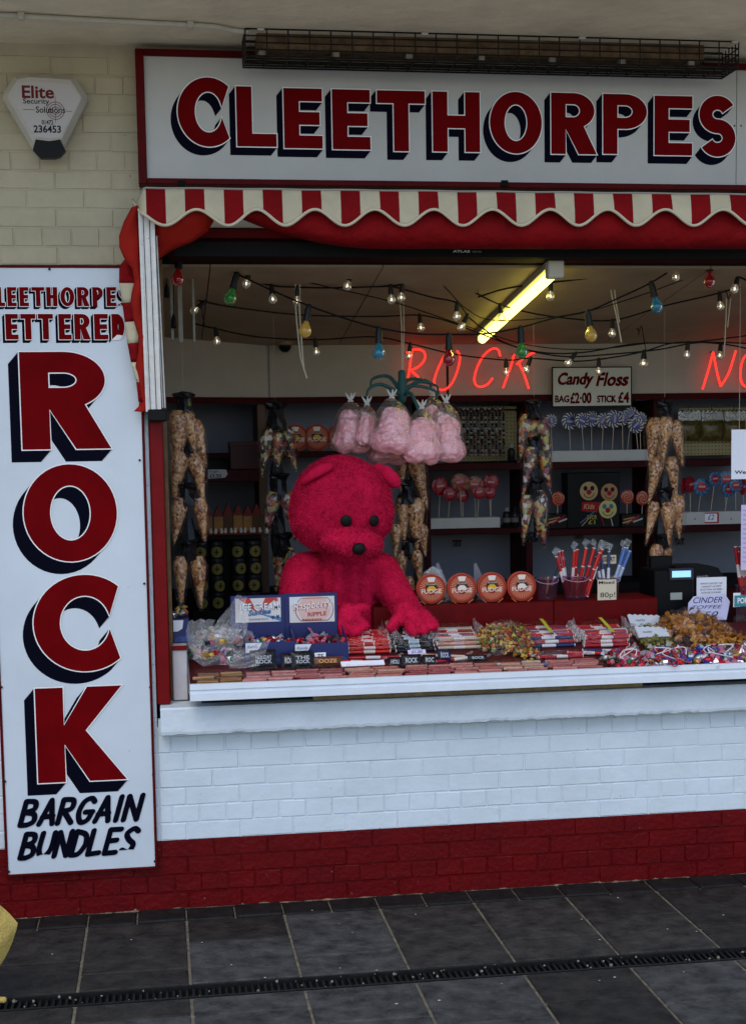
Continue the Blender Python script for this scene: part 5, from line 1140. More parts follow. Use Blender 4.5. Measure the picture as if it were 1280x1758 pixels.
# --- black novelty packs between the bars and the bundles
def pillow(parent, mw, w, h, th, mat, name='pouch', n=8):
    m = MB(); v = []
    for s_ in (-1, 1):
        for i in range(n+1):
            for j in range(n+1):
                u, q = i/n*2-1, j/n*2-1; b_ = th*(1-u**4)*(1-q**4); v.append(mw @ Vector((u*w/2*(1+.02*math.sin(9*q)), s_*b_/2+rnd(-.0008, .0008), (q+1)*h/2)))
    N2 = (n+1)**2
    for s_ in (0, 1):
        m.add(v[s_*N2:(s_+1)*N2], [((i*(n+1)+j), ((i+1)*(n+1)+j), ((i+1)*(n+1)+j+1), (i*(n+1)+j+1)) for i in range(n) for j in range(n)])
    return m.build(name, mat, parent, smooth=True)
pouch_white = M('pouch print', (.36, .37, .40), .5)
for xa, xb, yb, hpx, words, mt, lab in ((432, 474, 1146, 26, ('HOLIDAY', 'ROCK'), black_foil, 'black pouch printed HOLIDAY ROCK against the clear sweet bag'), (484, 512, 1144, 20, ('ROCK',), black_foil, 'small black pouch printed ROCK below the blue ice cream box'), (502, 538, 1145, 24, ('THE', 'ROCK'), black_foil, 'creased black pouch printed THE ROCK below the raspberry box'), (538, 586, 1141, 13, ('OOZE',), M('brown pouch', (.10, .035, .015), .25, coat=.5), 'brown chocolate pouch printed OOZE below the raspberry box'),
                                         (667, 688, 1143, 14, ('HOLI',), black_foil, 'small black pouch tucked beside the blank price card'), (690, 722, 1142, 17, ('ROCK',), black_foil, 'black pouch printed ROCK below the black rock sticks'), (726, 748, 1140, 15, ('ROC',), black_foil, 'small crumpled black pouch below the paw'), (752, 774, 1133, 17, ('ROCK',), M('navy pouch', (.012, .014, .05), .2, coat=.5), 'slanting navy pouch leaning on the striped rock sticks'), (803, 836, 1133, 9, ('ROCK',), black_foil, 'flat black pouch below the brown leaf mix')):
    q = PT((xa+xb)/2, yb+2, .012); pxm = 1/ (FPX/(q.y-CAM.y)); w_, h_ = (xb-xa)*pxm*1.08, hpx*pxm*1.3; mw = lean(q, .4, rnd(-.1, .1))
    t = thing('rock_pouch', lab, 'sweets', tuple(q), 'printed rock pouches on the counter'); pillow(t, mw, w_, h_, .022, mt)
    for i, wd in enumerate(words):
        k = len(words); text(t, wd, -w_*.30, w_*.32, h_*(.5-.36*(i+1)/k*1.3+.20), h_*(.5-.36*(i+1)/k*1.3+.20)+h_*.42/k, -.0135, pouch_white if 'OOZE' not in words else M('ooze print', (.5, .25, .1), .5), bold=.03, mw=mw)
for xa, xb, yb, hpx, body, lab, a_ in ((585, 662, 1143, 10, None, 'long blank white price card below the red rock sticks', 1.0), (700, 732, 1123, 8, '\u00a31.20', 'lilac price card lettered 1.20 on the black rock sticks', .9), (540, 560, 1133, 10, '75', 'small white price card on the front of the raspberry box', .2)):
    q = PT((xa+xb)/2, yb, .045 if a_ < 1 else .025); pxm = (q.y-CAM.y)/FPX; w_, h_ = (xb-xa)*pxm, hpx*pxm*1.3; 
    if a_ == .2: q = P((xa+xb)/2, yb, .085)
    mw = lean(q, a_, .04)
    t = thing('price_card', lab, 'price card', tuple(q)); m = MB(); m.box(-w_/2, w_/2, -.001, .001, 0, h_); m.v = [tuple(mw @ Vector(v)) for v in m.v]; m.build('card', lilac if body and '1' in body else paper, t)
    if body: text(t, body, -w_*.3, w_*.3, h_*.2, h_*.8, -.0022, ink, bold=.01, shear=.2, mw=mw)
# --- blue display boxes with printed lids
bxm = M('royal blue card', (.012, .018, .10), .35, spec=.35); bxs = M('blue swirl print', (.06, .10, .30), .4)
def swirls(par, x0, x1, z0, z1, y):
    n = max(2, int((x1-x0)/.045))
    for i in range(n):
        cx = x0+(i+.5)*(x1-x0)/n; m = MB()
        for rr in (.008, .016, .023):
            pts = [(cx+rr*math.cos(a*PI/10), y-.001, z0+.004+rr*math.sin(a*PI/10)) for a in range(0, 11) if z0+.004+rr*math.sin(a*PI/10) < z1-.002]
            if len(pts) > 2: m.tube(pts, .0018, 4)
        m.build('swirl_print', bxs, par)
def display_box(label, lid, card, body, yl, yf, paint, sweets_w, n=56):
    x0, x1, z0, z1 = RC(*lid, yl); t = thing('display_box', label, 'sweet box', ((x0+x1)/2, yf, tray(yf)))
    m = MB(); m.bbox(x0, x1, yl, yl+.006, tray(yl)+.01, z1, .002); m.build('lid', bxm, t)
    a0, a1, c0_, c1_ = RC(*card, yl-.002); m = MB(); m.box(a0, a1, yl-.002, yl-.0005, c0_, c1_); pc = m.build('lid_card', M('lid card', (.58, .56, .56), .5), t)
    paint(t, a0, a1, c0_, c1_, yl-.003)
    b0, b1, d0, d1 = RC(*body, yf); d0 = tray(yf)+.002
    m = MB(); m.bbox(b0, b1, yf, yf+.004, d0, d1, .001); m.build('front_wall', bxm, t); swirls(t, b0+.06, b1, d0, d1, yf)
    m = MB(); m.poly([(b0+.004, d1-.002), (b0+.075, d1-.002), (b0+.06, d1-.03), (b0+.03, d1-.043), (b0+.004, d1-.045)][::-1], yf-.0012); m.build('maker_badge', M('white badge', (.6, .62, .66), .5), t); text(t, 'Kandy', b0+.012, b0+.06, d1-.028, d1-.012, yf-.0024, bxs, shear=.2)
    for xa, xb in ((b0, b0+.004), (b1-.004, b1)):
        m = MB(); zz = tray(yl); m.add([(xa, yf+.004, d0), (xb, yf+.004, d0), (xb, yf+.004, d1), (xa, yf+.004, d1), (xa, yl, zz), (xb, yl, zz), (xb, yl, zz+.10), (xa, yl, zz+.10)], [(0, 1, 2, 3), (5, 4, 7, 6), (0, 3, 7, 4), (1, 5, 6, 2), (3, 2, 6, 7), (0, 4, 5, 1)]); m.build('side_wall', bxm, t)
    m = MB(); heap(m, (b0+b1)/2, (yf+yl)/2, (b1-b0)*.46, (yl-yf)*.46, .03, n, .019, sweets_w, lambda y: tray(y)+.035); stuff(m.build('sweets', foil, t)); return t
def ice(t, x0, x1, z0, z1, y):
    w_, h_ = x1-x0, z1-z0; cx, cz = x0+w_*.5, z0+h_*.35; r_ = M('sundae red', (.45, .06, .05), .5); b_ = M('sundae blue', (.10, .22, .42), .5); nb = M('sundae navy', (.03, .06, .16), .5)
    for k, mt in ((0, r_), (1, r_), (2, b_), (3, b_)):
        a0 = (1.15, 1.75, -.35, -.9)[k]; pts = [(cx, cz)]+[(max(x0, min(x1, cx+w_*math.cos(a0+d_))), max(z0, min(z1, cz+w_*math.sin(a0+d_)))) for d_ in (0, .12, .26)]; m = MB(); m.poly(pts, y+.0004-.0001*k); m.build('ray_print', mt, t)
    for a, b, mt in ((.78, .88, r_), (.9, .92, r_), (.94, .62, nb), (.82, .18, nb), (.93, .2, nb)): m = MB(); m.poly([(x0+w_*a+.012*q*math.cos(s_*PI/5+.3), z0+h_*b+.012*q*math.sin(s_*PI/5+.3)) for s_ in range(10) for q in ((1 if s_ % 2 else .45),)], y-.0002); m.build('star_print', mt, t)
    text(t, 'ICE CREAM', x0+w_*.12, x0+w_*.95, z0+h_*.50, z0+h_*.78, y-.0006, nb, bold=.05); text(t, 'ICE CREAM', x0+w_*.12, x0+w_*.95, z0+h_*.51, z0+h_*.79, y-.0014, M('ice white', (.75, .78, .8), .5), bold=.012)
    text(t, 'Sundae', x0+w_*.28, x0+w_*.78, z0+h_*.26, z0+h_*.50, y-.0010, nb, bold=.04, shear=.25, tilt=.008); text(t, 'Sundae', x0+w_*.28, x0+w_*.78, z0+h_*.27, z0+h_*.51, y-.0018, b_, shear=.25, tilt=.008); text(t, 'FLAVOUR ROCK', x0+w_*.3, x0+w_*.72, z0+h_*.08, z0+h_*.16, y-.0010, nb)
def rasp(t, x0, x1, z0, z1, y):
    w_, h_ = x1-x0, z1-z0; rd = M('raspberry red', (.35, .05, .05), .5); cx, cz = x0+w_*.55, z0+h_*.5
    m = MB(); m.poly([(cx+h_*.62*math.cos(a*PI/16), max(z0, min(z1, cz+h_*.55*math.sin(a*PI/16)))) for a in range(32)], y+.0002); m.build('disc_print', M('raspberry pale', (.62, .42, .38), .5), t)
    m = MB(); m.tube([(cx+w_*.42*math.cos(a*PI/16), y, cz+h_*.62*math.sin(a*PI/16)) for a in range(33) if z0 < cz+h_*.62*math.sin(a*PI/16) < z1], .0016, 4); m.build('ring_print', rd, t)
    text(t, 'Raspberry', x0+w_*.08, x0+w_*.94, z0+h_*.38, z0+h_*.76, y-.0006, rd, bold=.05, shear=.15, tilt=.014); text(t, 'Raspberry', x0+w_*.09, x0+w_*.94, z0+h_*.39, z0+h_*.77, y-.0014, M('rasp white', (.75, .72, .7), .5), bold=.008, shear=.15, tilt=.014)
    text(t, 'RIPPLE', x0+w_*.40, x0+w_*.82, z0+h_*.22, z0+h_*.38, y-.0010, rd, bold=.02, tilt=.004); text(t, 'FLAVOUR ROCK', x0+w_*.28, x0+w_*.72, z0+h_*.06, z0+h_*.14, y-.0010, ink, bold=.02)
    m = MB(); m.poly([(x0, z1), (x0, z1-h_*.34), (x0+w_*.2, z1-h_*.3), (x0+w_*.30, z1)], y-.0003); m.build('maker_badge', M('white badge', (.6, .62, .66), .5), t)
display_box('blue display box with an ICE CREAM Sundae lid card', (396, 1022, 489, 1080), (404, 1027, 482, 1068), (420, 1102, 508, 1132), .30, .10, ice, (2, 1, 2, 3, 1, 1, 2, 1))
display_box('blue display box with a Raspberry RIPPLE lid card', (488, 1018, 579, 1078), (497, 1024, 574, 1068), (505, 1104, 598, 1132), .305, .10, rasp, (5, 0, 0, 1, 3, .3, 1.5, 0))
# --- side ledge with a box at the jamb
t = thing('side_ledge', 'small pale ledge between the red jamb and the counter', 'ledge', tuple(P(312, 1190, .1)))
x0, x1 = xj+.07, cx0-.004; zq = P(312, 1100, .2).z
m = MB(); m.bbox(x0, x1, .05, .42, zsill1+.01, zq, .004); m.build('ledge_block', M('pale ledge paint', (.45, .43, .44), .6, .1, 8), t); m = MB(); m.bbox(x0, x1, .042, .05, zq-.02, zq, .002); m.build('red_edge', red_paint, t)
t = thing('display_box', 'half hidden blue swirl sweet box on the side ledge by the jamb', 'sweet box', tuple(P(312, 1098, .15)))
x0, x1, z0, z1 = RC(297, 1063, 325, 1097, .12); z0 = zq+.001; m = MB(); m.bbox(x0, x1, .12, .30, z0, z1, .002); m.build('carton', bxm, t); swirls(t, x0+.02, x1, z0, z1, .12); m = MB(); m.poly([(x0+.002, z1-.004), (x0+.045, z1-.004), (x0+.04, z1-.04), (x0+.02, z1-.052), (x0+.002, z1-.052)][::-1], .1188); m.build('maker_badge', MATS['white badge'], t)
m = MB(); heap(m, (x0+x1)/2, .21, (x1-x0)*.45, .07, .03, 40, .012, (1, 1, 1, 3, 1, 3, 2, 0), lambda y: z1); stuff(m.build('sweets', foil, t))
# --- crumpled clear bag of wrapped sweets at the end
t = thing('sweet_bag', 'large crumpled clear bag of wrapped sweets slumped at the tray end', 'sweet bag', tuple(PT(385, 1140)))
c = PT(385, 1128); m = MB(); heap(m, c.x-.01, c.y+.04, .15, .12, .075, 150, .021, (3, 3, 1.5, 3, 2.5, 2, 2, 1), tray); stuff(m.build('sweets', foil, t))
film_dome(c.x-.005, c.y+.04, .185, .145, .105, tray, 'bag', t, FILMH, .16, 22, 8, 5)
def crumple(px_rows, ys, name, par, mat=FILMH, amp=.012):
    G_ = []
    for (l, r), y in zip(px_rows, ys): G_.append([P(l[0]+(r[0]-l[0])*i/8, l[1]+(r[1]-l[1])*i/8, y)+Vector((rnd(-amp, amp)*.4, rnd(-amp, amp), rnd(-amp, amp)*.4)) for i in range(9)])
    m = MB(); m.add([p for g_ in G_ for p in g_], [(i*9+j, (i+1)*9+j, (i+1)*9+j+1, i*9+j+1) for i in range(len(G_)-1) for j in range(8)]); return m.build(name, mat, par)
crumple([((352, 1100), (420, 1095)), ((365, 1080), (425, 1078)), ((380, 1058), (425, 1060)), ((395, 1040), (420, 1042)), ((405, 1022), (424, 1024))], [.05, .08, .10, .12, .13], 'bag_neck', t, amp=.014)
crumple([((322, 1066), (372, 1062)), ((320, 1085), (360, 1085)), ((322, 1105), (348, 1110)), ((332, 1130), (345, 1128))], [.06, .03, .0, -.03], 'bag_flap', t, amp=.014)
crumple([((393, 1147), (400, 1125)), ((415, 1148), (425, 1112)), ((445, 1142), (465, 1098))], [-.05, -.045, -.03], 'bag_corner', t, amp=.008)
# --- brown leafy sweet mix
t = thing('sweet_bag', 'heaped bag of brown orange and green mixed sweets between stick bundles', 'sweet bag', tuple(PT(868, 1130)))
mixm = [M('mix brown', (.12, .05, .02), .4, coat=.4), M('mix orange', (.40, .11, .015), .35, coat=.4), M('mix yellow', (.45, .33, .06), .35, coat=.4), M('mix green', (.10, .13, .02), .4, coat=.4), M('mix crimson', (.25, .02, .015), .35, coat=.4), M('mix tan', (.35, .24, .10), .4, coat=.4)]
c = PT(866, 1108); m = MB(); heap(m, c.x, c.y, .135, .13, .085, 520, .0105, (4, 2, 2, 2, 2, 3), tray); stuff(m.build('sweets', mixm, t)); film_dome(c.x, c.y, .155, .145, .10, tray, 'bag', t, FILM, .12, 20, 7, 9)
c = PT(905, 1128); m = MB(); heap(m, c.x, c.y, .06, .05, .03, 60, .010, (3, 2, 2, 2, 1, 3), tray); stuff(m.build('loose_sweets', mixm, t))
# --- cinder toffee and header card bags
toff = [M('cinder toffee', (.24, .085, .008), .22, .3, 50, coat=.6), M('dark toffee', (.11, .032, .005), .22, coat=.6), M('pale toffee', (.36, .17, .03), .22, coat=.6)]
t = thing('sweet_bag', 'amber bag of broken cinder toffee below the handwritten card', 'sweet bag', tuple(PT(1190, 1110)))
c = PT(1190, 1096); m = MB(); heap(m, c.x, c.y+.03, .19, .13, .08, 260, .019, (4, 3, 1.5), tray); c = PT(1245, 1112); heap(m, c.x, c.y, .16, .08, .045, 120, .016, (4, 2, 2), tray); stuff(m.build('toffee', toff, t)); c = PT(1190, 1096)
film_dome(c.x, c.y+.03, .215, .155, .115, tray, 'bag', t, FILM, .12, 22, 7, 3)
olive = [M('olive sweet', (.13, .12, .03), .3, coat=.5), M('olive pale', (.26, .23, .08), .3, coat=.5), M('olive dark', (.05, .045, .015), .3, coat=.5)]
for xa, xb, yt_, yb_, lab in ((1080, 1140, 1058, 1084, 'olive sweet bag with the rear scalloped white header card'), (1092, 1152, 1079, 1104, 'olive sweet bag with the front scalloped white header card')):
    q = PT((xa+xb)/2, yb_, .01); t = thing('header_bag', lab, 'sweet bag', tuple(q)); pxm = (q.y-CAM.y)/FPX; w_, h_ = (xb-xa)*pxm, (yb_-yt_)*pxm*1.15; mw = lean(q+Vector((0, 0, .028)), .85, .05)
    m = MB(); top = [(w_/2-w_*i/12, h_*(1.0 if i % 2 else .9)-h_*.18*(1-i/12)) for i in range(13)]; m.poly([(-w_/2, 0), (w_/2, 0)]+top, 0, .002); m.v = [tuple(mw @ Vector(v)) for v in m.v]; m.build('header_card', M('header card', (.46, .49, .54), .6), t)
    text(t, 'nutty', -w_*.3, w_*.0, h_*.3, h_*.5, -.0015, ink, shear=.2, mw=mw)
    m = MB(); heap(m, q.x, q.y-.015, w_*.5, .05, .035, 70, .012, (3, 2, 2), tray); stuff(m.build('sweets', olive, t))
# --- wrapped sweets along the right of the lip
for xa, xb, yf, wts, lab, sd_ in ((1022, 1098, 1128, (5, 2, .5, 2, 3, 1, 2, .5), 'bag of red and green wrapped sweets beside the loose pink bars', 11), (1085, 1178, 1126, (4, 1, 2, 2, 2, 2, 3, 2), 'bag of crimson and purple wrapped sweets with a red ribbon on the lip', 12), (1165, 1245, 1124, (4, 1, 2, 2.5, 4, 2, 1, 1), 'bag of pink and silver wrapped sweets with white curled ribbons', 13), (1225, 1310, 1122, (4, 2, .5, 2, 3, 3, 1, .5), 'bag of orange and pink wrapped sweets at the toffee end', 14)):
    a, b = PT(xa, yf), PT(xb, yf); c = (a+b)/2; W_ = b.x-a.x; t = thing('sweet_bag', lab, 'sweet bag', (c.x, c.y, tray(c.y))); m = MB(); heap(m, c.x, ty0+.085, W_*.52, .085, .055, 110, .0175, wts, tray); stuff(m.build('sweets', foil, t)); film_dome(c.x, ty0+.085, W_*.55, .095, .07, tray, 'bag', t, FILM, .15, 18, 6, sd_)
    for k in range(3):
        q = Vector((c.x+rnd(-.05, .05), ty0+rnd(.03, .10), tray(ty0+.06)+.06)); m = MB(); m.tube(spline([q, q+Vector((rnd(-.03, .03), -.01, .02)), q+Vector((rnd(-.06, .06), -.03, rnd(-.01, .03))), q+Vector((rnd(-.08, .08), -.04, rnd(-.03, .0)))], 4), .0025, 4); m.build('ribbon', M('white ribbon', (.62, .55, .55), .4), t)
    if sd_ == 12:
        q = P(1150, 1136, CYF-.004); m = MB(); m.tube(spline([q+Vector((-.06, .03, .02)), q+Vector((-.02, 0, .02)), q+Vector((0, -.006, -.01)), q+Vector((.02, -.006, -.02)), q+Vector((.035, -.005, 0)), q+Vector((.02, .02, .03))], 5), .003, 5); m.build('ribbon', M('red ribbon', (.4, .02, .02), .4), t)
# ================================================================== ON THE RED LEDGE
def tub(label, px, wpx, ytop, sticks, mat, card=None):
    c = P(px, 1034, LY+.06); c.z = zl+.002; r = wpx/2*(LY+.06-CAM.y)/FPX; h = P(px, ytop, LY+.06).z-zl; t = thing('stick_tub', label, 'tub', tuple(c))
    m = MB(); m.lathe([(r*.85, 0), (r, h), (r*1.04, h), (r*1.04, h-.006), (r*.99, h-.006), (r*.83, .003)], c, 20); m.build('tub', mat, t, smooth=True)
    for (dx, dy, lx, ly, L, me) in sticks:
        a = c+Vector((dx, dy, .01)); d = Vector((lx, ly, 1)).normalized(); bw = .5
        q = d.to_track_quat('X', 'Z').to_matrix().to_4x4(); mx = max(v.co.x for v in me.vertices)*2
        link('stick', me, t, Matrix.Translation(a+d*L/2) @ q @ Matrix.Diagonal((L/mx, .95, .95, 1)))
    for (dx, dy, lx, ly, L, me) in sticks[::2]:
        m = MB(); e = c+Vector((dx, dy, .01))+Vector((lx, ly, 1)).normalized()*L
        m.add([e+Vector((rnd(-.01, .01), rnd(-.01, .01), 0)), e+Vector((.02+rnd(-.01, .01), rnd(-.01, .01), .03)), e+Vector((-.005, 0, .045)), e+Vector((-.02, rnd(-.01, .01), .02))], [(0, 1, 2, 3)]); m.build('wrapper_end', FILMH, t)
    m = MB(); m.tube([(c.x+r*1.04*math.cos(a*PI/10), c.y-r*1.04*math.sin(a*PI/10), c.z+h-.008-.018*math.sin(a*PI/10)) for a in range(11)], .0018, 4); m.build('handle', M('clear handle', (.35, .3, .35), .3), t)
    if card:
        body, x0, y0_, x1, y1_ = card; a0, a1, b0, b1 = RC(x0, y0_, x1, y1_, c.y-r-.008); m = MB(); m.box(a0, a1, c.y-r-.009, c.y-r-.007, b0, b1); m.build('card', M('cream card', (.55, .48, .36), .7), t); text(t, body[0], a0+.005, a1-.01, b1-.02, b1-.006, c.y-r-.0105, ink, bold=.01); text(t, body[1], a0+.012, a1-.006, b0+.006, b0+.036, c.y-r-.0105, ink)
    return t
purp = film('purple tub plastic', (.80, .50, .74), .05, .35, .12, 3, .03)
tub('empty purple tub with one black stick next to the fudge boxes', 938, 40, 992, [(.0, 0, .45, .1, .17, BLK), (.01, .01, .5, .2, .2, BLK)], purp)
tub('purple tub crammed with red rock sticks on the red ledge', 987, 46, 988, [(-.02+.012*i, rnd(-.02, .02), .05+.09*i*.6+rnd(-.05, .05), rnd(-.05, .1), .23+rnd(-.03, .01), RDP if i % 3 else RED) for i in range(7)]+[(-.03, .0, -.2, .1, .22, CRM), (-.035, .01, -.28, 0, .20, CRM), (-.03, .02, -.1, .1, .22, CRM)], purp)
tub('clear tub of blue sticks behind the 80p card', 1043, 42, 990, [(-.01, 0, -.1, .1, .20, NVY), (-.02, .01, -.18, .05, .19, NVY), (.0, 0, .05, .1, .21, NVY), (.01, 0, .32, 0, .24, BLP), (.02, .01, .38, .1, .24, BLU), (.015, -.01, .44, .05, .23, BLP), (.02, 0, .28, .1, .23, BLU)], film('clear tub plastic', (.9, .9, .95), .1, .5, .1, 3, .05), (('Mixed', '80p!'), 1025, 995, 1057, 1030))
t = thing('price_card', 'cream card lettered ASSORTED sticking up among the blue sticks', 'price card', tuple(P(1047, 990, LY+.09))); pcard('card', 1028, 953, 1057, 968, LY+.09, MATS['cream card'], t); ptext(t, 'ASSORT', 1030, 956, 1055, 964, LY+.0885, ink, bold=.02); m = MB(); a, b = P(1045, 940, LY+.095), P(1042, 1020, LY+.095); m.tube([a, b], .0016, 4); m.build('wire', stick_m, t)
# till
t = thing('worktop', 'grey worktop carrying the cash register', 'worktop', tuple(P(1200, 1090, .45))); zw = P(1240, 1100, .44).z
m = MB(); m.bbox(P(1128, 1080, LY).x+.004, XR, .445, .95, zw-.04, zw, .003); m.build('top', M('grey counter top', (.36, .36, .38), .5, .1, 8), t); m = MB(); m.box(P(1128, 1080, LY).x+.006, XR, .46, .94, .3, zw-.041); m.build('cabinet', black_matt, t)
RY = .62
t = thing('cash_register', 'black cash register with a lit blue customer display', 'cash register', tuple(P(1185, 1070, RY)))
x0, x1, _, z1 = RC(1122, 958, 1168, 1070, RY); x2 = P(1246, 1000, RY).x; z2 = P(1215, 972, RY).z
m = MB(); m.bbox(x0, P(1190, 1000, RY).x, RY, RY+.22, zw+.002, P(1150, 978, RY).z, .006); m.build('drawer_body', black, t)
m = MB(); pr = [(x0+.12, zw+.002), (x2, zw+.002), (x2, z2-.06), (x2-.03, z2-.012), (x2-.07, z2), (x0+.12, z2)]; m.poly(pr, RY+.03, .17); m.build('printer_hump', black, t)
m = MB(); m.bbox(P(1128, 970, RY).x, P(1166, 970, RY).x, RY+.10, RY+.13, P(1150, 978, RY).z-.01, P(1150, 957, RY).z, .004); m.build('rear_display', black, t)
x0, x1, z0, z1 = RC(1149, 976, 1190, 996, RY-.012); m = MB(); m.bbox(x0, x1, RY-.012, RY+.02, z0, z1, .003); m.build('display_bezel', M('grey bezel', (.03, .035, .045), .4), t); pcard('display', 1153, 980, 1185, 991, RY-.014, M('lit blue display', (.2, .4, .8), .3, emit=.75, ecol=(.25, .5, .95)), t, .002)
ptext(t, 'sam4s', 1195, 987.5, 1215, 990.5, RY+.028, M('grey print', (.3, .3, .32), .5), bold=.01); pcard('sticker', 1150, 1017.5, 1170, 1029.5, RY-.003, M('till sticker', (.30, .32, .30), .5), t)
pcard('notice', 1195, 991, 1246, 1024, RY+.015, paper, t)
for i, s_ in enumerate(('UNFORTUNATELY WE', 'CANNOT ACCEPT', 'SCOTTISH OR IRISH', 'NOTES DUE TO FORGERY')): ptext(t, s_, 1201+i % 2*2, 1000+i*5.2, 1239-i % 2*2, 1003+i*5.2, RY+.0135, ink)
t = thing('price_card', 'pale lilac card handwritten CINDER TOFFEE 2.50', 'price card', tuple(P(1215, 1065, .5)))
yy = .52; pts = [(1178, 1064), (1181, 1035), (1190, 1024), (1243, 1019), (1252, 1033), (1246, 1064)]; m = MB(); m.poly([(P(a, b, yy).x, P(a, b, yy).z) for a, b in pts], yy, .002); m.build('card', M('pale lilac card', (.56, .55, .76), .8), t)
for s_, r in (('CINDER', (1189, 1025, 1239, 1035)), ('TOFFEE', (1187, 1039, 1239, 1045)), ('2.50', (1188, 1050, 1232, 1060))): ptext(t, s_, *r, yy-.0012, M('blue ink', (.01, .012, .06), .6), shear=.3)
t = thing('nut_tub', 'small clear tub of nuts with a teal label beside the toffee card', 'tub', tuple(P(1272, 1072, .5)))
c = P(1276, 1070, .52); c.z = zw+.002; m = MB(); heap(m, c.x, c.y, .04, .04, .06, 120, .009, (3, 2, 2, 1), lambda y: zw); stuff(m.build('nuts', tan, t)); m = MB(); m.lathe([(.045, 0), (.05, .10), (.052, .10), (.052, .102)], c, 16); m.build('tub', FILM, t, smooth=True); pcard('label', 1260, 1022, 1290, 1041, .47, M('teal label', (.05, .22, .25), .5), t); ptext(t, 'POP', 1265, 1026, 1282, 1036, .4685, paper, bold=.03); pcard('header', 1258, 1018, 1270, 1042, .473, paper, t)
# papers hung at the hatch edge
t = thing('notice', 'white notice sheet hung inside the hatch, text starting We apo', 'notice', tuple(P(1268, 822, .5))); pcard('sheet', 1254.5, 737, 1340, 822, .5, paper, t, .001); ptext(t, 'We apologise', 1260, 807, 1330, 815, .4988, ink, bold=.02); m = MB(); a = P(1268, 737, .5); m.tube([a, a+Vector((0, .0, .95))], .0012, 4); m.build('string', twine, t)
t = thing('notice', 'pale lilac printed sheet hung above the nut tub', 'notice', tuple(P(1276, 978, .55))); pcard('sheet', 1271, 866, 1340, 978, .55, lilac, t, .001); m = MB(); a = P(1282, 867, .55); m.tube([a, a+Vector((0, 0, 1.25))], .0012, 4); m.build('string', twine, t)
for k in range(12): ptext(t, 'NO REFUND ON SWEETS', 1274, 874+k*8, 1330, 877+k*8, .5488, M('lilac print', (.25, .2, .4), .6))
tub2 = thing('stick_tub', 'red and white rock sticks standing beside the lilac sheet', 'tub', tuple(P(1270, 1020, .6)))
for i in range(5):
    a = P(1272+i*2.5, 1022, .60+.012*i); d = Vector((-.12+.02*i, .05, 1)).normalized(); link('stick', RED if i % 2 else CRM, tub2, Matrix.Translation(a+d*.12) @ d.to_track_quat('X', 'Z').to_matrix().to_4x4())
c = P(1276, 1022, .62); m = MB(); m.lathe([(.036, zw+.002-c.z), (.042, .05), (.044, .05)], c, 16); m.build('tub', purp, tub2, smooth=True)
# ================================================================== ON THE BACK SHELVES
def swirl_mesh(r, cols, turns=.9, sectors=14, rings=8, th=.012, label=None):
    m = MB(); 
    for i in range(rings):
        r0, r1 = r*i/rings, r*(i+1)/rings
        for k in range(sectors*2):
            a0, a1 = PI*k/sectors, PI*(k+1)/sectors; s0, s1 = turns*r0/r, turns*r1/r
            m.add([(q*math.cos(a+s), -th/2*(1-(q/r)**4*.7), q*math.sin(a+s)) for q, a, s in ((r0, a0, s0), (r1, a0, s1), (r1, a1, s1), (r0, a1, s0))], [(0, 1, 2, 3) if i else (0, 1, 2)][:1], k % 2)
    m.lathe([(r, -th*.15), (r, th*.5), (r*.8, th*.6)], n=28, axis='y', mi=0)
    if label is not None: m.lathe([(r*.58, -th*.48), (r*.58, -th*.62), (r*.3, -th*.66)], n=20, axis='y', mi=2); m.box(-r*.42, r*.42, -th*.72, -th*.67, -r*.08, r*.16, 3)
    me = bpy.data.meshes.new('lolly_disc'); me.from_pydata(m.v, [], m.f)
    for c in cols: me.materials.append(c)
    me.polygons.foreach_set('material_index', m.m); return me
lw, lk = M('lolly white', (.42, .40, .40), .2, coat=.6), M('lolly black', (.02, .018, .025), .2, coat=.6); lb_, lr, lt = M('lolly blue', (.03, .07, .22), .2, coat=.6), M('lolly red', (.28, .012, .02), .2, coat=.6), M('lolly teal', (.04, .16, .25), .2, coat=.6)
lo_, lp = M('lolly orange', (.40, .13, .05), .2, coat=.6), M('lolly label pink', (.45, .25, .30), .4)
D_BW = swirl_mesh(.047, [lw, lk, lb_, lp], .9, 12, 6, label=1); D_RED = swirl_mesh(.044, [lr, M('lolly dark red', (.16, .006, .012), .2, coat=.6), lr, lp], .3, 10, 5, label=1); D_RO = swirl_mesh(.040, [lr, lo_], 5., 3, 9); D_BL = swirl_mesh(.050, [lb_, lt, lr, lp], .8, 9, 6, label=1); D_RW = swirl_mesh(.044, [M('lolly olive', (.16, .14, .06), .2, coat=.6), lr, lr, lp], .9, 7, 5, label=1); D_RB = swirl_mesh(.046, [lr, lb_, lr, lr], .5, 8, 5, label=1)
def lolly(label, group, px, py, y, me, zb_, lx=0., s=1., ry=0.):
    c = P(px, py, y); t = thing('lollipop', label, 'lollipop', (c.x+lx, y, zb_), group); link('candy', me, t, Matrix.Translation(c) @ Matrix.Rotation(rnd(-.25, .25)+ry, 4, 'Z') @ Matrix.Rotation(rnd(0, 6) if me is D_BW or me is D_RO else rnd(-.2, .2), 4, 'Y') @ Matrix.Diagonal((s, s, s, 1)))
    m = MB(); m.tube([(c.x, y+.004, c.z-.02*s), (c.x+lx, y+.012, zb_)], .0022, 5); m.build('stick', stick_m, t)
def wbox(label, r, y, depth, mat=None, tagr=None):
    x0, x1, z0, z1 = RC(*r, y); t = thing('lolly_tray', label, 'tray', ((x0+x1)/2, y, z0)); m = MB(); m.bbox(x0, x1, y, y+depth, z0, z1, .002); m.build('block', mat or M('white foam block', (.44, .44, .43), .7, .06, 8), t); return t, z1
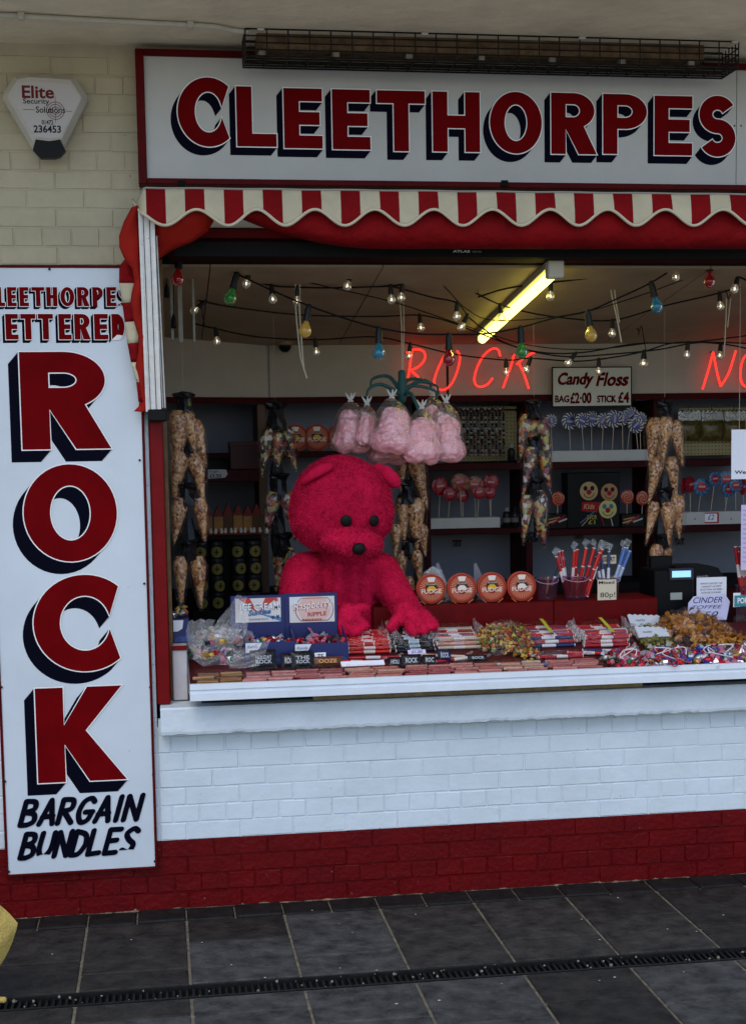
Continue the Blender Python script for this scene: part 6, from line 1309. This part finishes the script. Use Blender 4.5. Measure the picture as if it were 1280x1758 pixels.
t, zt_ = wbox('long white lolly stand on the upper shelf under the price board', (946, 773, 1112, 793), YB+.02, .12)
for px, py, s in ((945, 722, .8), (977, 723, 1.05), (998, 722, .95), (1015, 719, .95), (1035, 722, .95), (1053, 719, 1.08), (1068, 718, .9), (1082, 712, .95), (1091, 730, .95), (1098, 720, .9)): lolly('black and white swirl lollipop with a blue centre on the upper shelf', 'swirl lollipops on the upper shelf', px, py, YB+.06+rnd(-.03, .03), D_BW, zt_, rnd(-.02, .02), s)
t, zt_ = wbox('white lolly stand on the lower shelf beside the dark bottles', (738, 889, 858, 907), YB+.02, .12)
for px, py, s in ((755, 835, 1.15), (772, 848, .9), (789, 828, 1.12), (794, 851, .8), (814, 832, 1.1), (822, 845, .9), (842, 828, 1.05), (840, 846, .8)): lolly('round red lollipop on the white lower shelf stand', 'red lollipops on the lower shelf', px, py, YB+.05+rnd(-.03, .04), D_RED if px not in (789, 814) else D_RW, zt_, rnd(-.012, .012), s)
t, zt_ = wbox('long white lolly stand with a red edged price tag', (1163, 878, 1320, 900), YB+.02, .12)
pcard('price_tag', 1209, 880, 1233, 898, YB+.017, M('tag red', (.4, .02, .02), .5), t); pcard('tag_paper', 1209, 882, 1230, 896, YB+.0155, paper, t, .001); ptext(t, '\u00a32', 1214, 883.5, 1225, 892, YB+.0145, ink, shear=.2)
for px in (1192, 1254): q = P(px, 891, YB+.02); m = MB(); m.lathe([(.004, .003), (.004, -.001)], q, 8, 'y'); m.build('screw', m_screw, t)
for px, py, me, s in ((1203, 836, D_BL, 1.0), (1226, 822, D_BL, .8), (1246, 823, D_BL, 1.0), (1250, 840, D_BL, .9), (1262, 833, D_BL, .8)): lolly('blue swirl lollipop on the stand with the price tag', 'blue lollipops on the lower shelf', px, py, YB+.05+rnd(-.02, .04), me, zt_, rnd(-.02, .02), s)
for px, py in ((1174, 834), (1184, 832), (1275, 836)): lolly('plain red lollipop on the stand with the price tag', 'plain red lollipops by the blue ones', px, py, YB+.06+rnd(-.02, .03), D_RED, zt_, rnd(-.02, .02), 1.05, .7)
for px, py in ((957, 856), (1076, 853), (1102, 855)): lolly('red and orange spiral lollipop beside the black clown box', 'spiral lollipops by the clown box', px, py, YB+.03, D_RO, ZS2b, 0, 1.0)
# clown box
t = thing('clown_lolly_box', 'black display box with painted clown faces on the lower shelf', 'lolly box', tuple(P(1018, 905, YB))); x0, x1, z0, z1 = RC(973, 811, 1063, 905, YB+.02); z0 = ZS2b+.001
m = MB(); m.bbox(x0, x1, YB+.02, YB+.14, z0, z1, .004); m.build('carton', black, t); CYY = YB+.018
def face(px, py, r_, col, blue=False):
    c = P(px, py, CYY); r = r_/307; m = MB(); m.poly([(c.x+r*math.cos(a*PI/14), c.z+r*math.sin(a*PI/14)) for a in range(28)], CYY-.001, .0); m.build('clown_face', col, t); k = CYY-.0018
    for sx in (-1, 1): m = MB(); m.poly([(c.x+sx*r*.38+r*.24*math.cos(a*PI/8), c.z+r*.3+r*.27*math.sin(a*PI/8)) for a in range(16)], k); m.build('clown_eye', lt if blue else ink, t)
    m = MB(); m.poly([(c.x+r*.28*math.cos(a*PI/8), c.z-r*.12+r*.28*math.sin(a*PI/8)) for a in range(16)], k-.0004); m.build('clown_nose', lr, t)
    m = MB(); m.tube([(c.x+r*.6*math.cos(a*PI/12), k-.0002, c.z-r*.1+r*.62*math.sin(a*PI/12)) for a in range(13, 24)], r*.05, 4); m.build('clown_mouth', ink, t)
fc = M('clown face print', (.42, .28, .13), .5); face(1010, 843, 16, fc); face(1045, 845, 15, M('clown face orange', (.40, .20, .10), .5)); face(1042.5, 874, 16, M('clown face yellow', (.50, .45, .16), .5), True)
m = MB(); m.poly([(P(a, b, CYY).x, P(a, b, CYY).z) for a, b in ((998, 862), (1030, 862), (1024, 880), (997, 877))], CYY-.0011); m.build('red_flash', lr, t); ptext(t, 'Kids', 1001, 865, 1020, 874, CYY-.0022, fc, shear=.2, bold=.02)
ptext(t, '2 FOR', 1007, 884, 1024, 892, CYY-.0012, M('olive print', (.30, .28, .04), .5), bold=.02); ptext(t, '\u00a31', 1009, 893, 1021, 900, CYY-.0012, MATS['olive print'], bold=.02)
for a, b, mt in (((995, 898), (1020, 878), lt), ((998, 903), (1012, 888), lo_), ((1030, 884), (1036, 903), lr), ((1048, 890), (1051, 903), lw)): m = MB(); m.tube([P(*a, CYY-.001), P(*b, CYY-.001)], .0035, 4); m.build('stripe_print', mt, t)
for xa, xb, lab in ((938, 978, 'low colourful sweet carton between the mixed cones and the clown box'), (1066, 1105, 'low colourful sweet carton between the clown box and the nut cones')):
    t = thing('sweet_carton', lab, 'carton', tuple(P((xa+xb)/2, 905, YB))); x0, x1, z0, z1 = RC(xa, 882, xb, 905, YB+.03); z0 = ZS2b+.001; m = MB(); m.bbox(x0, x1, YB+.03, YB+.13, z0, z1, .003); m.build('carton', black, t)
    for a, b, mt in (((xa+3, 892), (xa+22, 888), lo_), ((xa+8, 900), (xa+30, 886), lr), ((xa+20, 896), (xa+36, 890), lw), ((xa+2, 898), (xa+18, 893), fc)): m = MB(); m.tube([P(*a, YB+.028), P(*b, YB+.028)], .006, 4); m.build('stripe_print', mt, t)
# pegboards, necklaces, gold bags, bottles
peg = M('pegboard', (.30, .25, .13), .7, .1, 8)
for xa, xb, ya, yb_, lab in ((786, 890, 698, 791, 'cream pegboard behind the hanging sweet necklaces'), (1165, 1330, 700, 781, 'cream pegboard behind the gold sweet bags')):
    t = thing('pegboard', lab, 'pegboard', tuple(P((xa+xb)/2, yb_, YB+.2))); x0, x1, z0, z1 = RC(xa, ya, xb, yb_, YB+.2); m = MB(); m.box(x0, x1, YB+.2, YB+.21, z0, z1); m.build('board', peg, t); m = MB()
    nx, nz = int((x1-x0)/.021), int((z1-z0)/.021)
    for i in range(nx):
        for j in range(nz): cx, cz = x0+(i+.5)*.021, z0+(j+.5)*.021; m.poly([(cx+.0035*math.cos(a), cz+.0035*math.sin(a)) for a in (0, 1.05, 2.1, 3.14, 4.2, 5.25)], YB+.1985)
    stuff(m.build('peg_holes', black_matt, t)); m = MB(); m.tube([(x0, YB+.15, z1-.02), (x1, YB+.15, z1-.02)], .004, 5); m.build('rail', black, t)
    for xx in (x0+.01, x1-.01): m = MB(); m.box(xx-.006, xx+.006, YB+.15, YB+.2, z1-.03, z1-.01); m.build('bracket', black, t)
def neck_mesh(seed):
    random.seed(seed); m = MB(); n = 22
    for i in range(n): m.ball((rnd(-.002, .002), 0, -.27*i/n), (.0085, .0085, .0068), 7, 5, mi=random.choice((0, 1, 1, 2, 3)))
    me = bpy.data.meshes.new('bead_strand'); me.from_pydata(m.v, [], m.f)
    for q in (M('bead white', (.30, .28, .27), .4), M('bead dark', (.02, .018, .02), .4), M('bead maroon', (.10, .02, .03), .4), M('bead grey', (.12, .12, .13), .4)): me.materials.append(q)
    me.polygons.foreach_set('material_index', m.m); return me
NK = [neck_mesh(i) for i in range(3)]; random.seed(21)
for i in range(13):
    c = P(789+i*6.2, 702, YB+.14); t = thing('sweet_necklace', 'dark beaded sweet necklace hanging on the pegboard rail', 'necklace', tuple(c), 'sweet necklaces in a row'); link('bead_strand', NK[i % 3], t, Matrix.Translation(c)); m = MB(); m.tube([c+Vector((0, 0, -.005)), c+Vector((0, .0, .014)), c+Vector((0, .012, .012))], .0018, 4); m.build('hook', black, t)
for i, (xa, xb) in enumerate(((1163, 1201), (1203, 1240), (1242, 1278))):
    t = thing('gold_sweet_bag', ('dark gold sweet bag on the pegboard beside the nut cones', 'dark gold sweet bag on the pegboard between two alike', 'dark gold sweet bag on the pegboard beside the white notice')[i], 'sweet bag', tuple(P((xa+xb)/2, 765, YB+.13)), 'gold sweet bags on the pegboard'); x0, x1, z0, z1 = RC(xa, 706, xb, 757, YB+.14); mw = Matrix.Translation(((x0+x1)/2, YB+.14, z0)); pillow(t, mw, x1-x0, (z1-z0)*.74, .05, M('dark gold pouch', (.07, .05, .012), .25, .8, 40, coat=.5), 'contents')
    m = MB(); n = 10; v = []
    for k in range(n+1): x = x0+(x1-x0)*k/n; v += [(x, YB+.13, z0+(z1-z0)*.68+rnd(-.006, .006)), (x, YB+.14+rnd(-.005, .005), z1+(.006 if k % 2 else -.004))]
    m.add(v, [(2*k, 2*k+2, 2*k+3, 2*k+1) for k in range(n)]); m.build('film_top', film('grey film %d' % i, (.8, .8, .8), .2, .5, .2, 40, .22), t)
    m = MB(); m.tube([((x0+x1)/2, YB+.15, z1-.01), ((x0+x1)/2, YB+.15, z1+.03)], .002, 4); m.build('hook', black, t)
for px, py, zb_, lab in ((869, 0, ZS2, 'squat dark bottle with a pale lid on the lower shelf end'), (883, 0, ZS2, 'dark bottle with a plain black lid on the lower shelf end'), (726, 0, ZS2, 'dark jar half hidden by the nut cones on the lower shelf')):
    c = P(px, 900, YB+.06); c.z = zb_; t = thing('bottle', lab, 'bottle', tuple(c)); m = MB(); m.lathe([(.021, .001), (.022, .07), (.019, .085), (.012, .092)], c, 14); m.build('bottle_body', M('dark bottle glass', (.012, .012, .014), .15), t, smooth=True); m = MB(); m.lathe([(.013, .092), (.013, .112), (.011, .113)], c, 12); m.build('lid', M('grey lid', (.2, .2, .2), .4) if px == 869 else black, t, auto=40); m = MB(); m.lathe([(.0228, .03), (.0228, .055)], c, 14); m.build('label_band', M('bottle label', (.12, .11, .10), .5), t)
c = P(877, 790, YB+.06); c.z = ZS1; t = thing('bottle', 'lone dark bottle with a white cap on the upper shelf', 'bottle', tuple(c)); m = MB(); m.lathe([(.020, .001), (.021, .06), (.018, .075), (.011, .082)], c, 14); m.build('bottle_body', MATS['dark bottle glass'], t, smooth=True); m = MB(); m.lathe([(.012, .082), (.012, .105), (.010, .106)], c, 12); m.build('cap', MATS['grey lid'], t, auto=40)
# shelf tickets on the back panel
for px, py, lab in ((784, 933, 'small price ticket on the back panel above the fudge boxes'), (993, 920, 'small price ticket on the back panel above the red sticks'), (1166, 930, 'small price ticket on the back panel above the cash register')):
    t = thing('shelf_ticket', lab, 'ticket', tuple(P(px, py+6, YS+.015))); pcard('ticket', px-8, py-6, px+8, py+6, YS+.014, M('grey ticket', (.10, .10, .11), .6), t, .003); ptext(t, '\u00a31', px-4, py-3, px+5, py+4, YS+.0128, ink, bold=.03); pcard('stripe', px-8, py-6, px+8, py-3, YS+.0125, dark_red, t, .001)
# left shelves: gable boxes, jars, dark box, ticket
GYY = 1.54
roofm, wallm, figm = M('gable roof print', (.13, .015, .01), .5, .3, 40), M('gable wall print', (.26, .12, .035), .5, .2, 30), M('figure print', (.45, .42, .38), .5)
for i, (px, yt_, lab) in enumerate(((357, 866, 'house shaped sweet box nearest the nut cones'), (375, 868, 'taller house shaped sweet box with two white figures'), (392, 863, 'dark fronted house shaped sweet box in the row'), (409, 865, 'orange fronted house shaped sweet box in the row'), (426, 867, 'house shaped sweet box next to the dark fronted end one'), (441, 864, 'end house shaped sweet box by the brown upright'))):
    x0, x1, z0, z1 = RC(px-8, yt_, px+8, 919, GYY); z0 = ZL3+.001; t = thing('house_box', lab, 'sweet box', ((x0+x1)/2, GYY, z0), 'house shaped boxes on the dark shelf'); zm = z0+(z1-z0)*.62; xm = (x0+x1)/2; d_ = rnd(0, .02)
    m = MB(); m.box(x0, x1, GYY+d_, GYY+d_+.08, z0, zm); m.build('carton', wallm if i not in (2, 5) else M('gable dark print', (.07, .03, .012), .5), t)
    m = MB(); m.poly([(x0-.002, zm), (x1+.002, zm), (xm, z1)], GYY+d_-.002, .084); m.build('roof', roofm, t)
    m = MB(); m.box(x0, x1, GYY+d_-.0015, GYY+d_-.0005, z0, z0+.022); m.build('base_print', roofm, t)
    for sx in (-.3, .3): m = MB(); m.ball((xm+sx*(x1-x0), GYY+d_-.002, z0+.030), (.006, .002, .007), 8, 6); m.ball((xm+sx*(x1-x0)*1.1, GYY+d_-.002, z0+.018), (.009, .002, .010), 8, 6); m.build('figure_print', figm, t)
jarm, labm = M('dark jar glass', (.010, .011, .016), .15), M('jar label yellow', (.16, .135, .03), .5)
zj = ZL3-.02; rowz = [P(400, py, 1.5).z for py in (1032, 1003, 975, 945)]
t = thing('jar_stand', 'dark stand stepped behind the stacked jars', 'stand', tuple(P(390, 1060, 1.6))); zb_ = P(400, 1046, 1.5).z; m = MB(); m.box(P(330, 1000, 1.46).x, P(450, 1000, 1.46).x, 1.46, 1.75, .2, zb_); m.build('base', black_matt, t); m = MB(); m.box(P(330, 1000, 1.6).x, P(450, 1000, 1.6).x, 1.6, 1.62, zb_, ZL3-.03); m.build('backing', black_matt, t)
hh = (rowz[-1]-rowz[0])/3
JB = MB(); JB.lathe([(.036, 0), (.040, .006), (.040, hh*.72), (.032, hh*.80)], n=18); jb = bpy.data.meshes.new('jar_body'); jb.from_pydata(JB.v, [], JB.f); jb.materials.append(jarm); jb.polygons.foreach_set('use_smooth', [True]*len(jb.polygons))
JL = MB(); JL.lathe([(.034, hh*.80), (.034, hh*.985), (.032, hh*.99)], n=18); jl = bpy.data.meshes.new('lid'); jl.from_pydata(JL.v, [], JL.f); jl.materials.append(M('jar lid', (.03, .03, .035), .25, metal=.4))
JA = MB(); JA.add([(.0405*math.sin(a*.09), -.0408*math.cos(a*.09), hh*.40+s_*math.sqrt(max(0, 1-(a/9)**2))*.028) for a in range(-9, 10) for s_ in (-1, 1)], [(2*i, 2*i+2, 2*i+3, 2*i+1) for i in range(18)]); JA.box(-.011, .011, -.0425, -.0412, hh*.36, hh*.44, 1); JA.box(-.003, .003, -.0427, -.0414, hh*.25, hh*.58, 1)
ja = bpy.data.meshes.new('label'); ja.from_pydata(JA.v, [], JA.f); ja.materials.append(labm); ja.materials.append(ink); ja.polygons.foreach_set('material_index', JA.m)
for r in range(4):
    for px in (347, 373, 410, 436):
        c = P(px, 980, 1.53); c.z = zb_+.001+r*hh; lab = {0: 'dark jar with a round yellow label at the foot of the jar stack', 3: 'dark jar with a round yellow label topping the jar stack'}.get(r, 'dark jar with a round yellow label amid the jar stack')
        t = thing('sweet_jar', lab, 'jar', tuple(c), 'jars stacked below the house boxes'); mw = Matrix.Translation(c) @ Matrix.Rotation(rnd(-.3, .5), 4, 'Z')
        for nm, me in (('jar_body', jb), ('lid', jl), ('label', ja)): link(nm, me, t, mw)
t = thing('gift_box', 'dark maroon box on the left shelf above the price ticket', 'box', tuple(P(420, 806, 1.55))); x0, x1, z0, z1 = RC(395, 759, 445, 806, 1.53); z0 = ZL2+.001; m = MB(); m.bbox(x0, x1, 1.53, 1.68, z0, z1, .003); m.build('carton', M('maroon carton', (.03, .005, .007), .4), t); m = MB(); m.bbox(x0-.003, x1+.003, 1.527, 1.683, z1-.02, z1+.003, .002); m.build('lid', M('maroon lid', (.04, .006, .008), .4), t)
t = thing('shelf_ticket', 'torn white ticket lettered 3.50 on the left shelf edge', 'ticket', tuple(P(373, 822, 1.49))); m = MB(); m.poly([(P(a, b, 1.495).x, P(a, b, 1.495).z) for a, b in ((357, 822), (357, 806), (388, 806), (391, 814), (386, 820))], 1.495, .002); m.build('ticket', M('grey white ticket', (.36, .35, .35), .7), t); ptext(t, 'Fudge', 359, 807.5, 374, 812, 1.4935, ink, shear=.2); ptext(t, '\u00a33.50', 360, 814, 380, 820, 1.4935, ink, bold=.02)
# clear bags slumped behind the fudge boxes
for px, lab in ((730, 'empty looking clear bag slumped behind the first fudge box'), (757, 'puffed clear bag of dark sweets behind the fudge boxes')):
    c = P(px, 1004, 1.2); c.z = zbk if False else c.z; 
# grey dividers behind the fudge boxes
t = thing('bag_divider', 'grey angled scoop stand behind the fudge boxes', 'stand', tuple(P(790, 1010, LY+.2)))
for px in (760, 825):
    m = MB(); pts = [(px-12, 1036), (px-12, 968), (px-8, 966), (px+4, 992), (px+12, 1036)]; m.poly([(P(a, b, LY+.2).x, P(a, b, LY+.2).z) for a, b in pts], LY+.2, .006); m.build('divider', M('grey divider', (.16, .16, .18), .5), t)
m = MB(); m.box(P(745, 1020, LY+.2).x, P(840, 1020, LY+.2).x, LY+.19, LY+.25, zl+.001, zl+.02); m.build('base', M('grey divider', (.16, .16, .18), .5), t)
t = thing('sweet_bag', 'puffed clear bag of dark sweets behind the fudge boxes', 'sweet bag', tuple(P(745, 1020, LY+.15))); c = P(740, 1030, LY+.15); m = MB(); heap(m, c.x, c.y, .06, .04, .04, 60, .010, (0, 0, 0, .6, 0, .5, 4, .5), lambda y: zl); stuff(m.build('sweets', foil, t)); film_dome(c.x+.01, c.y, .08, .05, .15, lambda y: zl, 'bag', t, FILMH, .15, 16, 7, 31)
t = thing('sweet_bag', 'low clear bag of dark sweets between the scoop stands', 'sweet bag', tuple(P(795, 1020, LY+.15))); c = P(797, 1030, LY+.15); m = MB(); heap(m, c.x, c.y, .06, .04, .06, 80, .010, (0, 0, 0, .3, 0, .5, 4, .2), lambda y: zl); stuff(m.build('sweets', foil, t)); film_dome(c.x, c.y, .075, .05, .10, lambda y: zl, 'bag', t, FILMH, .15, 16, 7, 33)
